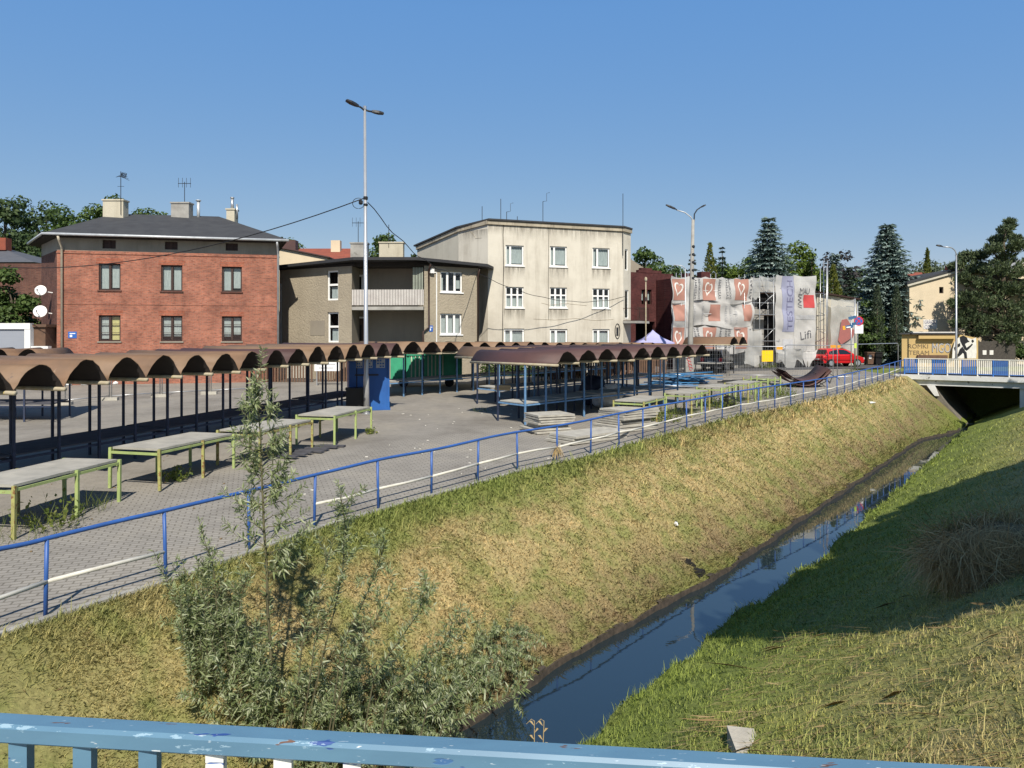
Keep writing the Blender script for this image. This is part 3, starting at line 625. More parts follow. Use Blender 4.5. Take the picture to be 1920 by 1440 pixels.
# ---------------------------------------------------------------- loose green framed tables
def lime_table(FL, dr, L, wdt, label, group, top=True, m='lime', tilt=0.0, seed=0):
    rng = random.Random(seed); dr = Vector((*dr, 0)).normalized(); wd = Vector((-dr.y, dr.x, 0))
    FL = Vector((*FL, 0)); z0 = g(FL.y + L / 2)
    t = thing("green_table", label, "table", FL + dr * L / 2 + wd * wdt / 2 + Vector((0, 0, z0)), group)
    P = lambda u, v, z: FL + dr * u + wd * v + Vector((0, 0, z0 + z))
    for u in (0, L * .55, L):
        for v in (0, wdt):
            mb = MB(); j = rng.uniform(-.015, .015)
            mb.bar(P(u + j, v, 0), P(u, v, .84 if top else .9), .055); mb.build("leg", M[m] if rng.random() < .7 else M['rust_lime'], t)
    mb = MB()
    for v in (0, wdt): mb.bar(P(.02, v, .77), P(L - .02, v, .77), .03, .045)
    mb.build("side_rail", M[m], t)
    for u in (0, L):
        mb = MB(); mb.bar(P(u, .02, .74), P(u, wdt - .02, .74), .035, .05); mb.build("end_rail", M[m], t)
    if top:
        mb = MB(); n = 10
        for i in range(2):
            a, b_ = L * i / 2 + .004 + (.02 if i == 0 else 0), L * (i + 1) / 2 - .004; dz = rng.uniform(0, .012)
            v0, v1 = .035, wdt - .035
            mb.slab([P(a, v0, .80 + dz), P(b_, v0, .80 + dz + tilt), P(b_, v1, .80 + dz + tilt), P(a, v1, .80 + dz)], (0, 0, .045))
        mb.build("table_top", M['table_top'], t)
GT = "weathered tables on green legs beside the left row"
lime_table((-7.86, 11.2), (.13, .99), 2.45, 1.17, "green legged table with grey top at the left edge, nearest the camera", GT, seed=1)
lime_table((-7.16, 14.4), (.25, .97), 2.4, 1.2, "green legged table, second from the left, clear of the willow", GT, seed=2)
lime_table((-5.95, 16.75), (.24, .97), 2.4, 1.15, "green legged table with rusty legs standing half behind the willow tip", GT, m='rust_lime', seed=3)
lime_table((-4.9, 19.6), (.21, .98), 2.5, 1.15, "green legged table right of the willow with planks lying under it", GT, seed=4)
GR = "weathered tables on green legs along the canal railing"
lime_table((4.28, 23.05), (.5, .86), 2.3, 1.05, "long grey topped green legged table behind the right slab pile by the railing", GR, seed=5)
lime_table((6.45, 25.5), (.54, .84), 2.1, 1.0, "green legged table just behind the railing, second from the slab pile", GR, seed=6)
lime_table((8.25, 27.95), (.55, .83), 1.9, 1.0, "green legged table behind the railing with a dark bag under it", GR, seed=7)
lime_table((9.95, 29.9), (.58, .81), 1.8, 1.0, "green legged table behind the railing, last with its top still on", GR, seed=8)
lime_table((11.5, 31.9), (.6, .8), 1.9, 1.1, "bare green table frame with no top behind the railing", GR, top=False, seed=9)

# ---------------------------------------------------------------- concrete slab piles, planks, litter
def slab_pile(c, dr, L, wdt, layers, label, seed):
    rng = random.Random(seed); a = math.atan2(dr[1], dr[0]); z0 = g(c[1]) + .012
    t = thing("slab_pile", label, "slab pile", (c[0], c[1], z0), None); z = z0
    for (n, l2, w2, ox, oy) in layers:
        for i in range(n):
            h = rng.uniform(.05, .065); mb = MB(); aa = a + rng.uniform(-.06, .06)
            p = (c[0] + ox + rng.uniform(-.06, .06), c[1] + oy + rng.uniform(-.05, .05), z + h / 2)
            mb.box(p, (l2 + rng.uniform(-.05, .03), w2 + rng.uniform(-.05, .03), h), aa); mb.build("slab", M['slab'], t); z += h + rng.uniform(.006, .03)
slab_pile((1.15, 22.4), (.9, .42), 1.3, 1.1, [(2, 1.35, 1.0, -.05, 0), (2, 1.0, .9, .0, 0), (4, 1.25, 1.05, .02, 0)], "stack of square concrete slabs with a dark gap near the front stall row", 1)
slab_pile((2.25, 20.9), (.8, .6), 2.4, 1.1, [(3, 2.3, 1.1, .0, 0)], "low pile of long concrete slabs lying right behind the railing", 2)
slab_pile((3.75, 22.9), (.8, .6), 1.6, 1.1, [(3, 1.9, 1.15, -.1, -.1), (2, 1.5, 1.0, -.15, 0), (4, 1.6, 1.15, 0, .05)], "higher pile of stacked concrete slabs behind the railing, right of the others", 3)
pk = MB(); rng = random.Random(3)
for i in range(7):
    p = V(-5.75 + .13 * i, 17.9 + .28 * i, g(18.5) + .06 + .01 * (i % 3)); d = V(1, -.25 + rng.uniform(-.1, .1), 0).normalized() * rng.uniform(.6, .9)
    pk.bar(p - d * .5, p + d * .5, .16, .05)
tag(pk.build("plank_heap", M['board_dark']), "dark broken planks lying under the green table right of the willow", "planks")
def litter(c, n, spread, name, label, m, seed, size=.05):
    rng = random.Random(seed); mb = MB()
    for i in range(n):
        x = c[0] + rng.gauss(0, spread[0]); y = c[1] + rng.gauss(0, spread[1])
        if x > rail_x(y) - .25: continue
        a = rng.uniform(0, 3); s_ = size * rng.uniform(.4, 1.3)
        mb.box((x, y, g(y) + .014), (s_ * 1.6, s_, .012), a)
    return struct(mb.build(name, m, origin=(c[0], c[1], g(c[1]))), 'stuff', label)
M['paper'] = mat("paper_scrap", (.7, .68, .6), (.6, .57, .5), 8, .9)
litter((-1.5, 17.4), 34, (2.2, 2.5), "paper_litter", "small pale scraps of paper scattered over the paving", M['paper'], 5, .035)
litter((-3, 26.5), 16, (2.0, 1.4), "paper_litter", "pale scraps of litter on the asphalt between the stall rows", M['paper'], 6, .05)
litter((-9, 13), 30, (3.0, 4.0), "leaf_litter", "dead leaves and bits on the paving below the left stalls", mat("dead_leaf", (.2, .14, .07), rough=1), 7, .03)

# ---------------------------------------------------------------- blue clothes bin
M['bin_blue'] = mat("blue_bin_sheet", (.022, .11, .36), (.018, .085, .29), 1.5, .5, bump=.1, bscale=5)
bc = on(690, 28.2); bn = thing("clothes_bin", "tall blue clothes bin with grey lettered panels under the left stall row", "bin", bc)
ba = R(16); bx, by = V(math.cos(ba), math.sin(ba), 0), V(-math.sin(ba), math.cos(ba), 0)
def bb(u, v, z): return bc + bx * u + by * v + V(0, 0, z)
mb = MB(); mb.obox(bb(0, 0, 1.12), bx * 1.55, by * 1.3, (0, 0, 2.1)); mb.build("body", M['bin_blue'], bn)
mb = MB(); mb.obox(bb(0, 0, 2.2), bx * 1.6, by * 1.35, (0, 0, .06)); mb.build("roof", M['bin_blue'], bn)
mb = MB(); mb.obox(bb(0, 0, .04), bx * 1.62, by * 1.36, (0, 0, .08)); mb.build("base", M['bin_blue'], bn)
mb = MB(); mb.obox(bb(.74, -.66, 1.1), bx * .07, by * .05, (0, 0, 2.1)); mb.obox(bb(-.74, -.66, 1.1), bx * .07, by * .05, (0, 0, 2.1)); mb.build("corner_trim", M['bin_blue'], bn)
mp_ = mat("grey_lettered_panel", (.42, .44, .46), rough=.6)
for u0, u1 in ((-.5, -.26), (-.1, .12), (.26, .6)):
    mb = MB(); mb.obox(bb((u0 + u1) / 2, -.655, 1.82), bx * (u1 - u0), by * .012, (0, 0, .34)); p_ = mb.build("label_panel", mp_, bn)
    mb = MB()
    for r_ in range(3):
        for c_ in range(3):
            if (r_ * 3 + c_ + int(u0 * 10)) % 4: mb.obox(bb(u0 + (u1 - u0) * (.2 + .3 * c_), -.664, 1.93 - .11 * r_), bx * (u1 - u0) * .2, by * .008, (0, 0, .06))
    mb.build("lettering", M['bin_blue'], p_)
mb = MB(); mb.obox(bb(.782, -.25, 1.82), bx * .012, by * .5, (0, 0, .36)); mb.build("label_panel", mp_, bn)
mb = MB(); mb.obox(bb(-.1, -.66, 1.38), bx * .9, by * .03, (0, 0, .06)); mb.build("chute_lip", M['dark_steel'], bn)
kx = on(668, 27.0); mb = MB(); mb.box((kx.x, kx.y, kx.z + .45), (.75, .6, .9), .2); mb.box((kx.x, kx.y, kx.z + .92), (.8, .65, .06), .2); tag(mb.build("dark_crate", M['black']), "black lidded crate standing left of the blue clothes bin", "crate")

# ---------------------------------------------------------------- green slatted booth
M['booth_green'] = mat("green_slat_paint", (.045, .34, .19), (.032, .26, .145), 3, .55, spots=(.45, .5, .4), spot_scale=5, spot_t=.69)
M['booth_light'] = mat("worn_light_slat", (.5, .55, .42), (.35, .42, .3), 4, .6)
gb = on(800, 37.5); gt_ = thing("slatted_booth", "green slatted trailer booth standing behind the three open arches", "booth", gb)
GX, GY = V(.985, .17, 0), V(-.17, .985, 0)
def gp(u, v, z): return gb + GX * u + GY * v + V(0, 0, z)
mb = MB(); mb.obox(gp(0, .75, 1.05), GX * 3.75, GY * 1.4, (0, 0, 1.3)); mb.build("body", M['booth_green'], gt_)
rng = random.Random(9)
for j, (u0, u1) in enumerate(((-1.9, -1.0), (-.95, -.02), (.03, .9), (.95, 1.9))):
    mb = MB(); mb2 = MB(); n = 9
    for i in range(n):
        u = u0 + (u1 - u0) * (i + .5) / n; w_ = (u1 - u0) / n * .62
        (mb if (i + j) % 2 else mb2).obox(gp(u, .02, 1.08), GX * w_, GY * .05, (0, 0, 1.22))
    mb.build("slat_panel", M['booth_green'], gt_); mb2.build("slat_panel", M['booth_green'] if j in (0, 3) else M['booth_light'], gt_)
for z in (.42, 1.72):
    mb = MB(); mb.obox(gp(0, -.02, z), GX * 3.86, GY * .06, (0, 0, .09)); mb.build("frame_rail", M['booth_green'], gt_)
for u in (-1.2, 1.2):
    mb = MB(); mb.lathe(gp(u, .02, .26), [(.1, -.06), (.25, -.06), (.25, .06), (.1, .06)], 14, GY); mb.build("wheel", M['rubber'], gt_)

# wooden crate on a stall, white sack, dark tarpaulin, weeds handled later
cp = Vector((1.1, 33.6, 0)); cp = on(943, 27.7); 
ct = thing("fruit_crate", "pale wooden fruit crate on the stall board under the maroon roof", "crate", (cp.x, cp.y, g(cp.y) + .78))
M['pine'] = mat("raw_pine", (.62, .45, .25), (.5, .35, .19), 5, .8)
for (dx, dy, sx, sy) in ((0, -.2, .6, .015), (0, .2, .6, .015), (-.3, 0, .015, .4), (.3, 0, .015, .4)):
    mb = MB()
    for z in (.06, .16): mb.box((cp.x + dx, cp.y + dy, g(cp.y) + .78 + z), (sx, sy, .075))
    mb.build("side_slats", M['pine'], ct)
mb = MB(); mb.box((cp.x, cp.y, g(cp.y) + .79), (.59, .39, .012)); mb.build("bottom", M['pine'], ct)
def blob(c, r3, seed, amp=.15, n=16):
    rng = np.random.default_rng(seed); vs = []; fs = []; ph = rng.uniform(0, 6, 8)
    for i in range(n + 1):
        th = math.pi * i / n
        for j in range(2 * n):
            p = math.pi * j / n
            d = 1 + amp * (math.sin(3 * p + ph[0] + 2 * math.cos(th)) * math.sin(th) + .7 * math.sin(5 * th + ph[1] + 2 * p) * math.sin(th) + .5 * math.sin(7 * p + ph[2] + 4 * th) * math.sin(th))
            q = Vector((math.sin(th) * math.cos(p) * r3[0], math.sin(th) * math.sin(p) * r3[1], math.cos(th) * r3[2])) * d
            vs.append((c[0] + q.x, c[1] + q.y, max(c[2] - r3[2] * .8, c[2] + q.z)))
    for i in range(n):
        for j in range(2 * n): fs.append((i * 2 * n + j, (i + 1) * 2 * n + j, (i + 1) * 2 * n + (j + 1) % (2 * n), i * 2 * n + (j + 1) % (2 * n)))
    return MB().add(vs, fs)
sp_ = on(1137, 28.8); sk = thing("sack", "bulging white sack among the stall posts of the front row", "sack", sp_)
blob((sp_.x, sp_.y, sp_.z + .36), (.62, .5, .44), 3, .12).build("sack_body", M['white_plastic'], sk, True)
blob((sp_.x + .25, sp_.y, sp_.z + .82), (.3, .25, .14), 6, .2, 10).build("sack_neck", M['white_plastic'], sk, True)
tp = on(1112, 29.6); tag(blob((tp.x, tp.y, tp.z + .55), (.6, .5, .68), 8, .1).build("tarpaulin_heap", mat("navy_tarpaulin", (.03, .04, .075), (.02, .025, .045), 3, .6), smooth=True), "dark navy tarpaulin bundle standing left of the white sack", "tarpaulin")
wbag = on(1366, 28.6); tag(blob((wbag.x, wbag.y, wbag.z + .22), (.3, .26, .27), 9, .15, 10).build("rubbish_bag", M['black'], smooth=True), "black rubbish bag under a green table by the railing", "bag")
# heap of dismantled blue tubes, and dark frame parts
def pipe_heap(c, n, L, h, label, m_, seed, sp=(.5, .25), name="pipe_heap"):
    rng = random.Random(seed); t = thing(name, label, "pipe heap", c)
    for i in range(n):
        z = .04 + h * (i / n) ** 1.1 * rng.uniform(.7, 1.1); a = rng.gauss(.12, .16); l_ = L * rng.uniform(.6, 1.1)
        p = Vector(c) + V(rng.gauss(0, sp[0]), rng.gauss(0, sp[1]), z); d = V(math.cos(a), math.sin(a), rng.gauss(0, .05)) * l_ / 2
        mb = MB(); mb.tube(p - d, p + d, .03, n=6); mb.build("pipe", m_ if rng.random() < .75 else (M['steel'] if rng.random() < .5 else M['dark_steel']), t, True)
M['pipe_blue'] = mat("blue_pipe_paint", (.05, .2, .42), (.04, .15, .3), 5, .5)
pipe_heap(on(1272, 39.2), 34, 2.9, .62, "heap of dismantled blue stall tubes right of the front row", M['pipe_blue'], 4)
pipe_heap(on(1395, 40.0), 16, 2.2, .2, "low tangle of dark frame tubes on the ground before the mesh fence", M['dark_steel'], 6, (.6, .3))
pipe_heap(on(1268, 37.0), 8, 2.4, .12, "few pale tubes and boards lying in front of the blue pipe heap", M['blue_post'], 8, (.5, .15))
# discarded roof sheets, nested like bowls
rc = on(1508, 37.6); rh = thing("roof_sheet_heap", "heap of discarded curved maroon roof sheets lying hollow side up", "roof sheets", rc)
rng = random.Random(12)
M['sheet'] = mat("dusty_maroon_sheet", (.17, .10, .085), (.11, .06, .055), 2, .75, bump=.2, bscale=5)
for i in range(5):
    mb = MB(); vs = []; fs = []; n = 16; w0 = 1.32 - .06 * i; dep = .62 - .02 * i; a = rng.uniform(-.1, .1)
    ox, oy = rng.uniform(-.06, .06), rng.uniform(-.1, .1)
    for j in range(n + 1):
        t = j / n * 2 - 1; x = t * w0; z = .06 + .07 * i + dep * t * t * (1.0 if t < 0 else 1.35)
        for e, yy in ((0, -.45), (1, 1.6)):
            q = V(x + ox + .12 * yy, yy + oy + a * x, z + .05 * yy); vs.append(rc + q); vs.append(rc + q + V(0, 0, -.015))
    for j in range(n):
        o = j * 4; fs += [(o, o + 4, o + 6, o + 2), (o + 1, o + 3, o + 7, o + 5), (o, o + 1, o + 5, o + 4), (o + 2, o + 6, o + 7, o + 3)]
    MB().add(vs, fs).build("roof_sheet", M['sheet'] if i % 2 else M['maroon_roof'], rh, True)
mb = MB()
for i in range(9):
    p = rc + V(1.0 + rng.uniform(-.2, .5), rng.uniform(-.4, .4), rng.uniform(.1, .7)); d = V(rng.uniform(-.5, .5), rng.uniform(-.3, .3), rng.uniform(.1, .6))
    mb.tube(p - d * .6, p + d * .6, .02, n=5)
mb.build("bent_ribs", M['dark_steel'], rh)
# ---------------------------------------------------------------- walls with real openings
class Fr:
    """a vertical wall plane from P0 to P1, outward normal towards the street"""
    def __init__(s, P0, P1):
        s.o = Vector((*P0, 0)); e = Vector((*P1, 0)); s.w = (e - s.o).length; s.u = (e - s.o).normalized()
        s.n = Vector((s.u.y, -s.u.x, 0))
        if s.n.dot(-(s.o + e) / 2) < 0: s.n = -s.n
        s.ang = math.atan2(s.u.y, s.u.x)
    def p(s, u, z, d=0.0): q = s.o + s.u * u + s.n * d; return Vector((q.x, q.y, z))
    def at(s, px):
        r = (px - 960) / FPX; return (r * s.o.y - s.o.x) / (s.u.x - r * s.u.y)
    def z(s, py, u): return EYE - (py - HY) * (s.o.y + s.u.y * u) / FPX
    def rect(s, x0, x1, y0, y1):
        u0, u1 = s.at(x0), s.at(x1); um = (u0 + u1) / 2; return (u0, u1, s.z(y1, um), s.z(y0, um))
    def obox(s, mb, u0, u1, z0, z1, d0, d1):
        c = s.p((u0 + u1) / 2, (z0 + z1) / 2, (d0 + d1) / 2); mb.obox(c, s.u * (u1 - u0), s.n * (d1 - d0), (0, 0, z1 - z0)); return mb
def wall_holes(mb, fr, u0, u1, z0, z1, holes, rev=.16, d=0.0):
    """z1 may be a function of u; reveals are built round every hole"""
    zt = z1 if callable(z1) else (lambda u: z1); zmax = min(zt(u0), zt(u1))
    us = sorted({u0, u1, *[h[0] for h in holes], *[h[1] for h in holes]}); zs = sorted({z0, *[h[2] for h in holes], *[min(h[3], zmax - .01) for h in holes]}) + [None]
    for a, b in zip(us, us[1:]):
        for c, e in zip(zs, zs[1:]):
            um = (a + b) / 2; zm = (c + (e if e is not None else c + .02)) / 2
            if any(h[0] < um < h[1] and h[2] < zm < h[3] for h in holes): continue
            e0, e1 = (zt(a), zt(b)) if e is None else (e, e)
            mb.quad(fr.p(a, c, d), fr.p(b, c, d), fr.p(b, e1, d), fr.p(a, e0, d))
    for h in holes:
        a, b, c, e = h[:4]; D_ = d - rev
        mb.quad(fr.p(a, c, d), fr.p(a, e, d), fr.p(a, e, D_), fr.p(a, c, D_)); mb.quad(fr.p(b, c, D_), fr.p(b, e, D_), fr.p(b, e, d), fr.p(b, c, d))
        mb.quad(fr.p(a, e, d), fr.p(b, e, d), fr.p(b, e, D_), fr.p(a, e, D_)); mb.quad(fr.p(a, c, D_), fr.p(b, c, D_), fr.p(b, c, d), fr.p(a, c, d))
def window(fr, parent, h, frame='white_frame', cols=2, rows=1, split=None, curtains=None, sill=None, d=0.0, rev=.16, fw=.07, ratio=None, name="window"):
    a, b, c, e = h[:4]; mb = MB(); D_ = d - rev
    def bx(u0, u1, z0, z1, dd=0): fr.obox(mb, u0, u1, z0, z1, D_ + .002 + dd, D_ + .062 + dd)
    bx(a, a + fw, c, e); bx(b - fw, b, c, e); bx(a + fw, b - fw, e - fw, e); bx(a + fw, b - fw, c, c + fw)
    cuts = ratio or [i / cols for i in range(1, cols)]
    for t in cuts: u = a + (b - a) * t; bx(u - fw * .75, u + fw * .75, c + fw, e - fw, .004)
    if split: z = c + (e - c) * split; bx(a + fw, b - fw, z - fw * .6, z + fw * .6, .007)
    if rows > 1:
        for i in range(1, rows): z = c + (e - c) * i / rows; bx(a + fw, b - fw, z - .012, z + .012, -.01)
    w_ = mb.build(name, M[frame], parent)
    p = MB(); p.quad(fr.p(a + .01, c + .01, D_ + .03), fr.p(b - .01, c + .01, D_ + .03), fr.p(b - .01, e - .01, D_ + .03), fr.p(a + .01, e - .01, D_ + .03)); p.build("pane", M['glass'], w_)
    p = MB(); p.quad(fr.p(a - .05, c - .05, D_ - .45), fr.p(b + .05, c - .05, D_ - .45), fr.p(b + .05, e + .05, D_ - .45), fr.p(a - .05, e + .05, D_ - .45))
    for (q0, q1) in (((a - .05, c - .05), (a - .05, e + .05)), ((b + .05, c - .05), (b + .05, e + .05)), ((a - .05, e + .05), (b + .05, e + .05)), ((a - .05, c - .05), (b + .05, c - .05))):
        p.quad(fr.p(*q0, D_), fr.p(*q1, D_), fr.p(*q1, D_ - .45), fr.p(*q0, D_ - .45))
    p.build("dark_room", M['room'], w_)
    for (t0, t1, zz0, zz1, mm) in (curtains or []):
        p = MB(); n = 22; vs = []; fs = []
        for i in range(n + 1):
            u = a + (b - a) * (t0 + (t1 - t0) * i / n); dd = D_ - .09 + .02 * math.sin(i * 1.9)
            vs += [fr.p(u, c + (e - c) * zz0, dd), fr.p(u, c + (e - c) * zz1, dd)]
        fs = [(2 * i, 2 * i + 2, 2 * i + 3, 2 * i + 1) for i in range(n)]
        p.add(vs, fs).build("curtain", M[mm], w_, True)
    if sill: 
        p = MB(); fr.obox(p, a - .06, b + .06, c - .07, c - .002, D_, d + .06); p.build("sill", M[sill], w_)
    return w_
def poly_roof(mb, eaves, ridge, faces, thick=.14):
    n = len(eaves); vs = [Vector(q) for q in eaves] + [Vector(q) for q in ridge] + [Vector(q) - V(0, 0, thick) for q in eaves]
    m_ = n + len(ridge); fs = list(faces) + [(i, (i + 1) % n, m_ + (i + 1) % n, m_ + i) for i in range(n)] + [tuple(range(m_, m_ + n))[::-1]]
    mb.add(vs, fs)
def antenna(parent, p, h, kind=0, m_='dark_steel'):
    mb = MB(); p = Vector(p); mb.tube(p, p + V(0, 0, h), .022, n=5)
    t = p + V(0, 0, h)
    if kind == 1:   # grid aerial
        for i in range(5): mb.tube(t + V(-.3 + .06 * i, 0, -.35 + .02 * i), t + V(.25 + .06 * i, .05, -.05 - .12 * i), .012, n=4)
        for i in range(6): mb.path([t + V(.12 + .1 * math.cos(k * .5 + i), .05 * i, -.35 + .3 * math.sin(k * .5)) for k in range(7)], .012, 4)
        mb.tube(t + V(-.2, 0, -.9), t + V(.2, 0, -.9), .012, n=4)
    if kind == 2:
        for i in range(4): mb.tube(t + V(-.38 + .25 * i, 0, -.35), t + V(-.38 + .25 * i, 0, .25), .014, n=4)
        mb.tube(t + V(-.4, 0, -.1), t + V(.4, 0, -.1), .02, n=4)
    if kind == 3: mb.path([t, t + V(.25, 0, .03), t + V(.25, 0, .55), t + V(.45, 0, .6)], .016, 4)
    return mb.build("antenna", M[m_], parent)
def plate(parent, fr, px, py, wd=.42, hd_=.36):
    u = fr.at(px); z = fr.z(py, u); mb = MB(); fr.obox(mb, u - wd / 2, u + wd / 2, z - hd_ / 2, z + hd_ / 2, .002, .02); p_ = mb.build("number_plate", M['sign_blue'], parent)
    mb = MB(); fr.obox(mb, u - wd * .3, u - wd * .02, z - hd_ * .32, z + hd_ * .02, .022, .026); fr.obox(mb, u - wd * .32, u + wd * .34, z + hd_ * .16, z + hd_ * .28, .022, .026); mb.build("plate_writing", M['sign_white'], p_)

# ================================================================ brick house
P0, P1, P2, P3, P4 = (-27.6, 41.6), (-24.7, 38.5), (-13.42, 40.9), (-17.2, 48.8), (-26.9, 48.5)
F1 = Fr(P1, P2); F0 = Fr(P0, P1)
bh = thing("brick_house", "two storey red brick house with a grey hipped roof and brown windows", "house", (-20, 43, .6))
M['brick'] = brick_mat("red_brick", F1.ang, (.40, .15, .095), (.31, .115, .08), (.28, .2, .155), dirt=(.1, .045, .035))
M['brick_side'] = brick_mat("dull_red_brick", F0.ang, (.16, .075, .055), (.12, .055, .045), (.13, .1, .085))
M['band'] = plaster_mat("grey_attic_plaster", (.30, .28, .23), (.17, .16, .13), .5)
zb = 7.92; zt = 8.62
wins = [F1.rect(185, 226, 494, 544), F1.rect(302, 342, 497, 546), F1.rect(416, 453.5, 500, 547), F1.rect(185, 226, 591, 640), F1.rect(302, 342, 592, 640), F1.rect(416, 453.5, 593, 640)]
mb = MB(); wall_holes(mb, F1, 0, F1.w, .2, zb, wins); mb.build("wall", M['brick'], bh)
vents = [F1.rect(192, 217, 450, 466), F1.rect(309, 333, 453, 468), F1.rect(423, 446, 456, 470)]
mb = MB(); wall_holes(mb, F1, 0, F1.w, zb, zt, vents, .12, -.004); mb.build("attic_band", M['band'], bh)
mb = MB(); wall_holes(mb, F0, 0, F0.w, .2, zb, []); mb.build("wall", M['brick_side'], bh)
mb = MB(); wall_holes(mb, F0, 0, F0.w, zb, zt, [], d=-.004); mb.build("attic_band", M['band'], bh)
mb = MB()
for a, b_ in ((P2, P3), (P3, P4), (P4, P0)): mb.quad((*a, .2), (*b_, .2), (*b_, zt), (*a, zt))
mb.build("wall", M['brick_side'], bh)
mb = MB(); F1.obox(mb, -.02, F1.w + .02, zb - .16, zb - .08, 0.0, .04); F1.obox(mb, 0, F1.w, 4.98, 5.04, 0, .025); mb.build("brick_course", M['brick'], bh)
LACE = [(.04, .47, .02, .97, 'curtain'), (.53, .96, .02, .97, 'curtain')]
cur = [[(.05, .44, .05, .95, 'curtain'), (.56, .95, .1, .95, 'curtain')], [(.03, .42, 0, .95, 'curtain'), (.56, .98, 0, .95, 'curtain')], [(.05, .45, 0, .95, 'curtain'), (.55, .97, .15, .95, 'curtain')],
       [(.05, .46, .1, .95, 'curtain'), (.55, .97, 0, .98, 'curtain_yellow')], [(.05, .45, .2, .95, 'curtain'), (.56, .97, .2, .95, 'curtain')], [(.06, .45, .2, .95, 'curtain'), (.56, .95, .25, .95, 'curtain')]]
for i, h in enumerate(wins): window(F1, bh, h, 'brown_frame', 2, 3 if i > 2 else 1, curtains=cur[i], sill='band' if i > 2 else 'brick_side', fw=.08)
for h in vents:
    mb = MB(); a, b_, c, e = h
    fr = F1; fr.obox(mb, a, b_, c, e, -.14, -.11); um = (a + b_) / 2; fr.obox(mb, um - .06, um + .06, c, e, -.108, -.06); fr.obox(mb, a, b_, (c + e) / 2 - .03, (c + e) / 2 + .03, -.108, -.07); mb.build("attic_vent", M['brown_frame'], bh)
# soldier arches over windows
M['arch'] = (brick_mat("arch_brick", F1.ang, (.40, .13, .075), (.33, .1, .06), (.25, .16, .12), .075, .26))
for h in wins: mb = MB(); F1.obox(mb, h[0] - .12, h[1] + .12, h[3] + .002, h[3] + .26, .0, .012); mb.build("window_arch", M['arch'], bh)
ev = [(-28.5, 41.9), (-25.0, 37.85), (-12.85, 40.45), (-16.7, 49.5), (-27.6, 49.1)]
mb = MB(); poly_roof(mb, [(*q, 8.78) for q in ev], [(-24.7, 44.0, 10.85), (-18.6, 45.0, 10.85)], [(0, 1, 5), (1, 2, 6, 5), (2, 3, 6), (3, 4, 5, 6), (4, 0, 5)]); mb.build("roof", M['roof_felt'], bh)
sf = MB(); sf.add([(*q, 8.6) for q in ev], [(4, 3, 2, 1, 0)]); sf.build("soffit", M['dark_wood'], bh)
mb = MB(); mb.path([(-28.55, 41.85, 8.72), (-25.02, 37.77, 8.72), (-12.7, 40.38, 8.70)], .075, 8); mb.build("gutter", M['zinc'], bh, True)
for u, m_ in ((.28, 'beige_pipe'), (F1.w - .05, 'zinc')):
    mb = MB(); mb.path([F1.p(u, 8.62, .62), F1.p(u, 8.4, .5), F1.p(u, 8.05, .12), F1.p(u, .6, .1)], .06, 8); mb.build("downpipe", M[m_], bh, True)
M['chimney'] = plaster_mat("chimney_render", (.5, .46, .36), (.3, .27, .2), .5)
def chimney(parent, x0, x1, ytop, Y, z0, m_='chimney', dep=.6):
    a, b_ = U(x0, ytop, Y), U(x1, ytop, Y); mb = MB(); mb.obox((a + b_) / 2 * .5 + (a + b_) / 4 * 1 + V(0, 0, (z0 - a.z) / 2), (b_.x - a.x, 0, 0), (0, dep, 0), (0, 0, a.z - z0))
    c = (a + b_) / 2; mb.obox(c + V(0, 0, .045), (b_.x - a.x + .1, 0, 0), (0, dep + .1, 0), (0, 0, .09)); mb.build("chimney", M[m_], parent); return c
c = chimney(bh, 198, 236, 378, 43.2, 10.2); antenna(bh, (c.x + .5, c.y - .35, 10.6), 2.6, 1)
c = chimney(bh, 325, 358, 383, 44.3, 10.2, 'concrete'); antenna(bh, (c.x + .15, c.y, c.z), 1.4, 2)
c = chimney(bh, 428, 443, 395, 44.8, 9.3); mb = MB(); mb.tube(c, c + V(0, 0, .75), .1); mb.tube(c + V(0, 0, .78), c + V(0, 0, .84), .13); mb.tube(c + V(.3, 0, -.5), c + V(.3, 0, .4), .07); mb.build("flue_pipe", M['steel'], bh, True)
mb = MB(); q = U(372, 406, 44.5); mb.tube(q + V(0, 0, -.3), q + V(0, 0, .95), .1); mb.tube(q + V(0, 0, .97), q + V(0, 0, 1.03), .17); mb.build("flue_pipe", M['zinc'], bh, True)
plate(bh, F1, 136, 628)
for u, z, r_ in ((2.35, 5.75, .29), (2.2, 4.6, .34)):
    c = F0.p(u + .8, z, .55); d_ = V(.3, -.9, .25).normalized()
    mb = MB(); mb.lathe(c, [(.02, -.1), (r_ * .5, -.07), (r_ * .85, -.01), (r_, .05), (r_ * .97, .06), (.02, -.08)], 20, d_); mb.build("satellite_dish", M['white_plastic'], bh, True)
    mb = MB(); mb.tube(c - d_ * .08, F0.p(u + .8, z - .1, 0), .03); mb.tube(c + V(0, 0, -r_ * .9), c + d_ * .5 + V(-.1, 0, -.1), .018); mb.obox(c + d_ * .5 + V(-.1, 0, -.1), (.1, 0, 0), (0, .12, 0), (0, 0, .1)); mb.build("dish_arm", M['white_plastic'], bh)

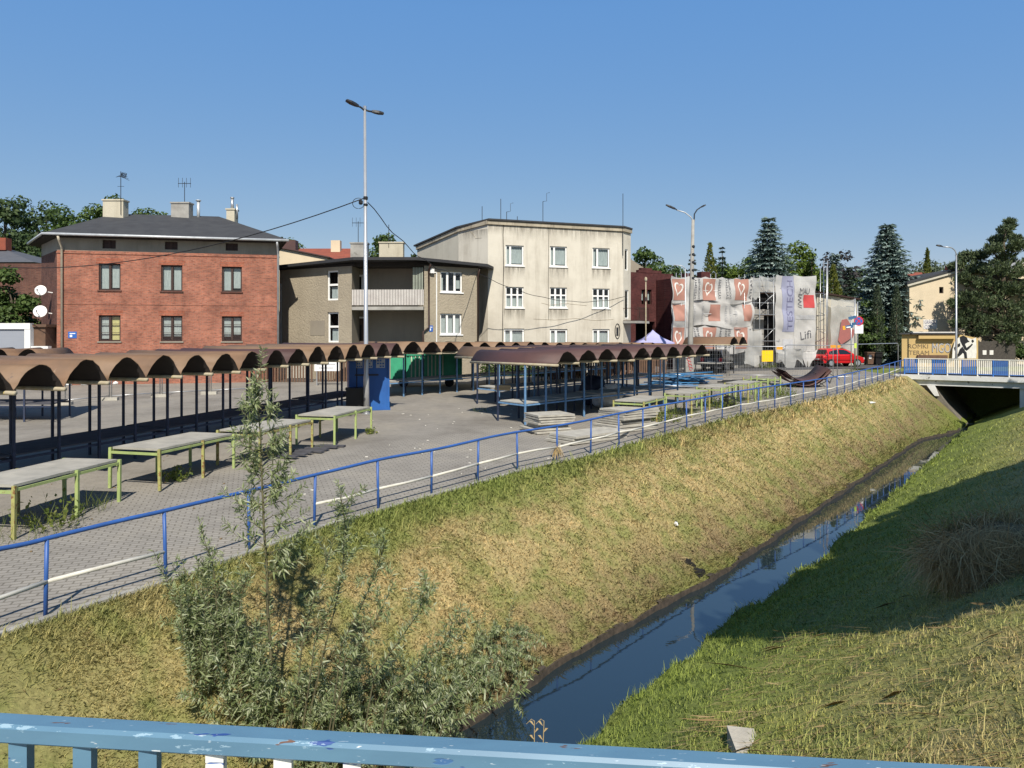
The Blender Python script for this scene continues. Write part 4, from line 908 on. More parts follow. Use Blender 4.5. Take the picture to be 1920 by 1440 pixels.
# ================================================================ grey roughcast house with balcony
A, B_, C_, Dg = (-14.45, 44.1), (-9.35, 41.4), (-5.1, 41.2), (-2.0, 42.85)
gh = thing("grey_house", "low grey roughcast house with a recessed balcony and flat dark roof", "house", (-8, 43, .7))
M['rough'] = plaster_mat("grey_roughcast", (.35, .305, .23), (.25, .215, .165), .35, 1.0, 9)
M['smooth_grey'] = plaster_mat("smooth_grey_render", (.27, .24, .19), (.2, .175, .145), .4, .15)
FA, FB, FC = Fr(A, B_), Fr(B_, C_), Fr(C_, Dg)
zr = 7.35
wl_ = [FA.rect(613, 634, 507, 563), FA.rect(614, 635, 585, 642)]
wr_ = [FC.rect(826, 867, 509, 548), FC.rect(825.5, 866, 588, 627)]
mb = MB(); wall_holes(mb, FA, 0, FA.w, .3, zr, wl_); mb.build("wall", M['rough'], gh)
mb = MB(); wall_holes(mb, FC, 0, FC.w, .3, zr, wr_); mb.build("wall", M['rough'], gh)
for h in wl_: window(FA, gh, h, 'white_frame', 1, split=.52, fw=.1, curtains=[(.2, .9, .05, .45, 'curtain')]); 
for i, h in enumerate(wr_): window(FC, gh, h, 'white_frame', 3, curtains=[(.05, .3, 0, .95, 'curtain'), (.37, .63, 0, .95, 'curtain'), (.7, .95, 0, .95, 'curtain')] if i else [(.05, .18, 0, .7, 'curtain'), (.78, .95, .2, .6, 'curtain')], sill='white_frame', fw=.085)
mb = MB(); RB = 1.7
wb = FB.rect(668, 683, 514, 545); bd = FB.w
FBk = Fr(tuple((FB.p(0, 0, -RB)).xy), tuple((FB.p(FB.w, 0, -RB)).xy))
hw = FBk.rect(666, 681, 515, 547); hd2 = FBk.rect(668, 684, 597, 655)
wall_holes(mb, FBk, 0, FBk.w, .3, zr, [hw, hd2], .1)
for u in (0, FB.w): mb.quad(FB.p(u, .3, 0), FB.p(u, .3, -RB), FB.p(u, zr, -RB), FB.p(u, zr, 0))
mb.build("recess_wall", M['smooth_grey'], gh)
window(FBk, gh, hw, 'white_frame', 1, rev=.1, fw=.12)
mb = MB(); a, b_, c, e = hd2; FBk.obox(mb, a, b_, .5, e, -.09, -.05); dr_ = mb.build("door", mat("brown_door", (.08, .045, .03), (.055, .03, .02), 4, .5), gh)
mb = MB(); FBk.obox(mb, (a + b_) / 2 - .05, (a + b_) / 2 + .05, e - 1.4, e - .4, -.048, -.04); mb.build("door_glass", M['room'], dr_)
mb = MB(); FBk.obox(mb, a - .12, a, .5, e + .1, -.02, .03); FBk.obox(mb, b_, b_ + .14, .5, e + .1, -.02, .03); FBk.obox(mb, a, b_, e, e + .1, -.02, .03); mb.build("door_frame", M['white_frame'], gh)
zs_ = FB.z(577, FB.w / 2)
mb = MB(); FB.obox(mb, .03, FB.w - .03, zs_ - .13, zs_ + .06, -RB + .02, .12); mb.build("balcony_slab", M['concrete'], gh)
mb = MB(); z0, z1 = zs_ + .15, FB.z(543, FB.w / 2)
n = 46
for i in range(n): u = .06 + (FB.w - .12) * i / (n - 1); FB.obox(mb, u - .032, u + .032, z0, z1, .03, .05)
M['balc'] = mat("white_balcony_slats", (.6, .57, .53), (.5, .46, .43), 3, .6)
blc = mb.build("balcony_railing", M['balc'], gh)
mb = MB(); FB.obox(mb, 0, FB.w, z0 + .1, z0 + .14, .0, .028); FB.obox(mb, 0, FB.w, z1 - .12, z1 - .08, .0, .028); mb.build("railing_bar", M['dark_steel'], blc)
mb = MB(); 
for i in range(7): u = FB.at(775) + (FB.w - .1 - FB.at(775)) * i / 6; FB.obox(mb, u - .02, u + .02, z1, zr - .1, -.02, .0)
mb.build("balcony_grille", mat("pale_green_grille", (.4, .44, .36), rough=.6), gh)
rf = [(*FA.p(-.25, 0, .5).xy,), (*FB.p(.3, 0, .75).xy,), (*FB.p(FB.w - .3, 0, .75).xy,), (*FC.p(FC.w + .35, 0, .5).xy,), (-.9, 50), (-15.5, 50.5)]
zz = [7.42, 7.62, 7.6, 7.42, 7.8, 7.8]
mb = MB(); mb.add([(*q, z) for q, z in zip(rf, zz)] + [(*q, z + .17) for q, z in zip(rf, zz)], [tuple(range(6))[::-1], tuple(range(6, 12))] + [(i, (i + 1) % 6, 6 + (i + 1) % 6, 6 + i) for i in range(6)]); mb.build("roof", mat("dark_flat_roof", (.032, .033, .037), rough=.8), gh)
mb = MB(); FC.obox(mb, -.35, FC.w, zr, 7.44, -.3, .0); FA.obox(mb, 0, FA.w + .2, zr, 7.5, -.3, .0); FB.obox(mb, 0, FB.w, zr - .001, 7.58, -RB, -.01); mb.build("eaves_board", M['dark_wood'], gh)
mb = MB(); u = FC.at(803); mb.path([FC.p(u, 7.4, .4), FC.p(u, 7.1, .1), FC.p(u, FC.z(614, u), .1), FC.p(u - .35, FC.z(622, u), .1), FC.p(u - .35, .6, .1)], .06, 7); u = FC.at(895); mb.path([FC.p(u, 7.3, .3), FC.p(u, 6.9, .09), FC.p(u, .6, .09)], .06, 7); mb.build("downpipe", M['brown_frame'], gh, True)
mb = MB(); u = FC.at(818); FC.obox(mb, u - .03, u + .03, .6, FC.z(511, u), .02, .06); u2 = FC.at(808.5); FC.obox(mb, u2 - .12, u2 + .12, FC.z(513, u), FC.z(505, u), .02, .2); FC.obox(mb, u2, u, FC.z(511, u) - .03, FC.z(511, u) + .03, .02, .06); mb.build("cable_duct", M['white_plastic'], gh)
plate(gh, FC, 808, 616, .24, .36)
mb = MB(); h = FA.rect(582, 609, 601, 629); FA.obox(mb, *h, .002, .015); mb.build("wall_patch", M['smooth_grey'], gh)
mb = MB(); u = FA.at(527); FA.obox(mb, u, u + .05, .6, FA.z(532, u), .02, .07); mb.build("drain_pipe", M['zinc'], gh)
c = chimney(gh, 659, 690, 458, 46.5, 7.6, 'concrete'); antenna(gh, (c.x - .1, c.y, c.z), 1.5, 2)
c = chimney(gh, 712.5, 757, 457, 46.5, 7.6); antenna(gh, (c.x - .15, c.y - .3, c.z - .3), 1.5)

# ================================================================ cream rendered house
K0, K1, K2, K3, K4 = (-6.95, 52.0), (-3.6, 47.7), (-1.56, 46.0), (7.68, 48.95), (8.35, 49.9)
FK0, FK1, FK2, FK3 = Fr(K0, K1), Fr(K1, K2), Fr(K2, K3), Fr(K3, K4)
ch = thing("cream_house", "three storey cream rendered house with stained walls and white windows", "house", (2, 49, .8))
M['cream'] = plaster_mat("stained_cream_render", (.58, .545, .465), (.37, .335, .275), .6, .25, 14, (.9, 4.2, .45))
M['cream2'] = plaster_mat("greyer_cream_render", (.50, .47, .39), (.36, .33, .27), .5, .25, 14, (.9, 4.2, .3))
wk = []
for (x0, x1, yt, yb) in ((948, 982, 460, 498), (1031, 1063, 462, 500), (1111, 1143, 465, 502), (948, 982, 538, 577), (1031, 1063, 539, 577), (1111, 1143, 541, 578), (945, 983, 616, 655), (1031, 1064, 617, 655), (1111, 1143, 617, 655)): wk.append(FK2.rect(x0, x1, yt, yb))
zk = lambda u: FK2.z(413 + 14 * u / FK2.w, u)
mb = MB(); wall_holes(mb, FK2, 0, FK2.w, .4, zk, wk, .14); mb.build("wall", M['cream'], ch)
zk2 = zk(0); zk3 = zk(FK2.w); zk1 = zk2 - .25; zk0 = 9.85
mb = MB(); wall_holes(mb, FK1, 0, FK1.w, .4, lambda u: zk1 + (zk2 - zk1) * u / FK1.w, []); mb.build("wall", M['cream'], ch)
mb = MB(); wall_holes(mb, FK0, 0, FK0.w, .4, lambda u: zk0 + (zk1 - zk0) * u / FK0.w, []); mb.build("wall", M['cream2'], ch)
wc = [(.25, .75, FK3.z(506, 0), FK3.z(466, 0)), (.25, .85, FK3.z(597, 0), FK3.z(543, 0))]
mb = MB(); wall_holes(mb, FK3, 0, FK3.w, .4, zk3, wc, .1); mb.quad((*K4, .4), (4, 58, .4), (4, 58, zk3), (*K4, zk3)); mb.build("wall", M['cream'], ch); mb = MB(); mb.quad((*K0, .4), (-2, 57, .4), (-2, 57, zk0), (*K0, zk0)); mb.build("wall", M['cream2'], ch)
for h in wc: window(FK3, ch, h, 'white_frame', 1, rev=.1)
for i, h in enumerate(wk):
    if i < 3: window(FK2, ch, h, 'white_frame', 2, ratio=[.27] if i < 2 else [.3], curtains=[(.02, .25, 0, .97, 'curtain'), (.3, .97, .12, .97, 'curtain')], sill='white_frame', fw=.085, rev=.14)
    elif i < 6: window(FK2, ch, h, 'white_frame', 3, split=.62, curtains=[(.03, .3, 0, .6, 'curtain'), (.36, .64, 0, .5, 'curtain'), (.7, .97, 0, .55, 'curtain')], sill='white_frame', fw=.08, rev=.14)
    else: window(FK2, ch, h, 'white_frame', 2, ratio=[.36], curtains=[(.05, .33, 0, .95, 'curtain'), (.4, .95, 0, .9, 'curtain')], fw=.11, rev=.14)
M['dirty_cornice'] = plaster_mat("grimy_cornice", (.42, .37, .28), (.12, .105, .085), .9)
mb = MB()
for fr, za, zb_ in ((FK0, zk0, zk1), (FK1, zk1, zk2), (FK2, zk2, zk3), (FK3, zk3, zk3)):
    a, b_ = fr.p(-.02, za - .14, .05), fr.p(fr.w + .02, zb_ - .14, .05); mb.bar(a, b_, .12, .24)
mb.build("cornice", M['dirty_cornice'], ch)
mb = MB(); rp_ = [(*FK0.p(-.2, 0, .2).xy, zk0), (*FK1.p(0, 0, .2).xy, zk1), (*FK2.p(0, 0, .2).xy, zk2), (*FK2.p(FK2.w, 0, .2).xy, zk3), (*FK3.p(FK3.w, 0, .15).xy, zk3), (4.2, 58.2, zk3 - .9), (-2, 57.2, zk0 - .3)]
mb.add([V(*q) for q in rp_] + [V(*q) + V(0, 0, .1) for q in rp_], [tuple(range(7))[::-1], tuple(range(7, 14))] + [(i, (i + 1) % 7, 7 + (i + 1) % 7, 7 + i) for i in range(7)]); mb.build("roof", M['roof_felt'], ch)
for px, y, h, k in ((904, 412, 1.0, 0), (939, 412, 1.5, 0), (950, 414, .7, 3), (1018, 417, 1.5, 3), (970, 414, .4, 0)): q = U(px, y, 47.5); antenna(ch, q + V(0, 0, -.1), h, k)
q = FK2.p(FK2.w - .1, FK2.z(480, FK2.w), .15); antenna(ch, q, FK2.z(364, FK2.w) - q.z, 0)
mb = MB(); pts = [FK2.p(FK2.at(x), FK2.z(y, FK2.at(x)), .015) for x, y in ((944, 418), (943, 440), (944, 500), (943, 560), (942, 640))]; mb.path(pts, .022, 5); pts = [FK2.p(FK2.at(x), FK2.z(y, FK2.at(x)), .015) for x, y in ((1029, 425), (1028, 520), (1028, 600))]; mb.path(pts, .012, 5); mb.build("wall_cable", M['wire'], ch)
mb = MB()
fr = FK3
za = FK3.z(604, 0); mb.obox(FK3.p(.9, za, .55), FK3.u * 1.9, FK3.n * 1.1, (0, 0, .15)); mb.build("balcony_slab", M['concrete'], ch)
mb = MB()
for i in range(14):
    q = FK3.p(-.0 + 1.85 * i / 13, za + .1, 1.05); mb.tube(q, q + V(0, 0, .95), .014, n=4)
for i in range(7): q = FK3.p(1.85, za + .1, 1.05 * i / 6); mb.tube(q, q + V(0, 0, .95), .014, n=4)
for z in (.1, .95): mb.path([FK3.p(0, za + z, 0), FK3.p(0, za + z, 1.05), FK3.p(1.85, za + z, 1.05), FK3.p(1.85, za + z, 0)], .02, 5)
mb.build("balcony_railing", M['brown_frame'], ch)
mb = MB(); h = FK2.rect(1153, 1162, 607, 635); pts = [FK2.p(h[0] + (h[1] - h[0]) * (.5 + .5 * math.cos(t)), (h[2] + h[3]) / 2 + (h[3] - h[2]) / 2 * math.sin(t), .02) for t in np.linspace(0, 6.28, 22)]; mb.path(pts, .03, 5); fr = FK2; FK2.obox(mb, h[0] + .1, h[1] - .1, h[2] + .2, h[3] - .25, .004, .02); mb.build("painted_oval", M['dark_steel'], ch)

# rain stains below sills and under the cornice, hairline cracks
m, nt_, b, n, l = new_mat("rain_stain"); b.inputs["Roughness"].default_value = .95; b.inputs["Base Color"].default_value = (.13, .115, .09, 1)
tc = n.new("ShaderNodeTexCoord"); sp = n.new("ShaderNodeSeparateXYZ"); l.new(tc.outputs["Generated"], sp.inputs[0])
mp = n.new("ShaderNodeMapping"); mp.inputs["Scale"].default_value = (4, 4, .35); l.new(tc.outputs["Object"], mp.inputs[0]); t = noise(n, None, 1.6, 6, .75); l.new(mp.outputs[0], t.inputs["Vector"])
r = ramp(n, [(.36, (0, 0, 0)), (.66, (1, 1, 1))]); l.new(t.outputs["Fac"], r.inputs[0])
f_ = maths(n, l, 'MULTIPLY', maths(n, l, 'MULTIPLY', r.outputs[0], maths(n, l, 'POWER', sp.outputs[2], 1.3)), .62)
tr = n.new("ShaderNodeBsdfTransparent"); mx = n.new("ShaderNodeMixShader"); l.new(f_, mx.inputs[0]); l.new(tr.outputs[0], mx.inputs[1]); l.new(b.outputs[0], mx.inputs[2]); l.new(mx.outputs[0], n["Material Output"].inputs[0]); M['stain'] = m
def stain(u0, u1, z0, z1, fr=FK2): mb = MB(); mb.quad(fr.p(u0, z0, .004), fr.p(u1, z0, .004), fr.p(u1, z1, .004), fr.p(u0, z1, .004)); mb.build("rain_stain", M['stain'], ch)
for i, h in enumerate(wk[:6]): stain(h[0] - .12, h[1] + .1, h[2] - 1.0, h[2] - .075)
for k_ in range(5):
    a_, b2 = FK2.w * k_ / 5 + .02, FK2.w * (k_ + 1) / 5 - .02; stain(a_, b2, zk(b2) - .95 - .3 * (k_ % 2), zk(b2) - .27)
stain(.05, FK1.w - .05, zk1 - 1.1, zk1 - .28, FK1)
mb = MB()
for pts in (((880, 432), (888, 440), (892, 447), (903, 446)), ((1015, 568), (1030, 572), (1060, 569), (1100, 573)), ((1000, 598), (1040, 600), (1080, 597), (1115, 601), (1150, 599))):
    fr = FK1 if pts[0][0] < 915 else FK2; mb.path([fr.p(fr.at(x), fr.z(y, fr.at(x)), .004) for x, y in pts], .014, 4)
mb.build("wall_crack", M['dirty_cornice'], ch)
# ================================================================ dark red brick building
Q0, Q1 = (8.9, 53.4), (12.55, 55.3); FQ = Fr(Q0, Q1)
rb = thing("dark_brick_building", "dark red brick building with a stepped parapet behind the gazebo", "house", (10.5, 56, .88))
M['dbrick'] = brick_mat("dark_red_brick", FQ.ang, (.105, .03, .03), (.08, .025, .026), (.09, .05, .045))
zq = FQ.z(512, FQ.w / 2); wq = [FQ.rect(1203, 1210, 543, 571), FQ.rect(1214, 1222, 543, 571)]; dq = FQ.rect(1192, 1246, 603, 660)
mb = MB(); wall_holes(mb, FQ, 0, FQ.w, .5, zq, wq + [dq], .25); mb.quad(FQ.p(FQ.w, .5), FQ.p(FQ.w, .5, -6), FQ.p(FQ.w, zq, -6), FQ.p(FQ.w, zq)); mb.quad(FQ.p(0, .5), FQ.p(0, .5, -6), FQ.p(0, zq, -6), FQ.p(0, zq)); mb.quad(FQ.p(0, zq, 0), FQ.p(FQ.w, zq, 0), FQ.p(FQ.w, zq, -6), FQ.p(0, zq, -6)); mb.build("wall", M['dbrick'], rb)
mb = MB(); a = FQ.at(1202); FQ.obox(mb, a, FQ.at(1222), zq + .002, zq + .36, -.3, .03); FQ.obox(mb, a - .25, FQ.at(1240), zq + .002, zq + .2, -.298, .02); mb.build("parapet", M['dbrick'], rb)
for h in wq: window(FQ, rb, h, 'brown_frame', 1, rev=.2, fw=.05, curtains=[(.1, .9, .3, .9, 'curtain')])
mb = MB(); FQ.obox(mb, dq[0], dq[1], .5, dq[3], -2.0, -1.9); mb.build("porch_back", M['room'], rb)
mb = MB(); FQ.obox(mb, FQ.at(1228), FQ.at(1236), .5, dq[3], -.3, -.02); mb.build("porch_pier", M['dbrick'], rb)
mb = MB(); FQ.obox(mb, FQ.w + .02, FQ.w + 1.2, .5, zq - .6, -2, -.5); mb.build("side_wing", M['dbrick'], rb)
mb = MB(); S0 = U(1182, 480, 58); mb.prism([(S0.x - .6, 57.5), (S0.x + 2.0, 58.2), (S0.x + 1.8, 62), (S0.x - .8, 61.5)], .5, lambda x, y: 9.9 - .62 * (x - S0.x + .6)); gw = mb.build("grey_back_house", M['smooth_grey']); tag(gw, "small grey gabled house wedged behind the cream and dark brick houses", "house")

# ================================================================ lilac gazebo
gz = on(1224, 50.2); gzt = thing("gazebo", "lilac pop up gazebo standing in front of the dark brick building", "gazebo", gz)
M['lilac'] = mat("lilac_canvas", (.36, .36, .6), (.31, .31, .53), 2, .85)
mb = MB(); hw_ = 1.25; zt_ = 2.0
cs = [(-hw_, -hw_), (hw_, -hw_), (hw_, hw_), (-hw_, hw_)]
vs = [gz + V(x, y, zt_) for x, y in cs] + [gz + V(x * .12, y * .12, zt_ + .72) for x, y in cs] + [gz + V(0, 0, zt_ + .9)] + [gz + V(x, y, zt_ - .25) for x, y in cs] + [gz + V(x * .5, y * .5, zt_ + .3) for x, y in cs]
fs = []
for i in range(4):
    j = (i + 1) % 4; fs += [(i, j, 13 + j, 13 + i), (13 + i, 13 + j, 4 + j, 4 + i), (4 + i, 4 + j, 8), (9 + i, 9 + j, j, i)]
mb.add(vs, fs); mb.build("canopy", M['lilac'], gzt)
for x, y in cs: mb = MB(); mb.box(gz + V(x * .97, y * .97, 1.0), (.05, .05, 2.0)); mb.build("leg", M['steel'], gzt)
# ================================================================ house wrapped in scaffold netting
W0, W1 = (11.9, 52.2), (24.2, 56.6); FW = Fr(W0, W1)
nh = thing("wrapped_house", "long house under renovation wrapped in printed white scaffold netting", "house", (18, 56, .88))
zw = FW.z(522, FW.w * .5) - .15
M['house_grey'] = plaster_mat("unfinished_grey_wall", (.30, .29, .27), (.17, .165, .155), .5)
hole = [FW.rect(1432, 1456, 592, 655), FW.rect(1420, 1446, 548, 580)]
mb = MB(); wall_holes(mb, FW, 0, FW.w, .5, zw, hole, .3); mb.quad(FW.p(FW.w, .5), FW.p(FW.w, .5, -7), FW.p(FW.w, zw, -7), FW.p(FW.w, zw)); mb.build("wall", M['house_grey'], nh); mb = MB(); mb.quad(FW.p(0, .5), FW.p(0, .5, -7), FW.p(0, zw, -7), FW.p(0, zw)); mb.build("wall", M['dbrick'], nh)
for h in hole:
    mb = MB(); FW.obox(mb, h[0] - .1, h[1] + .1, h[2], h[3] + .1, -.5, -.4); mb.build("dark_opening", M['room'], nh)
mb = MB(); mb.quad(FW.p(0, zw, 0), FW.p(FW.w, zw, 0), FW.p(FW.w, zw, -7), FW.p(0, zw, -7)); mb.build("roof", M['roof_felt'], nh)
for x0, x1, yt in ((1320, 1335, 507), (1350, 1367, 504)):
    u0, u1 = FW.at(x0), FW.at(x1); mb = MB(); FW.obox(mb, u0, u1, zw, FW.z(yt, u0), -3, -2.4); mb.build("chimney", M['dbrick'], nh)
# gable annex at the right
FX = Fr((24.3, 56.5), (28.6, 58.5)); zx = FX.z(551, 1)
mb = MB(); mb.prism([tuple(FX.p(0, 0).xy), tuple(FX.p(FX.w * .95, 0).xy), tuple(FX.p(FX.w * .95, 0, -6).xy), tuple(FX.p(0, 0, -6).xy)], .5, lambda x, y: zx - .45 * max(0, (Vector((x, y, 0)) - FX.o).dot(FX.u)) / FX.w); mb.build("annex_wall", M['cream2'], nh)
mb = MB(); a, b_ = FX.p(-.2, zx + .04, .3), FX.p(FX.w * .98, zx - .42, .3); mb.slab([a, b_, FX.p(FX.w * .98, zx - .42, -6.3), FX.p(-.2, zx + .04, -6.3)], (0, 0, .12)); mb.build("annex_roof", M['brown_frame'], nh)
# scaffold
def drape(u, z, o, amp=.07):
    return o - amp * .9 * (1 - abs(math.sin(u * 1.3 + z * 1.9 + .6 * math.sin(u)))) ** 2 + amp * math.sin(u * 2.1 + .8 * math.sin(z * 1.7)) + amp * .6 * math.sin(u * 5.3 + z * 1.1) + amp * .8 * math.sin(z * 3.1 - u * 1.3)
sc_ = thing("scaffold", "steel scaffold with platforms standing against the wrapped house", "scaffold", FW.p(6, .88, 1))
for i, px in enumerate((1263, 1285, 1327, 1380, 1408, 1434, 1457, 1495, 1532)):
    u = FW.at(px); ht = zw + (.35 if px < 1530 else 1.2); 
    for d_ in (.35, 1.0): mb = MB(); mb.tube(FW.p(u, .85, d_), FW.p(u, ht, d_), .03, n=6); mb.build("standard", M['steel'], sc_, True)
for zl in (2.9, 4.9, 6.6):
    for d_ in (.35, 1.0):
        mb = MB(); mb.tube(FW.p(0, zl, d_), FW.p(FW.w, zl, d_), .024, n=5); mb.tube(FW.p(0, zl + .9, d_), FW.p(FW.w, zl + .9, d_), .02, n=5); mb.build("ledger", M['steel'], sc_, True)
    mb = MB(); FW.obox(mb, FW.at(1408), FW.at(1460), zl - .06, zl, .37, .98); mb.build("platform", mat("scaffold_plank", (.2, .13, .1), (.12, .08, .06), 4, .9), sc_)
mb = MB()
for k, (x0, y0, x1, y1) in enumerate(((1410, 575, 1455, 535), (1412, 640, 1452, 600), (1436, 655, 1462, 600), (1410, 540, 1440, 575))):
    mb.tube(FW.p(FW.at(x0), FW.z(y0, FW.at(x0)), .98), FW.p(FW.at(x1), FW.z(y1, FW.at(x1)), .98), .024, n=5)
mb.build("brace", M['steel'], sc_, True)
mb = MB(); 
for k, px in enumerate((1534, 1541)):
    u = FW.at(px); mb.tube(FW.p(u, .85, .6), FW.p(u, FW.z(490, u), .6), .035, n=6)
for i in range(9): z = 1.2 + i * .75; mb.tube(FW.p(FW.at(1532), z, .6), FW.p(FW.at(1543), z + (.3 if i % 2 else -.1), .6), .02, n=5)
mb.build("lattice_tower", M['steel'], sc_, True)
# netting
FN = Fr(tuple(FW.p(0, 0, 1.12).xy), tuple(FW.p(FW.w, 0, 1.12).xy))
def net_mat(name, c, alpha):
    m, nt, b, n, l = new_mat(name); b.inputs["Base Color"].default_value = (*c, 1); b.inputs["Roughness"].default_value = .8; b.inputs["Specular IOR Level"].default_value = .2
    tr = n.new("ShaderNodeBsdfTransparent"); tl = n.new("ShaderNodeBsdfTranslucent"); tl.inputs[0].default_value = (*c, 1)
    ge = n.new("ShaderNodeNewGeometry"); t = noise(n, None, 1.4, 4); l.new(ge.outputs["Position"], t.inputs["Vector"])
    r = ramp(n, [(.3, tuple(x * .8 for x in c)), (.7, c)]); l.new(t.outputs["Fac"], r.inputs[0]); l.new(r.outputs[0], b.inputs["Base Color"])
    m1 = n.new("ShaderNodeMixShader"); m1.inputs[0].default_value = .3; l.new(b.outputs[0], m1.inputs[1]); l.new(tl.outputs[0], m1.inputs[2])
    m2 = n.new("ShaderNodeMixShader"); m2.inputs[0].default_value = alpha; l.new(tr.outputs[0], m2.inputs[1]); l.new(m1.outputs[0], m2.inputs[2]); l.new(m2.outputs[0], n["Material Output"].inputs[0]); return m
M['net'] = net_mat("white_netting", (.66, .645, .62), .92); M['net_thin'] = net_mat("thin_grey_netting", (.58, .58, .56), .7)
M['p_rust'] = mat("faded_rust_print", (.38, .195, .15), (.34, .175, .14), 2, .85); M['p_black'] = mat("faded_black_print", (.11, .11, .12), rough=.9)
M['p_blue'] = mat("faded_blue_print", (.28, .29, .40), (.25, .26, .36), 2, .85); M['p_red'] = mat("red_print", (.48, .06, .06), (.42, .06, .06), 2, .85); M['p_white'] = mat("white_print", (.68, .66, .62), rough=.85); M['p_grey'] = mat("pale_grey_print", (.42, .42, .43), rough=.9); M['p_red_faded'] = mat("faded_red_print", (.33, .12, .105), (.28, .11, .1), 2, .85); M['p_brown'] = mat("brown_spray_paint", (.2, .15, .09), rough=.9); M['p_slate'] = mat("slate_blue_print", (.17, .17, .28), rough=.9)
def net(x0, x1, yt, yb, label, m_='net', off=1.12, amp=.07, sag=.12, fr=FN, taper=0.0, group=None):
    if fr is FN: off -= 1.12
    u0, u1 = fr.at(x0), fr.at(x1); za, zb_ = fr.z(yt, (u0 + u1) / 2), fr.z(yb, (u0 + u1) / 2)
    nu, nz = max(10, int((u1 - u0) * 9)), max(12, int((za - zb_) * 9)); vs = []; fs = []
    for i in range(nu + 1):
        t = i / nu
        for j in range(nz + 1):
            s_ = j / nz; sc_t = sag * abs(math.sin(t * math.pi * max(1, round((u1 - u0) / 1.5)))) * (1 if s_ < .1 else 0)
            bot = .25 * math.sin(t * 9 + x0) * sag * 4 * s_ ** 4
            z = za + (zb_ - za) * s_ - sc_t * (1 - s_ * 10 if s_ < .1 else 0) + bot
            uu = (u0 + u1) / 2 + (u0 - (u0 + u1) / 2) * (1 - taper * s_) * (1 - 2 * t)
            vs.append(fr.p(uu, z, drape(uu, z, off, amp)))
    for i in range(nu):
        for j in range(nz): a = i * (nz + 1) + j; fs.append((a, a + 1, a + nz + 2, a + nz + 1))
    o = MB().add(vs, fs).build("scaffold_netting", M[m_], None, True); tag(o, label, "netting", "netting hung on the scaffold")
    return o
def patch(par, x0, x1, yt, yb, m_, off=1.135, amp=.07, fr=FN, name="printed_patch"):
    if fr is FN: off -= 1.12
    u0, u1 = fr.at(x0), fr.at(x1); um = (u0 + u1) / 2; za, zb_ = fr.z(yt, um), fr.z(yb, um); nu, nz = max(6, int((u1 - u0) * 9)), max(6, int((za - zb_) * 9)); vs = []; fs = []
    for i in range(nu + 1):
        for j in range(nz + 1): u = u0 + (u1 - u0) * i / nu; z = za + (zb_ - za) * j / nz; vs.append(fr.p(u, z, drape(u, z, off, amp)))
    for i in range(nu):
        for j in range(nz): a = i * (nz + 1) + j; fs.append((a, a + 1, a + nz + 2, a + nz + 1))
    return MB().add(vs, fs).build(name, M[m_], par, True)
def words(par, s, x, y, px_h, m_, vert=False, off=1.15, amp=.07, fr=FN, wmax=None, name="lettering", slant=0):
    """letters px_h target pixels high from (x, y); vert: read upwards"""
    if fr is FN: off -= 1.12
    u0 = fr.at(x); z0 = fr.z(y, u0); sz = px_h * (fr.o.y + fr.u.y * u0) / FPX / .7
    vs, fs = text_verts(s, sz); w_ = max(v[0] for v in vs)
    k = (wmax * (fr.o.y + fr.u.y * u0) / FPX / w_) if wmax else 1
    out = []
    for a, b_, _ in vs:
        a *= k; u, z = (u0 - b_, z0 + a) if vert else (u0 + a, z0 + b_ + slant * a); out.append(fr.p(u, z, drape(u, z, off, amp)))
    return MB().add(out, fs).build(name, M[m_], par)
def ring(par, cx, cy, rx, ry, m_, off=1.15, amp=.07, fr=FN, seed=0, wd=.3, a0=0, a1=6.28):
    if fr is FN: off -= 1.12
    u0, z0 = fr.at(cx), fr.z(cy, fr.at(cx)); s_ = (fr.o.y + fr.u.y * u0) / FPX; vs = []; fs = []; n = 24
    for i in range(n + 1):
        t = a0 + (a1 - a0) * i / n
        for k in (1, 1 - wd):
            kk = k * (1 + .25 * max(0, math.cos(t - 1.6)) ** 3); hx, hz = math.sin(t) ** 3, (13 * math.cos(t) - 5 * math.cos(2 * t) - 2 * math.cos(3 * t) - math.cos(4 * t)) / 16; hx, hz = hx * .9 + hz * .35, hz * .95 - hx * .2; u, z = u0 + rx * s_ * hx * k, z0 + ry * s_ * hz * k; vs.append(fr.p(u, z, drape(u, z, off, amp)))
    fs = [(2 * i, 2 * i + 1, 2 * i + 3, 2 * i + 2) for i in range(n)]
    return MB().add(vs, fs).build("printed_emblem", M[m_], par)
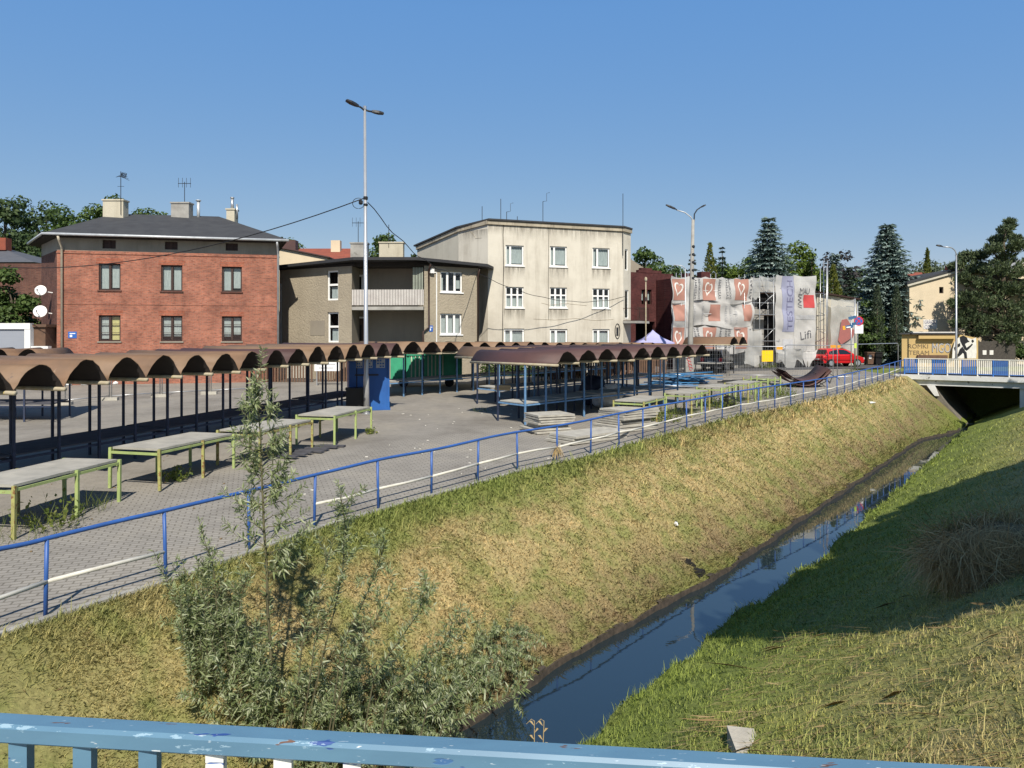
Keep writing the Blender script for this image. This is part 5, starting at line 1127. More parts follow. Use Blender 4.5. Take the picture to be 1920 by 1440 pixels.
for ti, (yt, yb, lab) in enumerate(((519, 566, "top strip of white netting with rust red squares and white heart shapes"), (564, 613, "middle strip of white netting, crumpled, with faded prints"), (610, 660, "bottom strip of white netting behind the lone stall"))):
    nn_ = net(1261, 1411, yt, yb, lab, off=1.14 - .012 * ti, amp=.08 + .05 * (ti == 1), sag=.16)
    am = .08 + .05 * (ti == 1); of = 1.16 - .012 * ti
    if ti != 1:
        for x0, x1 in ((1263, 1284), (1318, 1342), (1377, 1403)): patch(nn_, x0, x1, yt + 4, yt + 44, 'p_rust', of, am); ring(nn_, (x0 + x1) / 2 - 1, yt + 22, 9, 15, 'p_white', of + .02, am, a0=.35, a1=5.7)
        for x in (1299, 1346.5, 1358): words(nn_, "SYSTEMY", x + 5, yt + 42, 4.6, 'p_black', True, of + .015, am, wmax=38)
        words(nn_, "DOCIEPLEŃ", 1311, yt + 42, 4.6, 'p_black', True, of + .015, am, wmax=38); words(nn_, "DOCIEPLEŃ", 1368.5, yt + 42, 4.6, 'p_black', True, of + .015, am, wmax=38); words(nn_, "ATLAS", 1409, yt + 42, 4.4, 'p_black', True, of + .015, am, wmax=36)
    else:
        for x0, x1 in ((1264, 1284), (1332, 1350), (1394, 1408)): patch(nn_, x0, x1, yt + 7, yt + 38, 'p_rust' if x0 < 1390 else 'p_rust', of, am)
        for x in (1303, 1320, 1362, 1370, 1384): words(nn_, "SYSTEMY", x, yt + 44, 4.4, 'p_grey', True, of + .015, am, wmax=36)
n1 = net(1408, 1428, 519, 560, "thin torn grey netting over the scaffold platforms, upper left part", 'net_thin', 1.1, .08, .1, taper=.3)
n1 = net(1402, 1424, 618, 684, "thin grey netting bunched like a tent beside the yellow square", 'net_thin', 1.2, .1, .1, taper=-.5)
n1 = net(1422, 1460, 518, 545, "torn flap of grey netting hanging over the scaffold's open middle", 'net_thin', 1.1, .1, .1, taper=.5)
n2 = net(1455, 1494, 516, 678, "white netting with a tall blue band of upward lettering", 'net', 1.12, .06, .08)
patch(n2, 1467, 1488, 518, 622, 'p_blue', 1.14, .06); words(n2, "TESTECH", 1484.5, 618, 12, 'p_slate', True, 1.16, .06, wmax=92)
patch(n2, 1468, 1486, 636, 672, 'p_grey', 1.14, .06)
n3 = net(1488, 1529, 516, 668, "white netting with black letters over a red square", 'net', 1.16, .06, .1)
words(n3, "MAU", 1497, 551, 11, 'p_black', False, 1.19, .06, wmax=27); words(n3, "//WI", 1503, 578, 9, 'p_black', True, 1.19, .06, wmax=26); patch(n3, 1506, 1526, 553, 577, 'p_red', 1.185, .06)
words(n3, "Lifi", 1498, 638, 15, 'p_black', False, 1.19, .06, wmax=27, slant=.18); patch(n3, 1490, 1527, 591, 599, 'p_grey', 1.18, .06)
n4 = net(1452, 1500, 650, 684, "sagging lower hem of netting bulging above the road", 'net_thin', 1.5, .1, .4)
n5 = net(1494, 1530, 655, 684, "pointed lower corner of netting hanging beside the red car", 'net', 1.4, .1, .3, taper=.75)
FXo = Fr(tuple(FX.p(.1, 0, 0).xy), tuple(FX.p(FX.w, 0, 0).xy))
n6 = net(1549, 1591, 561, 655, "netting on the right annex with a slanted faded red print", 'net_thin', .5, .05, .15, fr=FX, taper=-.15)
u0 = FX.at(1562); mb = MB(); pts = [(1567, 600), (1577, 598), (1592, 622), (1588, 632), (1566, 646), (1560, 638)]
mb.add([FX.p(FX.at(x), FX.z(y, FX.at(x)), .58) for x, y in pts], [tuple(range(6))]); mb.build("printed_patch", M['p_red_faded'], n6)
ys = FW.at(1438); yb = thing("yellow_sign", "plain yellow square board on the scaffold foot", "sign", FW.p(ys, .9, 1.6))
mb = MB(); FS = Fr(tuple(FW.p(0, 0, 1.6).xy), tuple(FW.p(FW.w, 0, 1.6).xy)); h = FS.rect(1428, 1449, 657, 678); FW.obox(mb, *h, 1.6, 1.63); mb.build("board", M['sign_yellow'], yb); mb = MB(); FW.obox(mb, h[0], h[0] + .06, .88, h[2], 1.58, 1.6); FW.obox(mb, h[1] - .06, h[1], .88, h[2], 1.58, 1.6); mb.build("post", M['steel'], yb)

# ================================================================ houses further back
tag_h = lambda o, l, c="house": tag(o, l, c)
M['red_tile'] = mat("red_tile_roof", (.27, .07, .038), (.19, .055, .035), 2, .85, bump=.5, bscale=18)
M['beige_wall'] = plaster_mat("beige_render", (.62, .52, .37), (.46, .39, .28), .25, .1)
def gable(name, label, px0, px1, Y, zE, zR, dep, wallm, roofm, ridge_x=.5):
    a, b_ = (px0 - 960) * Y / FPX, (px1 - 960) * Y / FPX; t = thing(name, label, "house", ((a + b_) / 2, Y + dep / 2, .88)); r = a + (b_ - a) * ridge_x
    mb = MB(); mb.slab([(a, Y, .5), (b_, Y, .5), (b_, Y, zE), (r, Y, zR), (a, Y, zE)], (0, dep, 0)); mb.build("wall", wallm, t)
    mb = MB(); o = .25; e = .12
    for p, q in (((a - o, zE - e), (r, zR + .03)), ((b_ + o, zE - e), (r, zR + .03))): mb.slab([(p[0], Y - .2, p[1]), (q[0], Y - .2, q[1]), (q[0], Y + dep + .2, q[1]), (p[0], Y + dep + .2, p[1])], (0, 0, .14))
    mb.build("roof", roofm, t); return t
# cream gable and long red roof behind the grey house
lg = thing("red_roofed_house", "long house with a red tiled roof showing above the grey house", "house", (-15, 60, .88))
a, b_ = U(556, 490, 60), U(668, 490, 60)
mb = MB(); mb.slab([(a.x, 58, .5), (b_.x, 58, .5), (b_.x, 58, a.z - .3), (a.x, 58, a.z - .3)], (0, 8, 0)); mb.build("wall", M['beige_wall'], lg)
mb = MB(); z1, z2 = U(0, 491, 58).z, U(0, 466, 62).z; mb.add([(a.x - .3, 57.7, z1), (b_.x + .3, 57.7, z1), (b_.x + .3, 62, z2), (a.x - .3, 62, z2), (b_.x + .3, 66.3, z1), (a.x - .3, 66.3, z1)], [(0, 1, 2, 3), (3, 2, 4, 5), (0, 3, 5), (1, 4, 2), (0, 5, 4, 1)]); mb.build("roof", M['red_tile'], lg)
q0, q1 = U(622, 466, 61), U(639, 463, 61); mb = MB(); mb.obox((q0 + q1) / 2 + V(0, 0, .1), (q1.x - q0.x, 0, 0), (0, .6, 0), (0, 0, 1.0)); mb.build("chimney", M['beige_wall'], lg)
cg = thing("cream_gable_house", "cream walled lean-to house between the brick house roof and the red tiled roof", "house", (-17.5, 54, .88))
a, b_ = U(522, 465, 53), U(613, 483, 53); mb = MB(); mb.slab([(a.x - 1.5, 53, .5), (b_.x, 53, .5), (b_.x, 53, b_.z), (a.x, 53, a.z), (a.x - 1.5, 53, a.z)], (0, 5, 0)); mb.build("wall", M['beige_wall'], cg)
mb = MB(); mb.slab([(a.x - 1.5, 52.8, a.z + .02), (a.x, 52.8, a.z + .02), (b_.x + .2, 52.8, b_.z - .02), (b_.x + .2, 58.2, b_.z - .02), (a.x, 58.2, a.z + .02), (a.x - 1.5, 58.2, a.z + .02)], (0, 0, .08)); mb.build("roof", M['maroon_roof'], cg)
c0 = U(545, 462, 56); mb = MB(); mb.obox(c0, (1.0, 0, 0), (0, .8, 0), (0, 0, .9)); mb.build("chimney", M['maroon_roof'], cg)
# low house far left, old brick wall, trade kiosk
lf = thing("grey_roofed_house", "house with a grey pyramid roof and small red chimney at the far left", "house", (-42, 56, .88))
a, b_ = U(-60, 490, 56), U(66, 492, 56); mb = MB(); mb.slab([(a.x, 56, .5), (b_.x - .3, 56, .5), (b_.x - .3, 56, a.z), (a.x, 56, a.z)], (0, 7, 0)); mb.build("wall", M['brick_side'], lf)
t_ = U(3, 463, 60); mb = MB(); mb.add([(a.x - .5, 55.6, a.z - .1), (b_.x + .2, 55.6, a.z - .1), (b_.x + .2, 63.4, a.z - .1), (a.x - .5, 63.4, a.z - .1), (t_.x, 59.5, t_.z)], [(0, 1, 4), (1, 2, 4), (2, 3, 4), (3, 0, 4), (3, 2, 1, 0)]); mb.build("roof", mat("grey_slate_roof", (.09, .095, .11), (.07, .075, .085), 2, .8), lf)
q = U(6, 456, 58.5); mb = MB(); mb.obox(q + V(0, 0, -.1), (.9, 0, 0), (0, .7, 0), (0, 0, 1.0)); mb.build("chimney", M['red_tile'], lf)
a, b_ = U(-40, 494, 50), U(78, 494, 50); mb = MB(); mb.obox(V((a.x + b_.x) / 2, 50.2, (a.z + .5) / 2), (b_.x - a.x, 0, 0), (0, .4, 0), (0, 0, a.z - .5)); tag(mb.build("brick_wall", M['brick_side']), "tall dark brick wall behind the green tree at the left edge", "wall")
kk = thing("trade_kiosk", "white and brown kiosk with a grey roller shutter at the left edge", "kiosk", V(-26.2, 37.6, .6))
Yk = 37.6
def kbox(x0, x1, y0, y1, m_, nm, d0=0, d1=.1):
    a, b_ = U(x0, y0, Yk), U(x1, y1, Yk); mb = MB(); mb.obox(V((a.x + b_.x) / 2, Yk + (d0 + d1) / 2, (a.z + b_.z) / 2), (b_.x - a.x, 0, 0), (0, d1 - d0, 0), (0, 0, a.z - b_.z)); return mb.build(nm, M[m_], kk)
M['shutter'] = mat("grey_shutter", (.28, .3, .34), (.24, .26, .3), 3, .5, stretch=(.2, .2, 14)); M['wood_side'] = mat("brown_timber", (.14, .08, .05), (.1, .06, .04), 4, .85)
kbox(-40, 47.5, 617, 690, 'shutter', "shutter", 0, .08); kbox(-40, 58.5, 606, 617, 'white_plastic', "fascia", -.1, .2); kbox(47.5, 58.5, 617, 690, 'white_plastic', "corner_post", -.08, .2); kbox(-40, 80, 609, 690, 'wood_side', "body", .22, 2.6); kbox(58.5, 84, 608, 613, 'wood_side', "roof_edge", .1, 2.7)
kbox(60, 92, 649, 656, 'white_plastic', "counter", -.1, .2)
# beige house at the right, red roof and white house behind
rh_ = thing("beige_house", "beige rendered house end with a small dark window, behind the yellow kiosk", "house", (34, 63, .88))
FR = Fr((33.9, 60.5), (44.0, 60.0))
zs1 = lambda x: FR.z(531 + (508 - 531) * (x - 1706) / (1792 - 1706), FR.at(x))
hb_ = FR.rect(1761, 1769, 538, 550)
pk_ = FR.at(1797); za, zm_ = zs1(1706), zs1(1797)
mb = MB(); wall_holes(mb, FR, 0, pk_, .5, lambda u: za + (zm_ - za) * u / pk_, [hb_], .2); mb.quad(FR.p(pk_, .5), FR.p(FR.w, .5), FR.p(FR.w, za), FR.p(pk_, zm_)); mb.quad(FR.p(0, .5), FR.p(0, za), FR.p(0, za, -9), FR.p(0, .5, -9)); mb.build("wall", M['beige_wall'], rh_)
window(FR, rh_, hb_, 'brown_frame', 1, rev=.2, fw=.05)
mb = MB(); mb.slab([FR.p(-.3, za - .1, .25), FR.p(pk_, zm_ + .03, .25), FR.p(pk_, zm_ + .03, -9), FR.p(-.3, za - .1, -9)], (0, 0, .16)); mb.slab([FR.p(pk_, zm_ + .03, .25), FR.p(FR.w + .3, za - .1, .25), FR.p(FR.w + .3, za - .1, -9), FR.p(pk_, zm_ + .03, -9)], (0, 0, .16)); mb.build("roof", M['roof_felt'], rh_)
mb = MB(); mb.bar(FR.p(-.25, za - .18, .15), FR.p(pk_, zm_ - .06, .15), .1, .22); mb.build("verge_board", M['cream2'], rh_)
mb = MB(); h = FR.rect(1731, 1757, 599, 617); FR.obox(mb, *h, .002, .02); gp_ = mb.build("graffiti_panel", M['p_white'], rh_)
FRo = FR
words(gp_, "GRACA", 1733, 607, 6, 'p_slate', False, .03, 0, fr=FR, wmax=20); words(gp_, "QO", 1733, 616, 7, 'p_blue', False, .03, 0, fr=FR, wmax=12)
mb = MB(); mb.path([FR.p(FR.at(x), FR.z(y, FR.at(x)), .02) for x, y in ((1723, 563), (1725, 566), (1724, 569), (1726, 572))], .035, 5); mb.build("wall_stain", M['p_grey'], gp_)
rr_ = thing("red_roof_house", "red roofed house peeping out behind the beige house", "house", (37, 76, .88))
a, b_ = U(1690, 530, 74), U(1800, 530, 74); z2 = U(0, 510, 77).z; mb = MB(); mb.slab([(a.x, 74, .5), (b_.x, 74, .5), (b_.x, 74, a.z - .1), (a.x, 74, a.z - .1)], (0, 7, 0)); mb.build("wall", M['beige_wall'], rr_)
mb = MB(); mb.add([(a.x - .3, 73.7, a.z - .2), (b_.x + .3, 73.7, a.z - .2), (b_.x + .3, 77.5, z2), (a.x - .3, 77.5, z2), (b_.x + .3, 81.3, a.z - .2), (a.x - .3, 81.3, a.z - .2)], [(0, 1, 2, 3), (3, 2, 4, 5), (0, 3, 5), (1, 4, 2), (0, 5, 4, 1)]); mb.build("roof", M['red_tile'], rr_)
mb = MB(); q = U(1783, 506, 77); mb.obox(q, (.9, 0, 0), (0, .7, 0), (0, 0, 1.0)); mb.build("chimney", M['red_tile'], rr_)
gable("white_house", "pale house half hidden behind the big pine at the right edge", 1860, 2050, 66, U(0, 530, 66).z, U(0, 488, 66).z, 8, M['beige_wall'], mat("light_grey_roof", (.45, .44, .42), rough=.8), .35)

# ================================================================ yellow kiosk with graffiti
FKI = Fr((30.55, 55.6), (34.3, 54.6)); ks = thing("yellow_kiosk", "ochre yellow kiosk with grey graffiti lettering beyond the bridge", "kiosk", FKI.p(1.8, .88, -1))
M['ochre'] = plaster_mat("ochre_paint", (.50, .36, .16), (.38, .28, .13), .3, .1); 
zt2 = FKI.z(627, 1)
kb_ = V(.56, .83, 0) * 2.5; fl, fr_ = FKI.p(0, 0), FKI.p(FKI.w, 0); mb = MB(); mb.prism([(fl.x, fl.y), (fr_.x, fr_.y), (fr_.x + kb_.x, fr_.y + kb_.y), (fl.x + kb_.x, fl.y + kb_.y)], .5, zt2); mb.build("body", M['ochre'], ks)
fl, fr_ = FKI.p(-.25, 0, .3), FKI.p(FKI.w + .1, 0, .3); kb_ = V(.56, .83, 0) * 3; mb = MB(); mb.prism([(fl.x, fl.y), (fr_.x, fr_.y), (fr_.x + kb_.x, fr_.y + kb_.y), (fl.x + kb_.x, fl.y + kb_.y)], zt2 + .002, zt2 + .12); mb.build("roof", M['roof_felt'], ks)
mb = MB(); FKI.obox(mb, .75, FKI.w - .1, zt2 + .122, zt2 + .2, -.5, .2); mb.build("roof_strip", M['p_white'], ks)
mb = MB(); FKI.obox(mb, 1.1, FKI.w - .25, zt2 - .34, zt2 - .1, .0, .35); mb.build("shutter_box", M['ochre'], ks)
mb = MB(); u0, u1 = FKI.at(1719), FKI.at(1775); z0 = FKI.z(668, u0); FKI.obox(mb, u0, u1, z0 - .25, z0 + .1, .002, .25); mb.build("counter", M['wood_side'], ks)
words(ks, "ROMKI", 1702, 653, 8, 'p_brown', False, .02, 0, fr=FKI, wmax=34, name="graffiti"); words(ks, "TERAM", 1704, 665, 8, 'p_brown', False, .02, 0, fr=FKI, wmax=34, name="graffiti")
words(ks, "MGO", 1746, 661.5, 19, 'p_black', False, .015, 0, fr=FKI, wmax=33, name="graffiti"); words(ks, "MGO", 1747, 660.5, 17, 'p_grey', False, .03, 0, fr=FKI, wmax=31, name="graffiti")
# mural wall with a striding figure in black and white
FM = Fr((34.45, 54.7), (36.6, 55.7)); mu = thing("mural_wall", "white and ochre wall with a bold black striding figure mural", "wall", FM.p(1, .88))
mb = MB(); zl, zr2 = FM.z(627, 0), FM.z(634, FM.w); mb.slab([FM.p(0, .6), FM.p(FM.w, .6), FM.p(FM.w, zr2), FM.p(0, zl)], FM.n * -.25); mb.build("wall", M['ochre'], mu)
def mp2(x, y, d): return FM.p(FM.at(x), FM.z(y, FM.at(x)), d)
def shape(pts, m_, d, nm): mb = MB(); mb.add([mp2(x, y, d) for x, y in pts], [tuple(range(len(pts)))]); mb.build(nm, M[m_], mu)
shape([(1785, 672), (1786, 655), (1790, 640), (1797, 633), (1808, 631), (1822, 636), (1830, 633), (1831, 660), (1830, 672)], 'p_white', .008, "mural_ground")
M['ink'] = mat("black_mural_paint", (.012, .012, .016), rough=.8)
shape([(1799, 632), (1806, 629), (1813, 633), (1814, 637), (1818, 641), (1814, 642), (1809, 645), (1812, 652), (1818, 648), (1822, 644), (1824, 646), (1817, 654), (1812, 658), (1808, 655), (1804, 648), (1800, 640)], 'ink', .014, "mural_figure")
shape([(1804, 650), (1809, 657), (1802, 665), (1793, 672), (1789, 672), (1796, 663), (1799, 655)], 'ink', .018, "mural_figure")
shape([(1807, 656), (1812, 661), (1813, 672), (1808, 672), (1807, 664), (1804, 660)], 'ink', .022, "mural_figure")
shape([(1788, 652), (1796, 645), (1800, 643), (1800, 649), (1793, 653), (1790, 658)], 'ink', .018, "mural_figure")
shape([(1822, 637), (1825, 637), (1826, 641), (1823, 643), (1821, 640)], 'ink', .014, "mural_figure")
# dark board fence right of it
df = thing("board_fence", "dark weathered board fence with two pale notices right of the mural", "fence", V(40, 56.5, .88))
rng = random.Random(2)
for k_, (x0, x1) in enumerate(((1832, 1868), (1868, 1904))):
    mb = MB(); n = 18
    for i in range(n):
        xa = x0 + (x1 - x0) * i / n; p, q = on(xa, 56.5), on(xa + (x1 - x0) / n * .93, 56.5); h = 2.0 + rng.uniform(-.05, .05); mb.obox((p + q) / 2 + V(0, 0, h / 2), (q.x - p.x, 0, 0), (0, .03, 0), (0, 0, h))
    mb.build("board_panel", mat("old_dark_board", (.075, .065, .055), (.045, .04, .035), 6, .9), df)
for x, y in ((1846, 661), (1859, 661)):
    q = U(x, y, 56.45); mb = MB(); mb.obox(q, (.3, 0, 0), (0, .01, 0), (0, 0, .36)); mb.build("notice", M['p_white'], df)

# ================================================================ lamps, poles, wires
def arm_head(t, d, up, L, par, m_='dark_steel', seg=8, hl=.62, drop=0.0, steep=1.0):
    d = Vector(d).normalized(); pts = [t + d * (L * i / seg) + V(0, 0, up * math.sin(math.pi / 2 * min(1, i / seg * steep))) for i in range(seg + 1)]
    mb = MB(); mb.path(pts, .035, 6); mb.build("lamp_arm", M[m_], par, True)
    e = pts[-1]; td = (pts[-1] - pts[-3]).normalized(); s_ = td.cross(V(0, 0, 1)).normalized(); u_ = s_.cross(td)
    mb = MB(); vs = []; fs = []; prof = [(0, .05, .05), (.12, .1, .06), (hl * .6, .14, .055), (hl * .95, .1, .04), (hl, .05, .02)]
    for x, w_, h_ in prof:
        for a_, b_ in ((-1, -.6), (-.7, 1), (.7, 1), (1, -.6)): vs.append(e + td * x + s_ * w_ * a_ + u_ * h_ * b_)
    for i in range(4):
        for j in range(4): fs.append((i * 4 + j, i * 4 + (j + 1) % 4, (i + 1) * 4 + (j + 1) % 4, (i + 1) * 4 + j))
    fs += [(3, 2, 1, 0), (16, 17, 18, 19)]; mb.add(vs, fs).build("lamp_head", M['dark_steel'], par)
YL = 26.6; lp0 = on(687, YL); lt = thing("street_lamp", "tall silver steel lamp post with two dark flat heads, carrying the cables", "street lamp", lp0)
lp1 = U(683, 205, YL); lp1 = V(lp0.x - .06, YL, lp1.z)
mb = MB(); mb.path([lp0, lp0.lerp(lp1, .12), lp0.lerp(lp1, .13), lp1], [.115, .105, .085, .05], 14); mb.build("pole", mat("brushed_steel_pole", (.5, .51, .52), (.44, .45, .46), 3, .3, .5), lt, True)
mb = MB(); mb.lathe(lp0, [(.2, 0), (.2, .03), (.12, .04), (.12, .08)], 10); mb.build("base_plate", M['steel'], lt)
mb = MB(); mb.tube(lp1, lp1 + V(0, 0, .12), .065); mb.build("cap", M['steel'], lt)
arm_head(lp1 + V(0, 0, -.06), (-.85, -.53, 0), .13, .25, lt, seg=4, hl=.5); arm_head(lp1 + V(0, 0, -.02), (.95, .3, 0), -.04, .26, lt, seg=4, hl=.45)
cz = U(0, 372, YL).z; cb = V(lp0.x - .03, YL, cz)
mb = MB(); mb.lathe(cb + V(0, 0, -.05), [(.075, 0), (.085, .02), (.085, .1), (.075, .12)], 12); mb.lathe(cb + V(0, 0, -.28), [(.075, 0), (.085, .02), (.085, .06), (.075, .08)], 12); mb.path([cb + V(-.25 + .22 * math.cos(t), -.08, -.2 + .2 * math.sin(t)) for t in np.linspace(1.2, 6, 14)], .012, 5); mb.lathe(cb + V(-.17, -.05, -.16), [(.05, -.08), (.08, -.04), (.08, .05), (.03, .1)], 8); mb.build("cable_clamp", M['black'], lt)
def cable(p, q, sag, label, r=.022, wob_=0.0, n=26):
    pts = [p.lerp(q, i / n) + V(0, 0, -sag * 4 * (i / n) * (1 - i / n) + wob_ * math.sin(i * 1.3)) for i in range(n + 1)]
    tag(MB().path(pts, r, 5).build("cable", M['wire'], None, True), label, "cable")
cable(cb + V(-.08, 0, 0), U(-160, 478, 38), 1.5, "black overhead cable running left from the silver lamp post past the brick house", .02)
cable(cb + V(.08, 0, -.15), FC.p(FC.w - .15, FC.z(511, FC.w), .1), 1.05, "black overhead cable sagging from the silver lamp post to the grey house", .018, .06)
cable(FC.p(FC.w - .1, FC.z(513, FC.w), .12), FK2.p(FK2.w, FK2.z(557, FK2.w), .2), .9, "thin cable draped across the cream house's front", .018, .025)
# concrete double lamp
YC = 44.0; c0 = on(1293, YC); c1 = U(1299.5, 412, YC); cl = thing("concrete_lamp", "old concrete lamp post with two curved arms and a graffiti marked foot", "street lamp", c0)
mb = MB(); mb.path([c0, c0.lerp(c1, .3), c0.lerp(c1, .6), c1], [.19, .16, .13, .09], 10); mb.build("pole", M['concrete'], cl, True)
mb = MB(); mb.box(c0 + V(-.05, -.02, .75), (.5, .42, 1.5)); mb.build("foot_block", M['concrete'], cl)
mb = MB()
for i in range(4): q = c0 + V(-.12 + .05 * i, -.235, 1.15 - .2 * i); mb.path([q + V(.09 * math.cos(t), 0, .1 * math.sin(t)) for t in np.linspace(0, 5, 9)], .022, 4)
mb.build("graffiti", M['sign_red'], cl)
mb = MB(); p = c1; mb.path([p + V(.0, 0, -.1), p + V(-.12, 0, .15), p + V(-.5, 0, .45), p + V(-1.0, 0, .6)], .035, 6); mb.build("lamp_arm", M['zinc'], cl, True)
arm_head(p + V(-1.0, 0, .6), (-1, 0, 0), .06, .1, cl, seg=3, hl=.65)
mb = MB(); mb.path([p + V(0, 0, -.6), p + V(.06, 0, -.1), p + V(.08, 0, .35), p + V(.25, 0, .62), p + V(.4, 0, .72)], .04, 6); mb.build("lamp_arm", M['dark_steel'], cl, True)
arm_head(p + V(.4, 0, .72), (1, 0, 0), .06, .1, cl, seg=3, hl=.32)
mb = MB()
for i in range(5): mb.lathe(c0.lerp(c1, .62 + .05 * i) + V(.04, -.06, 0), [(.06, 0), (.1, .04), (.1, .14), (.05, .18)], 7)
mb.build("brackets", M['dark_steel'], cl)
# slim poles in front of the netting
for px, yt, Y, lab in ((1285, 504, 48.5, "slim white pole with a short bent arm left of the concrete lamp post"), (1211, 528, 49.2, "slim brownish pole before the dark brick building")):
    p = on(px, Y); t = U(px, yt, Y); po = thing("slim_pole", lab, "pole", p)
    mb = MB(); mb.tube(p, t, .05, .035); mb.build("pole", M['zinc'] if px > 1250 else M['arm'], po, True); mb = MB()
    if px > 1250: mb.path([t, t + V(-.25, 0, .22), t + V(-.8, 0, .26)], .03, 5)
    else: mb.lathe(t, [(.05, 0), (.1, .1), (.09, .25), (.03, .32)], 8)
    mb.build("pole_top", M['zinc'] if px > 1250 else M['arm'], po, True)
# curved lamp at the right
YR = 50.5; r0 = on(1793, YR); r0.z = .9; r1 = U(1793, 478, YR); rl = thing("curved_lamp", "grey lamp post with one arm curving left, beside the big pine", "street lamp", r0)
mb = MB(); mb.path([r0, r0.lerp(r1, .15), r1], [.1, .07, .05], 8); mb.build("pole", M['steel'], rl, True)
mb = MB(); mb.path([r1 + V(-.55 * (1 - math.cos(t)), 0, .55 * math.sin(t)) for t in np.linspace(0, 1.45, 8)] + [r1 + V(-.95, 0, .58)], .04, 6); mb.build("lamp_arm", M['steel'], rl, True)
arm_head(r1 + V(-.95, 0, .58), (-1, 0, 0), .02, .06, rl, seg=3, hl=.42)

# ================================================================ signs and mesh fences
sp0 = on(1608, 50.0); sg = thing("no_stopping_sign", "round blue and red no stopping sign over a white plate on a steel post", "road sign", sp0)
mb = MB(); mb.tube(sp0, U(1608, 566, 50.0), .035, n=8); mb.build("post", M['steel'], sg, True)
c = U(1610, 602, 49.92)
mb = MB(); mb.lathe(c, [(.0, .0), (.33, 0), (.33, .02), (0, .02)], 28, (0, -1, 0)); dsc = mb.build("disc", M['sign_red'], sg)
mb = MB(); mb.lathe(c + V(0, -.022, 0), [(.0, .0), (.26, 0), (.26, .006), (0, .006)], 28, (0, -1, 0)); mb.build("blue_field", M['sign_blue'], dsc)
mb = MB()
for a in (R(45), R(-45)): mb.obox(c + V(0, -.034, 0), V(math.cos(a), 0, math.sin(a)) * .56, (0, .006 if a > 0 else .01, 0), V(-math.sin(a), 0, math.cos(a)) * .06)
mb.build("red_cross", M['sign_red'], dsc)
q = U(1610.5, 617, 49.92); mb = MB(); mb.obox(q, (.6, 0, 0), (0, .02, 0), (0, 0, .62)); pl_ = mb.build("white_plate", M['sign_white'], sg)
mb = MB()
for i in range(4): mb.obox(q + V(-.02, -.014, .18 - .1 * i), (.4 - .05 * (i % 2), 0, 0), (0, .006, 0), (0, 0, .025))
mb.build("plate_text", M['p_grey'], pl_)
M['dull_blue'] = mat("dull_blue_board", (.05, .13, .25), (.04, .11, .22), 2, .5)
for px, py, L, lab in ((1590, 615, .95, "blue street direction board with an orange tip on a steel post"),):
    p = on(1596, 48.5); ds = thing("direction_sign", lab, "road sign", p); mb = MB(); mb.tube(p, U(1596, 590, 48.5), .035); mb.build("post", M['steel'], ds, True)
    for yy, x0, x1, a in ((597, 1591, 1606, .1), (614, 1583, 1600, .05), (609, 1594, 1606, .5)):
        a0, a1 = U(x0, yy, 48.4), U(x1, yy - 3, 48.4 + a); mb = MB(); mb.bar(a0, a1, .02, .2); mb.build("board", M['dull_blue'], ds)
    a0, a1 = U(1580, 615, 48.38), U(1585, 614.5, 48.4); mb = MB(); mb.bar(a0, a1, .024, .26); mb.build("orange_tip", M['orange'], ds)
    mb = MB(); a0, a1 = U(1587, 614, 48.35), U(1595, 613, 48.4); mb.bar(a0, a1, .01, .08); mb.build("board_text", M['sign_white'], ds)
tp_ = on(1603, 51.5); tpt = thing("line_pole", "slim grey pole with crossbars behind the road signs", "pole", tp_)
mb = MB(); mb.tube(tp_, U(1603, 560, 51.5), .05); mb.build("pole", M['steel'], tpt, True)
for y, x0, x1 in ((564, 1586, 1603), (575, 1586, 1603), (584, 1590, 1614)): mb = MB(); mb.bar(U(x0, y - 1, 51.5), U(x1, y + 1, 51.5), .05); mb.build("crossbar", M['steel'], tpt)
M['mesh'] = None
def mesh_panel(p, q, h, label, tags=(), group="temporary mesh fence panels", droop=0.0, fine_=True):
    p, q = Vector(p), Vector(q); d = q - p; t = thing("mesh_fence", label, "fence", (p + q) / 2, group); up = V(0, 0, 1)
    mb = MB(); r = .024; k = .12
    a, b_ = p + up * .1, q + up * .1; A, B = p + up * (h - k), q + up * (h - k); dn = d.normalized()
    mb.path([a, A, A + up * k * .7 + dn * k * .3, A + up * k + dn * k, B + up * k - dn * k, B + up * k * .7 - dn * k * .3, B, b_], r, 6); mb.tube(p + up * .2, q + up * .2, r, n=6); mb.build("frame", M['steel'], t, True)
    if fine_:
        mb = MB(); n = int(d.length / .16)
        for i in range(1, n): x = p + d * (i / n); mb.tube(x + up * .2, x + up * (h - .02), .0035, n=3)
        for i in range(1, 7): mb.tube(p + up * (.2 + (h - .2) * i / 7), q + up * (.2 + (h - .2) * i / 7), .0035, n=3)
        mb.build("wire_mesh", M['steel'], t)
    for (f, z, m_, w_) in tags:
        c = p + d * f + up * z - V(0, .03, 0); mb = MB(); mb.obox(c, dn * w_, (0, .01, 0), (0, 0, .16 if w_ > .25 else .3)); mb.build("tag", M[m_], t)
    return t
mesh_panel(on(1238, 42.6), on(1363, 43.6), 1.95, "mesh fence panel before the lone stall, left of the twin posts")
mesh_panel(on(1367, 43.7), on(1472, 43.0), 1.95, "mesh fence panel in front of the yellow square board", [(.9, 1.85, 'orange', .34)])
mesh_panel(on(1472, 43.2), on(1562, 42.0), 2.05, "mesh fence panel behind the curved roof sheet heap", [(1.0, 2.0, 'orange', .3)])
mesh_panel(on(1570, 41.9), on(1684, 45.0), 2.1, "mesh fence panel with rounded corner ending at the bridge", [(.02, 2.0, 'orange', .3), (.28, 2.02, 'lime_tag', .22)], fine_=False)
for px in (1315, ): pass
M['foot'] = M['concrete']
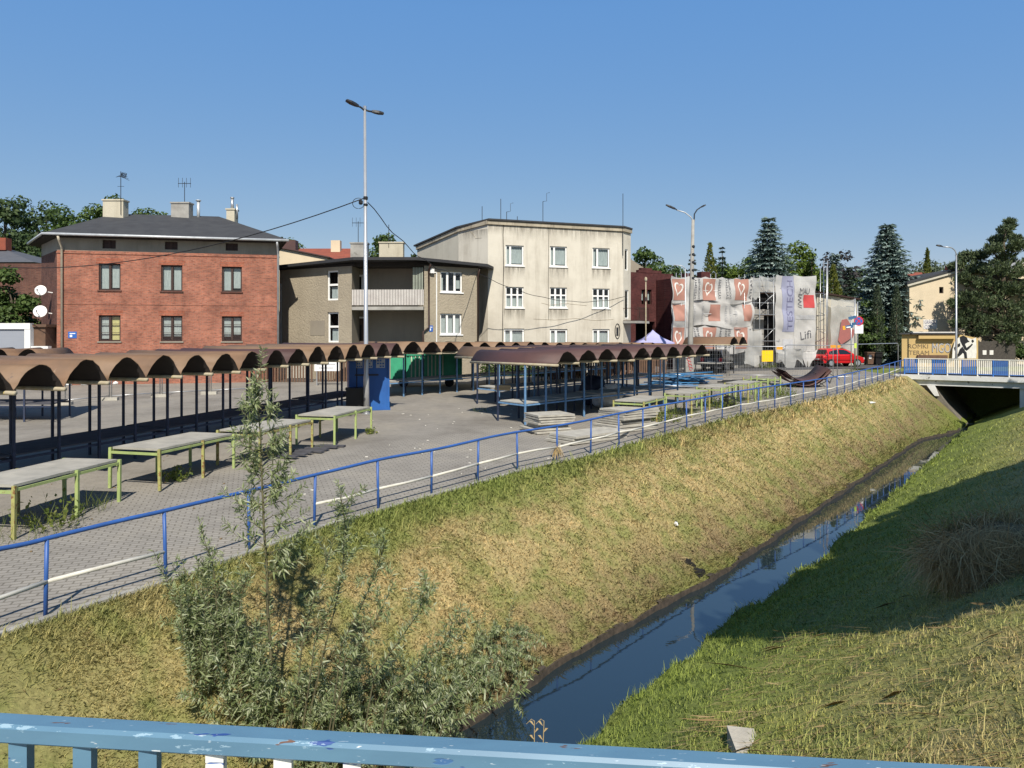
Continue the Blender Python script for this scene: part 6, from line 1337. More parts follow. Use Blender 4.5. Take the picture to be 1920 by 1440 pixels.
for i, (px, Y) in enumerate(((118, 29.5), (205, 31.2), (300, 32.6), (392, 33.8))):
    p = on(px, Y)
    q = on((118, 205, 300, 392, 480)[i + 1], (29.5, 31.2, 32.6, 33.8, 35)[i + 1])
    mesh_panel(p + V(.1, 0, 0), q, 1.9, ["mesh fence panel seen through the left stalls, nearest the left edge", "mesh fence panel seen through the left stalls below the yellow blind", "mesh fence panel seen through the left stalls below the middle brick house window", "mesh fence panel seen through the left stalls next to the willow"][i], group="mesh fence panels behind the left row", fine_=False)
    mb = MB(); mb.box(p + V(0, 0, .07), (.7, .26, .14), .2); tag(mb.build("fence_foot", M['slab']), ["concrete fence foot nearest the left edge, under the left stalls", "second concrete fence foot from the left, under the left stalls", "third concrete fence foot from the left, under the left stalls", "concrete fence foot nearest the willow, under the left stalls"][i], "fence foot", "concrete feet of the mesh fence")
# painted stones along the kerb
for i in range(16):
    px = 40 + i * 29.5; Y = road_y((px - 960) * 39 / FPX) - .35; p = on(px, Y); 
    if px > 520: break
    o = blob((p.x, p.y, p.z + .08), (.16 + .05 * ((i * 7) % 3) / 2, .13, .11), i, .12, 7).build("kerb_stone", M['white_plastic'], None, True); tag(o, "rounded white painted stone in the line along the street edge", "stone", "white painted stones along the street")
# low wall, and notice behind stalls
mb = MB(); a, b_ = U(330, 708, 44), U(660, 700, 43); p, q = V(-26, 39.9, 1.0), V(-9, 44.0, 1.15); mb.bar(p, q, .3, .8); tag(mb.build("low_wall", M['slab']), "low pale concrete wall at the foot of the brick house", "wall")
mb = MB(); q = U(613, 687, 38.5); mb.obox(q, (1.35, 0, 0), (0, .03, 0), (0, 0, .5)); nb_ = mb.build("notice_board", M['sign_white']); tag(nb_, "white notice board seen between the stall posts left of the clothes bin", "sign")
mb = MB()
for i in range(2): mb.obox(q + V(-.05, -.02, .1 - .18 * i), (1.0 - .2 * i, 0, 0), (0, .008, 0), (0, 0, .05))
mb.build("notice_text", M['p_grey'], nb_)
mb = MB(); 
for dx in (-.55, .55): mb.bar(V(q.x + dx, q.y + .03, g(38.5)), V(q.x + dx, q.y + .03, q.z - .2), .05)
mb.build("post", M['steel'], nb_)
fz = thing("picket_fence", "dark wooden picket fence behind the stall posts under the grey house", "fence", V(-11, 41.3, .7))
for k_, (x0, x1) in enumerate(((-15.5, -11.3), (-11.2, -7.3), (2.0, 6.0), (6.1, 9.5))):
    mb = MB(); n = 26; Yf = 40.6 + k_ * .35 + (1.6 if k_ > 1 else 0)
    for i in range(n): x = x0 + (x1 - x0) * i / n; mb.box((x, Yf, g(Yf) + .75), (.09, .025, 1.5))
    mb.box(((x0 + x1) / 2, Yf + .03, g(Yf) + 1.1), (x1 - x0, .03, .07)); mb.build("picket_panel", M['wood_side'], fz)

# ================================================================ cars and bins
def car(loc, ang, L, label, paint, est=False):
    t = thing("parked_car", label, "car", loc); X, Y = V(math.cos(ang), math.sin(ang), 0), V(-math.sin(ang), math.cos(ang), 0); s_ = L / 4.0
    P = lambda x, y, z: Vector(loc) + X * x * s_ + Y * y * s_ + V(0, 0, z * s_)
    prof = [(-1.95, .38, .72), (-1.98, .6, .8), (-1.93, .86, .8), (-1.78, .98, .78), (.75, .98, .79), (1.35, .88, .78), (1.85, .72, .72), (1.98, .5, .66), (1.93, .28, .62), (-1.9, .26, .66)]
    vs = []; n = len(prof)
    for sgn in (-1, 1):
        for x, z, w_ in prof: vs.append(P(x, sgn * w_, z))
    mid = []
    for x, z, w_ in prof: pass
    fs = [tuple(range(n))[::-1], tuple(range(n, 2 * n))] + [(i, (i + 1) % n, n + (i + 1) % n, n + i) for i in range(n)]
    body = MB().add(vs, fs).build("body", paint, t)
    bv = body.modifiers.new("b", 'BEVEL'); bv.width = .05; bv.segments = 2
    gl = [(-1.72, .97), (-1.5, 1.42), (-1.25, 1.5), (.05, 1.47), (.35, 1.38), (1.05, .95)] if not est else [(-1.85, .97), (-1.75, 1.4), (-1.55, 1.5), (.0, 1.47), (.3, 1.38), (1.0, .95)]
    vs = []
    for sgn in (-1, 1):
        for x, z in gl: vs.append(P(x, sgn * (.76 if z < 1.1 else .6), z))
    n = len(gl); MB().add(vs, [tuple(range(n))[::-1], tuple(range(n, 2 * n))] + [(i, (i + 1) % n, n + (i + 1) % n, n + i) for i in range(n)]).build("cabin", paint, t)
    gm = M['car_glass']
    def yy(z): return .76 - (.16) * (z - 1.0) / .42 + .008
    for sgn in (-1, 1):
        for pts in ([(-1.45, 1.02), (-1.32, 1.36), (-.55, 1.4), (-.55, 1.02)], [(-.47, 1.02), (-.47, 1.4), (.0, 1.39), (.28, 1.31), (.72, 1.02)]):
            MB().add([P(x, sgn * yy(z), z) for x, z in pts], [(0, 1, 2, 3) if len(pts) == 4 else (0, 1, 2, 3, 4)]).build("side_window", gm, t)
        mb = MB(); mb.obox(P(.62, sgn * .86, 1.02), X * .16 * s_, Y * .18 * s_, (0, 0, .12 * s_)); mb.build("mirror", paint, t)
        mb = MB(); mb.obox(P(-1.95, sgn * .64, .78), X * .1 * s_, Y * .22 * s_, (0, 0, .26 * s_)); mb.build("taillight", M['sign_red'], t)
        mb = MB(); mb.obox(P(1.86, sgn * .55, .66), X * .16 * s_, Y * .28 * s_, (0, 0, .15 * s_)); mb.build("headlight", M['zinc'], t)
        mb = MB(); mb.bar(P(-.5, sgn * .805, .4), P(-.5, sgn * .8, .96), .012); mb.bar(P(.55, sgn * .805, .4), P(.5, sgn * .8, .96), .012); mb.bar(P(-1.2, sgn * .803, .62), P(1.2, sgn * .8, .62), .02); mb.build("door_seam", M['black'], t)
        for x in (-1.25, 1.22):
            mb = MB(); mb.lathe(P(x, sgn * .70, .3), [(.2, -.09), (.3, -.1), (.31, -.05), (.31, .08), (.29, .115), (.2, .12)], 20, Y * sgn); w_ = mb.build("wheel", M['rubber'], t)
            mb = MB(); mb.lathe(P(x, sgn * .70, .3), [(.0, .1), (.19, .1), (.2, .122), (.05, .127), (.0, .127)], 12, Y * sgn); mb.build("rim", M['steel'], w_)
    MB().add([P(-1.70, -.66, 1.04), P(-1.70, .66, 1.04), P(-1.52, .54, 1.38), P(-1.52, -.54, 1.38)], [(0, 1, 2, 3)]).build("rear_window", gm, t) if not est else MB().add([P(-1.85, -.66, 1.04), P(-1.85, .66, 1.04), P(-1.78, .54, 1.36), P(-1.78, -.54, 1.36)], [(0, 1, 2, 3)]).build("rear_window", gm, t)
    MB().add([P(1.02, -.68, .985), P(1.02, .68, .985), P(.4, .56, 1.375), P(.4, -.56, 1.375)], [(0, 1, 2, 3)]).build("windscreen", gm, t)
    mb = MB(); mb.obox(P(-2.0, 0, .62), X * .02 * s_, Y * .5 * s_, (0, 0, .11 * s_)); mb.build("licence_plate", M['sign_white'], t)
    mb = MB(); mb.obox(P(-1.96, 0, .4), X * .12 * s_, Y * 1.45 * s_, (0, 0, .2 * s_)); mb.obox(P(1.95, 0, .36), X * .12 * s_, Y * 1.3 * s_, (0, 0, .2 * s_)); mb.build("bumper", M['black'], t)
    return t
m, nt_, b, n, l = new_mat("car_glass"); b.inputs["Base Color"].default_value = (.012, .014, .016, 1); b.inputs["Roughness"].default_value = .04; b.inputs["Specular IOR Level"].default_value = .8; M['car_glass'] = m
def paint(name, c):
    m, nt, b, n, l = new_mat(name); b.inputs["Base Color"].default_value = (*c, 1); b.inputs["Roughness"].default_value = .28; b.inputs["Coat Weight"].default_value = .5; b.inputs["Coat Roughness"].default_value = .05; return m
rc_ = V((1572 - 960) * 56 / FPX, 56.0, .892); car(rc_, R(12), 3.8, "bright red hatchback parked by the hedge, seen from the rear left side", paint("red_car_paint", (.60, .012, .015)))
car(V((1334 - 960) * 52 / FPX, 50.3, .892), R(60), 3.9, "dark estate car seen from behind under the lone tan stall", paint("black_car_paint", (.03, .032, .036)), True)
car(V((1178 - 960) * 46.5 / FPX, 45.2, .84), R(17), 4.3, "dark car parked behind the second stall row, below the lilac gazebo", paint("dark_car_paint", (.015, .017, .022)), True)
for px, m_, lab in ((1630, 'wood_side', "brown wheeled bin with a pale label by the hedge"), (1645, 'black', "black wheeled bin next to the brown bin by the hedge")):
    p = on(px, 58.5); t = thing("wheelie_bin", lab, "bin", p); mb = MB(); mb.add([p + V(x * s_, y * s_, z) for z, s_ in ((.1, .75), (1.0, 1)) for x, y in ((-.29, -.29), (.29, -.29), (.29, .29), (-.29, .29))], [(3, 2, 1, 0), (4, 5, 6, 7)] + [(i, (i + 1) % 4, 4 + (i + 1) % 4, 4 + i) for i in range(4)]); mb.build("body", M[m_], t)
    mb = MB(); mb.obox(p + V(0, 0, 1.05), (.64, 0, 0), (0, .66, 0), (0, 0, .08)); mb.build("lid", M[m_], t)
    for sx in (-.24, .24): mb = MB(); mb.lathe(p + V(sx, .22, .1), [(.05, -.03), (.1, -.03), (.1, .03), (.05, .03)], 10, (1, 0, 0)); mb.build("wheel", M['rubber'], t)
    if m_ == 'wood_side': mb = MB(); mb.obox(p + V(-.08, -.3, .7), (.2, 0, 0), (0, .02, 0), (0, 0, .35)); mb.build("label", M['p_white'], t)
# ---------------------------------------------------------------- foliage
def unit(v): return v / (np.linalg.norm(v, axis=-1, keepdims=True) + 1e-9)
def leaves(c, d, n_, L, W, bend=0.0):
    """arrays: centres (base), directions, normals, lengths, widths -> diamond leaves"""
    d = unit(d); sd = unit(np.cross(d, n_)); L = L[:, None]; W = W[:, None]
    nn = unit(np.cross(sd, d))
    v = np.stack([c, c + d * L * .45 + sd * W * .5 + nn * L * .04, c + d * L - nn * L * bend, c + d * L * .45 - sd * W * .5 + nn * L * .04], 1).reshape(-1, 3)
    f = np.arange(len(v), dtype=np.int32).reshape(-1, 4)
    return v, f
def trunk_mesh(base, top, r0, limbs, rng, nseg=6):
    mb = MB(); base = Vector(base); top = Vector(top); pts = []; rs = []
    for i in range(nseg + 1):
        t = i / nseg; j = .25 * r0 * math.sin(t * 5 + base.x); pts.append(base.lerp(top, t) + V(j * 2 * t, j * t, 0)); rs.append(r0 * (1.25 if i == 0 else 1 - .75 * t))
    mb.path(pts, rs, 8)
    for (t, q, r) in limbs:
        p = base.lerp(top, t); q = Vector(q); m = p.lerp(q, .5) + V(0, 0, (q - p).length * .1); mb.path([p, m, q], [r, r * .65, r * .2], 6)
    return mb
def broadleaf(label, px, Y, ytop, wpx, m_, seed, n=5000, leaf=.28, hfrac=.72, zbase=None, name="broadleaf_tree", group=None, loc=None, R3=None, clumps=38, cat="tree", gap=.0, lift=0.0):
    rng = np.random.default_rng(seed); s_ = Y / FPX
    zb = g(Y) if zbase is None else zbase
    if loc is None:
        x = (px - 960) * s_; zt = EYE - (ytop - HY) * s_; rx = wpx * s_ / 2; H = zt - zb; rz = H * hfrac / 2; cz = zt - rz; ry = rx
    else: x, Y = loc; rx, ry, rz, cz = R3; H = cz + rz - zb
    t = thing(name, label, cat, (x, Y, zb), group)
    # clumps fill an uneven ellipsoid
    u = unit(rng.normal(size=(clumps, 3))); rad = rng.uniform(.35, 1, clumps) ** .6
    cc = u * rad[:, None] * np.array([rx, ry, rz]) * .92; cc[:, 2] *= np.where(cc[:, 2] < 0, .9, 1.0)
    cr_ = rng.uniform(.27, .48, clumps) * min(rx, rz) * (1.25 if clumps < 30 else 1)
    w_ = cr_ ** 2; idx = rng.choice(clumps, n, p=w_ / w_.sum())
    dv = unit(rng.normal(size=(n, 3))); dv[:, 2] = np.where(dv[:, 2] < -.3, dv[:, 2] * .5, dv[:, 2])
    pr = rng.uniform(.55, 1.05, n) ** .7
    c = cc[idx] + dv * (cr_[idx] * pr)[:, None] * np.array([1, 1, .8]) + np.array([x, Y, cz])
    nrm = unit(dv * .7 + np.array([0, 0, .55]) + rng.normal(size=(n, 3)) * .45)
    d = unit(np.cross(nrm, rng.normal(size=(n, 3))) + np.array([0, 0, -.35]))
    sz = leaf * rng.uniform(.6, 1.3, n)
    v, f = leaves(c, d, nrm, sz, sz * .75, .12)
    link("crown", v, f, M[m_], t)
    limbs = [(rng.uniform(.35, .9), (x + cc[i][0] * .8, Y + cc[i][1] * .8, cz + cc[i][2] * .8), .02 * H * .5) for i in rng.choice(clumps, min(12, clumps), replace=False)]
    trunk_mesh((x, Y, zb - .1), (x, Y, cz + rz * .4), max(.1, .022 * H), limbs, rng).build("trunk", M['bark'], t, True)
    return t
def conifer(label, px, Y, ytop, wpx, m_, seed, ybot=None, tiers=26, name="spruce_tree", dens=1.0, droop=.35, needle=.16, shape=.85, group=None):
    rng = np.random.default_rng(seed); s_ = Y / FPX; x = (px - 960) * s_; zt = EYE - (ytop - HY) * s_; zb = g(Y); H = zt - zb; Rm = wpx * s_ / 2
    t = thing(name, label, "tree", (x, Y, zb), group); mbb = MB(); mbb.path([(x, Y, zb - .1), (x + .05, Y, zb + H * .5), (x, Y, zt - .1)], [.02 * H + .04, .012 * H + .03, .02], 7)
    C, D, N, L, W = [], [], [], [], []
    for i in range(tiers):
        q = (i + rng.uniform(-.2, .2)) / tiers; z = zt - .12 - (H * .97) * max(0, q); rr = Rm * (max(.03, q) ** shape) * rng.uniform(.85, 1.1)
        nb_ = int((7 + 13 * q) * dens)
        for b_ in range(nb_):
            a = 2 * math.pi * (b_ + rng.uniform(-.35, .35)) / nb_ + i * 2.4; r_ = rr * rng.uniform(.7, 1.08); dr = np.array([math.cos(a), math.sin(a), 0]); sd = np.array([-math.sin(a), math.cos(a), 0])
            k = max(4, int(r_ / needle * 1.5)); tt = np.linspace(.1, 1, k)
            px_ = dr[None] * (r_ * tt)[:, None]; zz = z - droop * r_ * tt ** 1.0 + .28 * droop * r_ * tt ** 2.6
            pts = np.array([x, Y, 0]) + px_; pts[:, 2] = zz
            if b_ % 3 == 0: mbb.path([(x, Y, z)] + [tuple(pts[int(k * .5)])] + [tuple(pts[-1])], [.03, .02, .008], 4, False)
            for sgn in (-1, 1, 0):
                ll = needle * (1.9 * (1 - .55 * tt) + .5) * rng.uniform(.75, 1.25, k)
                dd = (dr * .75)[None] + sgn * sd[None] * .9 + rng.normal(size=(k, 3)) * .18; dd[:, 2] -= .22 - .3 * (sgn == 0)
                C.append(pts + rng.normal(size=(k, 3)) * .02); D.append(dd); N.append(np.array([0, 0, 1.0]) + rng.normal(size=(k, 3)) * .35); L.append(ll); W.append(ll * .42)
    v, f = leaves(np.concatenate(C), np.concatenate(D), np.concatenate(N), np.concatenate(L), np.concatenate(W), .15)
    link("crown", v, f, M[m_], t); mbb.build("trunk", M['bark'], t, True)
    return t
def column(label, px, Y, ytop, wpx, m_, seed, n=2600, leaf=.16, name="columnar_shrub", group=None, pw=.5, cat="shrub"):
    rng = np.random.default_rng(seed); s_ = Y / FPX; x = (px - 960) * s_; zt = EYE - (ytop - HY) * s_; zb = g(Y); H = zt - zb; Rm = wpx * s_ / 2
    t = thing(name, label, cat, (x, Y, zb), group)
    q = rng.uniform(0, 1, n); a = rng.uniform(0, 6.283, n); prof = np.minimum(1, (1 - q) * 2.2) ** pw * (.72 + .28 * np.sin(q * 3.1))
    lump = 1 + .16 * np.sin(a * 3 + q * 14) + .1 * np.sin(a * 5 - q * 25); r = Rm * prof * lump * rng.uniform(.6, 1.05, n) ** .5
    dr = np.stack([np.cos(a), np.sin(a), np.zeros(n)], 1); c = np.array([x, Y, zb]) + dr * r[:, None]; c[:, 2] += q * H
    d = dr * .45 + np.array([0, 0, 1.0]) + rng.normal(size=(n, 3)) * .35; nn_ = dr + rng.normal(size=(n, 3)) * .5; sz = leaf * rng.uniform(.6, 1.4, n)
    v, f = leaves(c, d, nn_, sz, sz * .5); link("crown", v, f, M[m_], t)
    MB().path([(x, Y, zb - .1), (x, Y, zb + H * .85)], [.09, .02], 6).build("trunk", M['bark'], t, True); return t
M['lf_dark'] = leaf_mat("dark_oak_leaves", [(.028, .05, .018), (.045, .075, .025), (.075, .11, .035)], .25)
M['lf_mid'] = leaf_mat("mid_green_leaves", [(.045, .08, .02), (.075, .125, .03), (.115, .17, .045)], .35)
M['lf_bright'] = leaf_mat("bright_green_leaves", [(.07, .115, .018), (.11, .165, .025), (.16, .21, .04)], .35)
M['lf_purple'] = leaf_mat("dark_purple_leaves", [(.016, .017, .017), (.028, .024, .026), (.04, .036, .036)], .15)
M['lf_willow'] = leaf_mat("grey_willow_leaves", [(.07, .095, .06), (.1, .13, .08), (.13, .16, .1)], .25)
M['nd_blue'] = leaf_mat("blue_spruce_needles", [(.09, .14, .12), (.16, .225, .205), (.3, .37, .34)], .12)
M['nd_dark'] = leaf_mat("dark_needles", [(.022, .04, .022), (.04, .064, .034), (.07, .095, .045)], .12)
M['nd_mid'] = leaf_mat("greyish_needles", [(.03, .055, .04), (.055, .085, .062), (.09, .125, .09)], .12)
M['thuja'] = leaf_mat("golden_thuja", [(.07, .09, .015), (.12, .14, .024), (.18, .19, .04)], .2)
M['juniper'] = leaf_mat("juniper_green", [(.04, .06, .035), (.065, .09, .05), (.09, .12, .07)], .15)
M['hedge'] = leaf_mat("hedge_leaves", [(.025, .05, .012), (.045, .08, .018), (.08, .12, .03)], .25)
M['pine_nd'] = leaf_mat("pine_needles", [(.045, .068, .032), (.08, .11, .05), (.13, .16, .075)], .12)
# left background
GL = "tall dark trees beyond the left houses"
broadleaf("tall dark tree at the top left corner of the tree line", 12, 78, 338, 130, 'lf_dark', 1, 6000, .42, .85, group=GL)
broadleaf("dark rounded tree behind the small grey roofed house", 75, 84, 362, 125, 'lf_dark', 2, 5200, .42, .85, group=GL)
broadleaf("dark tree just left of the brick house roof", 128, 80, 362, 105, 'lf_mid', 3, 5200, .40, .85, group=GL)
broadleaf("low dark tree filling the gap under the tall ones at the left", 45, 74, 430, 140, 'lf_dark', 4, 5200, .4, .9, group=GL)
broadleaf("round tree top behind the left chimney of the brick house", 206, 72, 352, 80, 'lf_mid', 5, 3600, .34, .6, group="tree tops behind the brick house roof")
broadleaf("flatter tree top behind the brick house roof, right of the left chimney", 284, 74, 368, 72, 'lf_mid', 6, 3000, .34, .6, group="tree tops behind the brick house roof")
broadleaf("dense green garden tree at the left edge beside the brick house", 30, 44, 503, 110, 'lf_mid', 7, 8500, .24, .9)
broadleaf("light green tree behind the brick house's right roof corner", 548, 74, 430, 78, 'lf_bright', 8, 3800, .33, .7)
broadleaf("dark tree behind the grey house, right of the silver lamp post", 722, 70, 434, 76, 'lf_mid', 9, 4200, .32, .75)
broadleaf("small dark tree top behind the red tiled roof", 650, 76, 460, 40, 'lf_dark', 10, 1800, .3, .7)
broadleaf("narrow dark tree peeking out at the cream house's left edge", 776, 66, 455, 26, 'lf_dark', 11, 1700, .26, .8)
broadleaf("broad tree behind the cream house's right corner", 1204, 72, 452, 90, 'lf_mid', 12, 5000, .34, .8)
broadleaf("lower tree left of the concrete lamp post", 1240, 74, 478, 60, 'lf_dark', 13, 3000, .32, .8)
# behind the wrapped house
conifer("dark little spruce behind the concrete lamp post", 1298, 74, 474, 90, 'nd_dark', 21, tiers=20)
column("golden thuja behind the wrapped house, left one", 1331, 73, 457, 40, 'thuja', 22, 2600, .26, "thuja_tree", cat="tree", pw=.9)
conifer("thin dark spruce between the golden thuja and the big blue spruce", 1354, 76, 462, 66, 'nd_mid', 23, tiers=22)
broadleaf("bright leafy tree left of the big blue spruce", 1390, 76, 465, 74, 'lf_bright', 24, 4600, .33, .75)
conifer("big blue spruce rising behind the wrapped house", 1441, 69, 408, 235, 'nd_blue', 25, tiers=31, needle=.28, shape=.72, droop=.4, dens=1.2)
broadleaf("light green tree right of the blue spruce behind the wrapped house", 1493, 74, 455, 84, 'lf_bright', 26, 5200, .32, .75)
broadleaf("very dark purple leaved tree behind the wrapped house", 1560, 82, 463, 102, 'lf_purple', 27, 5600, .36, .7)
conifer("grey blue spruce in front of the purple tree", 1566, 74, 476, 96, 'nd_blue', 28, tiers=26, needle=.24)
column("golden thuja left of the tall blue spruce", 1562, 66, 499, 44, 'thuja', 29, 2800, .24, "thuja_tree", cat="tree", pw=.9)
conifer("dark spruce beside the annex of the wrapped house", 1592, 71, 500, 96, 'nd_mid', 30, tiers=24)
conifer("small dark spruce tip above the lattice tower", 1522, 72, 483, 44, 'nd_dark', 31, tiers=18)
conifer("tall blue spruce between the wrapped house and the beige house", 1664, 63, 420, 190, 'nd_blue', 32, tiers=36, needle=.28, shape=.62, droop=.4, dens=1.2)
column("columnar juniper in front of the tall blue spruce, left one", 1645, 59.5, 535, 21, 'juniper', 33, 3000, .16)
column("columnar juniper in front of the tall blue spruce, right one", 1681, 59.5, 537, 21, 'juniper', 34, 3000, .16)
broadleaf("grey weeping willow far behind the beige house", 1745, 96, 480, 100, 'lf_willow', 35, 4200, .42, .8)
column("slender golden thuja before the red roof", 1739, 70, 469, 26, 'thuja', 36, 2400, .24, "thuja_tree", cat="tree", pw=1.0)
broadleaf("light green tree between the curved lamp and the big pine", 1806, 72, 470, 60, 'lf_bright', 37, 3200, .3, .7)
broadleaf("dark green bush under the tall blue spruce", 1628, 60.5, 560, 60, 'lf_mid', 38, 3600, .22, .95)
GB = "trees filling the skyline behind the wrapped house"
for px, ytop, wd, m_, sd, lab in ((1270, 488, 70, 'lf_mid', 80, "low green tree right beside the concrete lamp post's shaft"), (1345, 480, 90, 'lf_mid', 81, "green tree behind the golden thuja and thin spruce"), (1420, 472, 90, 'lf_mid', 82, "green tree half hidden behind the big blue spruce"), (1512, 478, 90, 'lf_mid', 83, "mid green tree between the light green and the purple trees"), (1600, 492, 90, 'lf_dark', 84, "dark green tree left of the tall blue spruce"), (1625, 505, 70, 'lf_bright', 85, "light green tree tucked behind the tall blue spruce's left side"), (1715, 500, 70, 'lf_dark', 86, "dark low tree right of the tall blue spruce")):
    broadleaf(lab, px, 80, ytop, wd, m_, sd, 4200, .36, .95, group=GB)
# the big pine at the right
def pine(label, px, Y, ytop, seed):
    rng = np.random.default_rng(seed); s_ = Y / FPX; x = (px - 960) * s_; zb = g(Y); t = thing("pine_tree", label, "tree", (x, Y, zb))
    mbb = MB(); ztop = EYE - (ytop - HY) * s_; mbb.path([(x - .3, Y, zb - .1), (x - .2, Y, zb + 3), (x + .1, Y, zb + 6.5), (x + .25, Y, ztop - .2)], [.42, .33, .2, .03], 9)
    C, D, N, L = [], [], [], []
    # each branch given where its tuft mass sits in the crown: (sideways px, height px, spread px)
    tufts = [(1885, 440, 22), (1870, 455, 20), (1893, 425, 12), (1905, 470, 25), (1862, 475, 26), (1885, 485, 30), (1840, 480, 22), (1815, 482, 26), (1795, 500, 20), (1830, 505, 34), (1865, 510, 38), (1900, 515, 40), (1840, 535, 36), (1806, 525, 22), (1880, 545, 40), (1915, 545, 40), (1818, 560, 34), (1850, 570, 40), (1795, 572, 22), (1885, 580, 44), (1815, 595, 36), (1850, 605, 42), (1890, 610, 44), (1920, 590, 44), (1800, 610, 22), (1835, 625, 30), (1920, 625, 44), (1940, 500, 40), (1945, 560, 50), (1890, 640, 30), (1935, 460, 18), (1905, 450, 14)]
    for (tx, ty, sp) in tufts:
        for rep in range(3):
            dy = rng.uniform(-2.6, 2.6) * (1 - abs(tx - 1880) / 200); c = np.array([(tx - 960) * s_, Y + dy, EYE - (ty - HY) * s_]); c[0] *= (1 + dy / Y); r = sp * s_ * .64
            zz = max(zb + 1.6, c[2] - .9); mbb.path([(x + .1 * rng.normal(), Y, min(zz, ztop - 1)), ((x + c[0]) / 2, Y + dy * .5, (zz + c[2]) / 2), tuple(c)], [.06, .04, .015], 5, False)
            n = 46
            q = unit(rng.normal(size=(n, 3))) * (rng.uniform(.1, 1, n) ** .5)[:, None] * np.array([r, r, r * .55]) + c
            for b_ in q:
                m_ = 11; up = unit(np.array([(b_[0] - x) * .18, (b_[1] - Y) * .18, 1.0]) + rng.normal(size=3) * .3)
                C.append(np.repeat(b_[None], m_, 0) + up * rng.uniform(0, .25, (m_, 1))); D.append(up[None] * .9 + rng.normal(size=(m_, 3)) * .55); N.append(rng.normal(size=(m_, 3))); L.append(rng.uniform(.2, .36, m_))
    C, D, N, L = map(np.concatenate, (C, D, N, L)); v, f = leaves(C, D, N, L, L * .26); link("crown", v, f, M['pine_nd'], t); mbb.build("trunk", M['bark'], t, True)
pine("big dark pine at the right edge above the board fence", 1878, 59.0, 415, 50)
broadleaf("leafy ivy bush round the pine's foot", 1895, 58.5, 622, 70, 'hedge', 51, 2600, .18, .95, cat="shrub", name="bush")
broadleaf("pale green bush at the right edge behind the board fence", 1930, 58, 640, 60, 'lf_mid', 52, 1800, .18, .95, cat="shrub", name="bush")
# clipped hedge
def hedge(label, x0, x1, Y, h, dep, seed, n=9000):
    rng = np.random.default_rng(seed); a, b_ = (x0 - 960) * Y / FPX, (x1 - 960) * Y / FPX; zb = g(Y); q = rng.uniform(0, 1, (n, 3)); face = rng.integers(0, 3, n)
    p = np.stack([a + (b_ - a) * q[:, 0], Y + dep * q[:, 1], zb + h * q[:, 2]], 1); p[face == 0, 1] = Y; p[face == 1, 2] = zb + h; p[face == 2, 1] = Y + .1
    p += .12 * np.stack([np.sin(p[:, 2] * 4), np.sin(p[:, 0] * 2.3 + p[:, 2] * 3), np.sin(p[:, 0] * 1.7)], 1) + rng.normal(size=(n, 3)) * .06
    nn_ = np.where((face == 1)[:, None], np.array([0, 0, 1.0]), np.array([0, -1.0, .3])) + rng.normal(size=(n, 3)) * .5; d = np.cross(nn_, rng.normal(size=(n, 3))); sz = .15 * rng.uniform(.6, 1.3, n)
    v, f = leaves(p, d, nn_, sz, sz * .7); t = thing("hedge", label, "hedge", ((a + b_) / 2, Y, zb)); link("foliage", v, f, M['hedge'], t)
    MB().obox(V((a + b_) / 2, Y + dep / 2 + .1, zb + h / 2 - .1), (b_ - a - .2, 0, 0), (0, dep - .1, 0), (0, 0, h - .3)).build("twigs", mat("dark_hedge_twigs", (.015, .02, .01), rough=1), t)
hedge("tall dark green hedge behind the red car and the bins", 1598, 1700, 60.5, 2.2, 1.2, 60)
hedge("low hedge in front of the dark picket fence and cream house", 905, 1100, 44.8, .8, .6, 61, 2600)
# shed roof over the hedge
mb = MB(); a, b_ = U(1600, 630, 61.8), U(1690, 632, 61.8); mb.obox((a + b_) / 2, (b_.x - a.x, 0, 0), (0, 2.4, 0), (0, 0, .18)); mb.obox((a + b_) / 2 + V(0, .8, -1.3), (b_.x - a.x - .6, 0, 0), (0, .2, 0), (0, 0, 2.4)); tag(mb.build("shed", M['brown_frame']), "low dark shed roof over the hedge behind the road signs", "shed")
# trees on the right bank and behind: they cast the shade on the bank
for (x, y, r3, cz, sd, lab) in SHADE_TREES if 'SHADE_TREES' in globals() else []: pass
def shade_tree(x, y, r3, cz, sd, lab, n=11000, clumps=20): return broadleaf(lab, 0, y, 0, 0, 'lf_mid', sd, n, .55, loc=(x, y), R3=(*r3, cz), zbase=1.0, clumps=clumps, group="trees on the right bank")
for a_ in ((8.2, 3.0, (2.9, 2.8, 2.6), 7.6, 71, "leafy tree on the right bank beside the footbridge"), (11.5, 5.9, (3.0, 3.0, 2.6), 7.6, 72, "leafy tree on the right bank, second from the footbridge"), (14.1, 8.7, (2.7, 2.6, 2.4), 7.6, 73, "leafy tree on the right bank, third from the footbridge"), (30.8, 32.2, (2.0, 1.8, 2.2), 7.4, 74, "leafy tree by the road bridge's right end")): shade_tree(*a_)

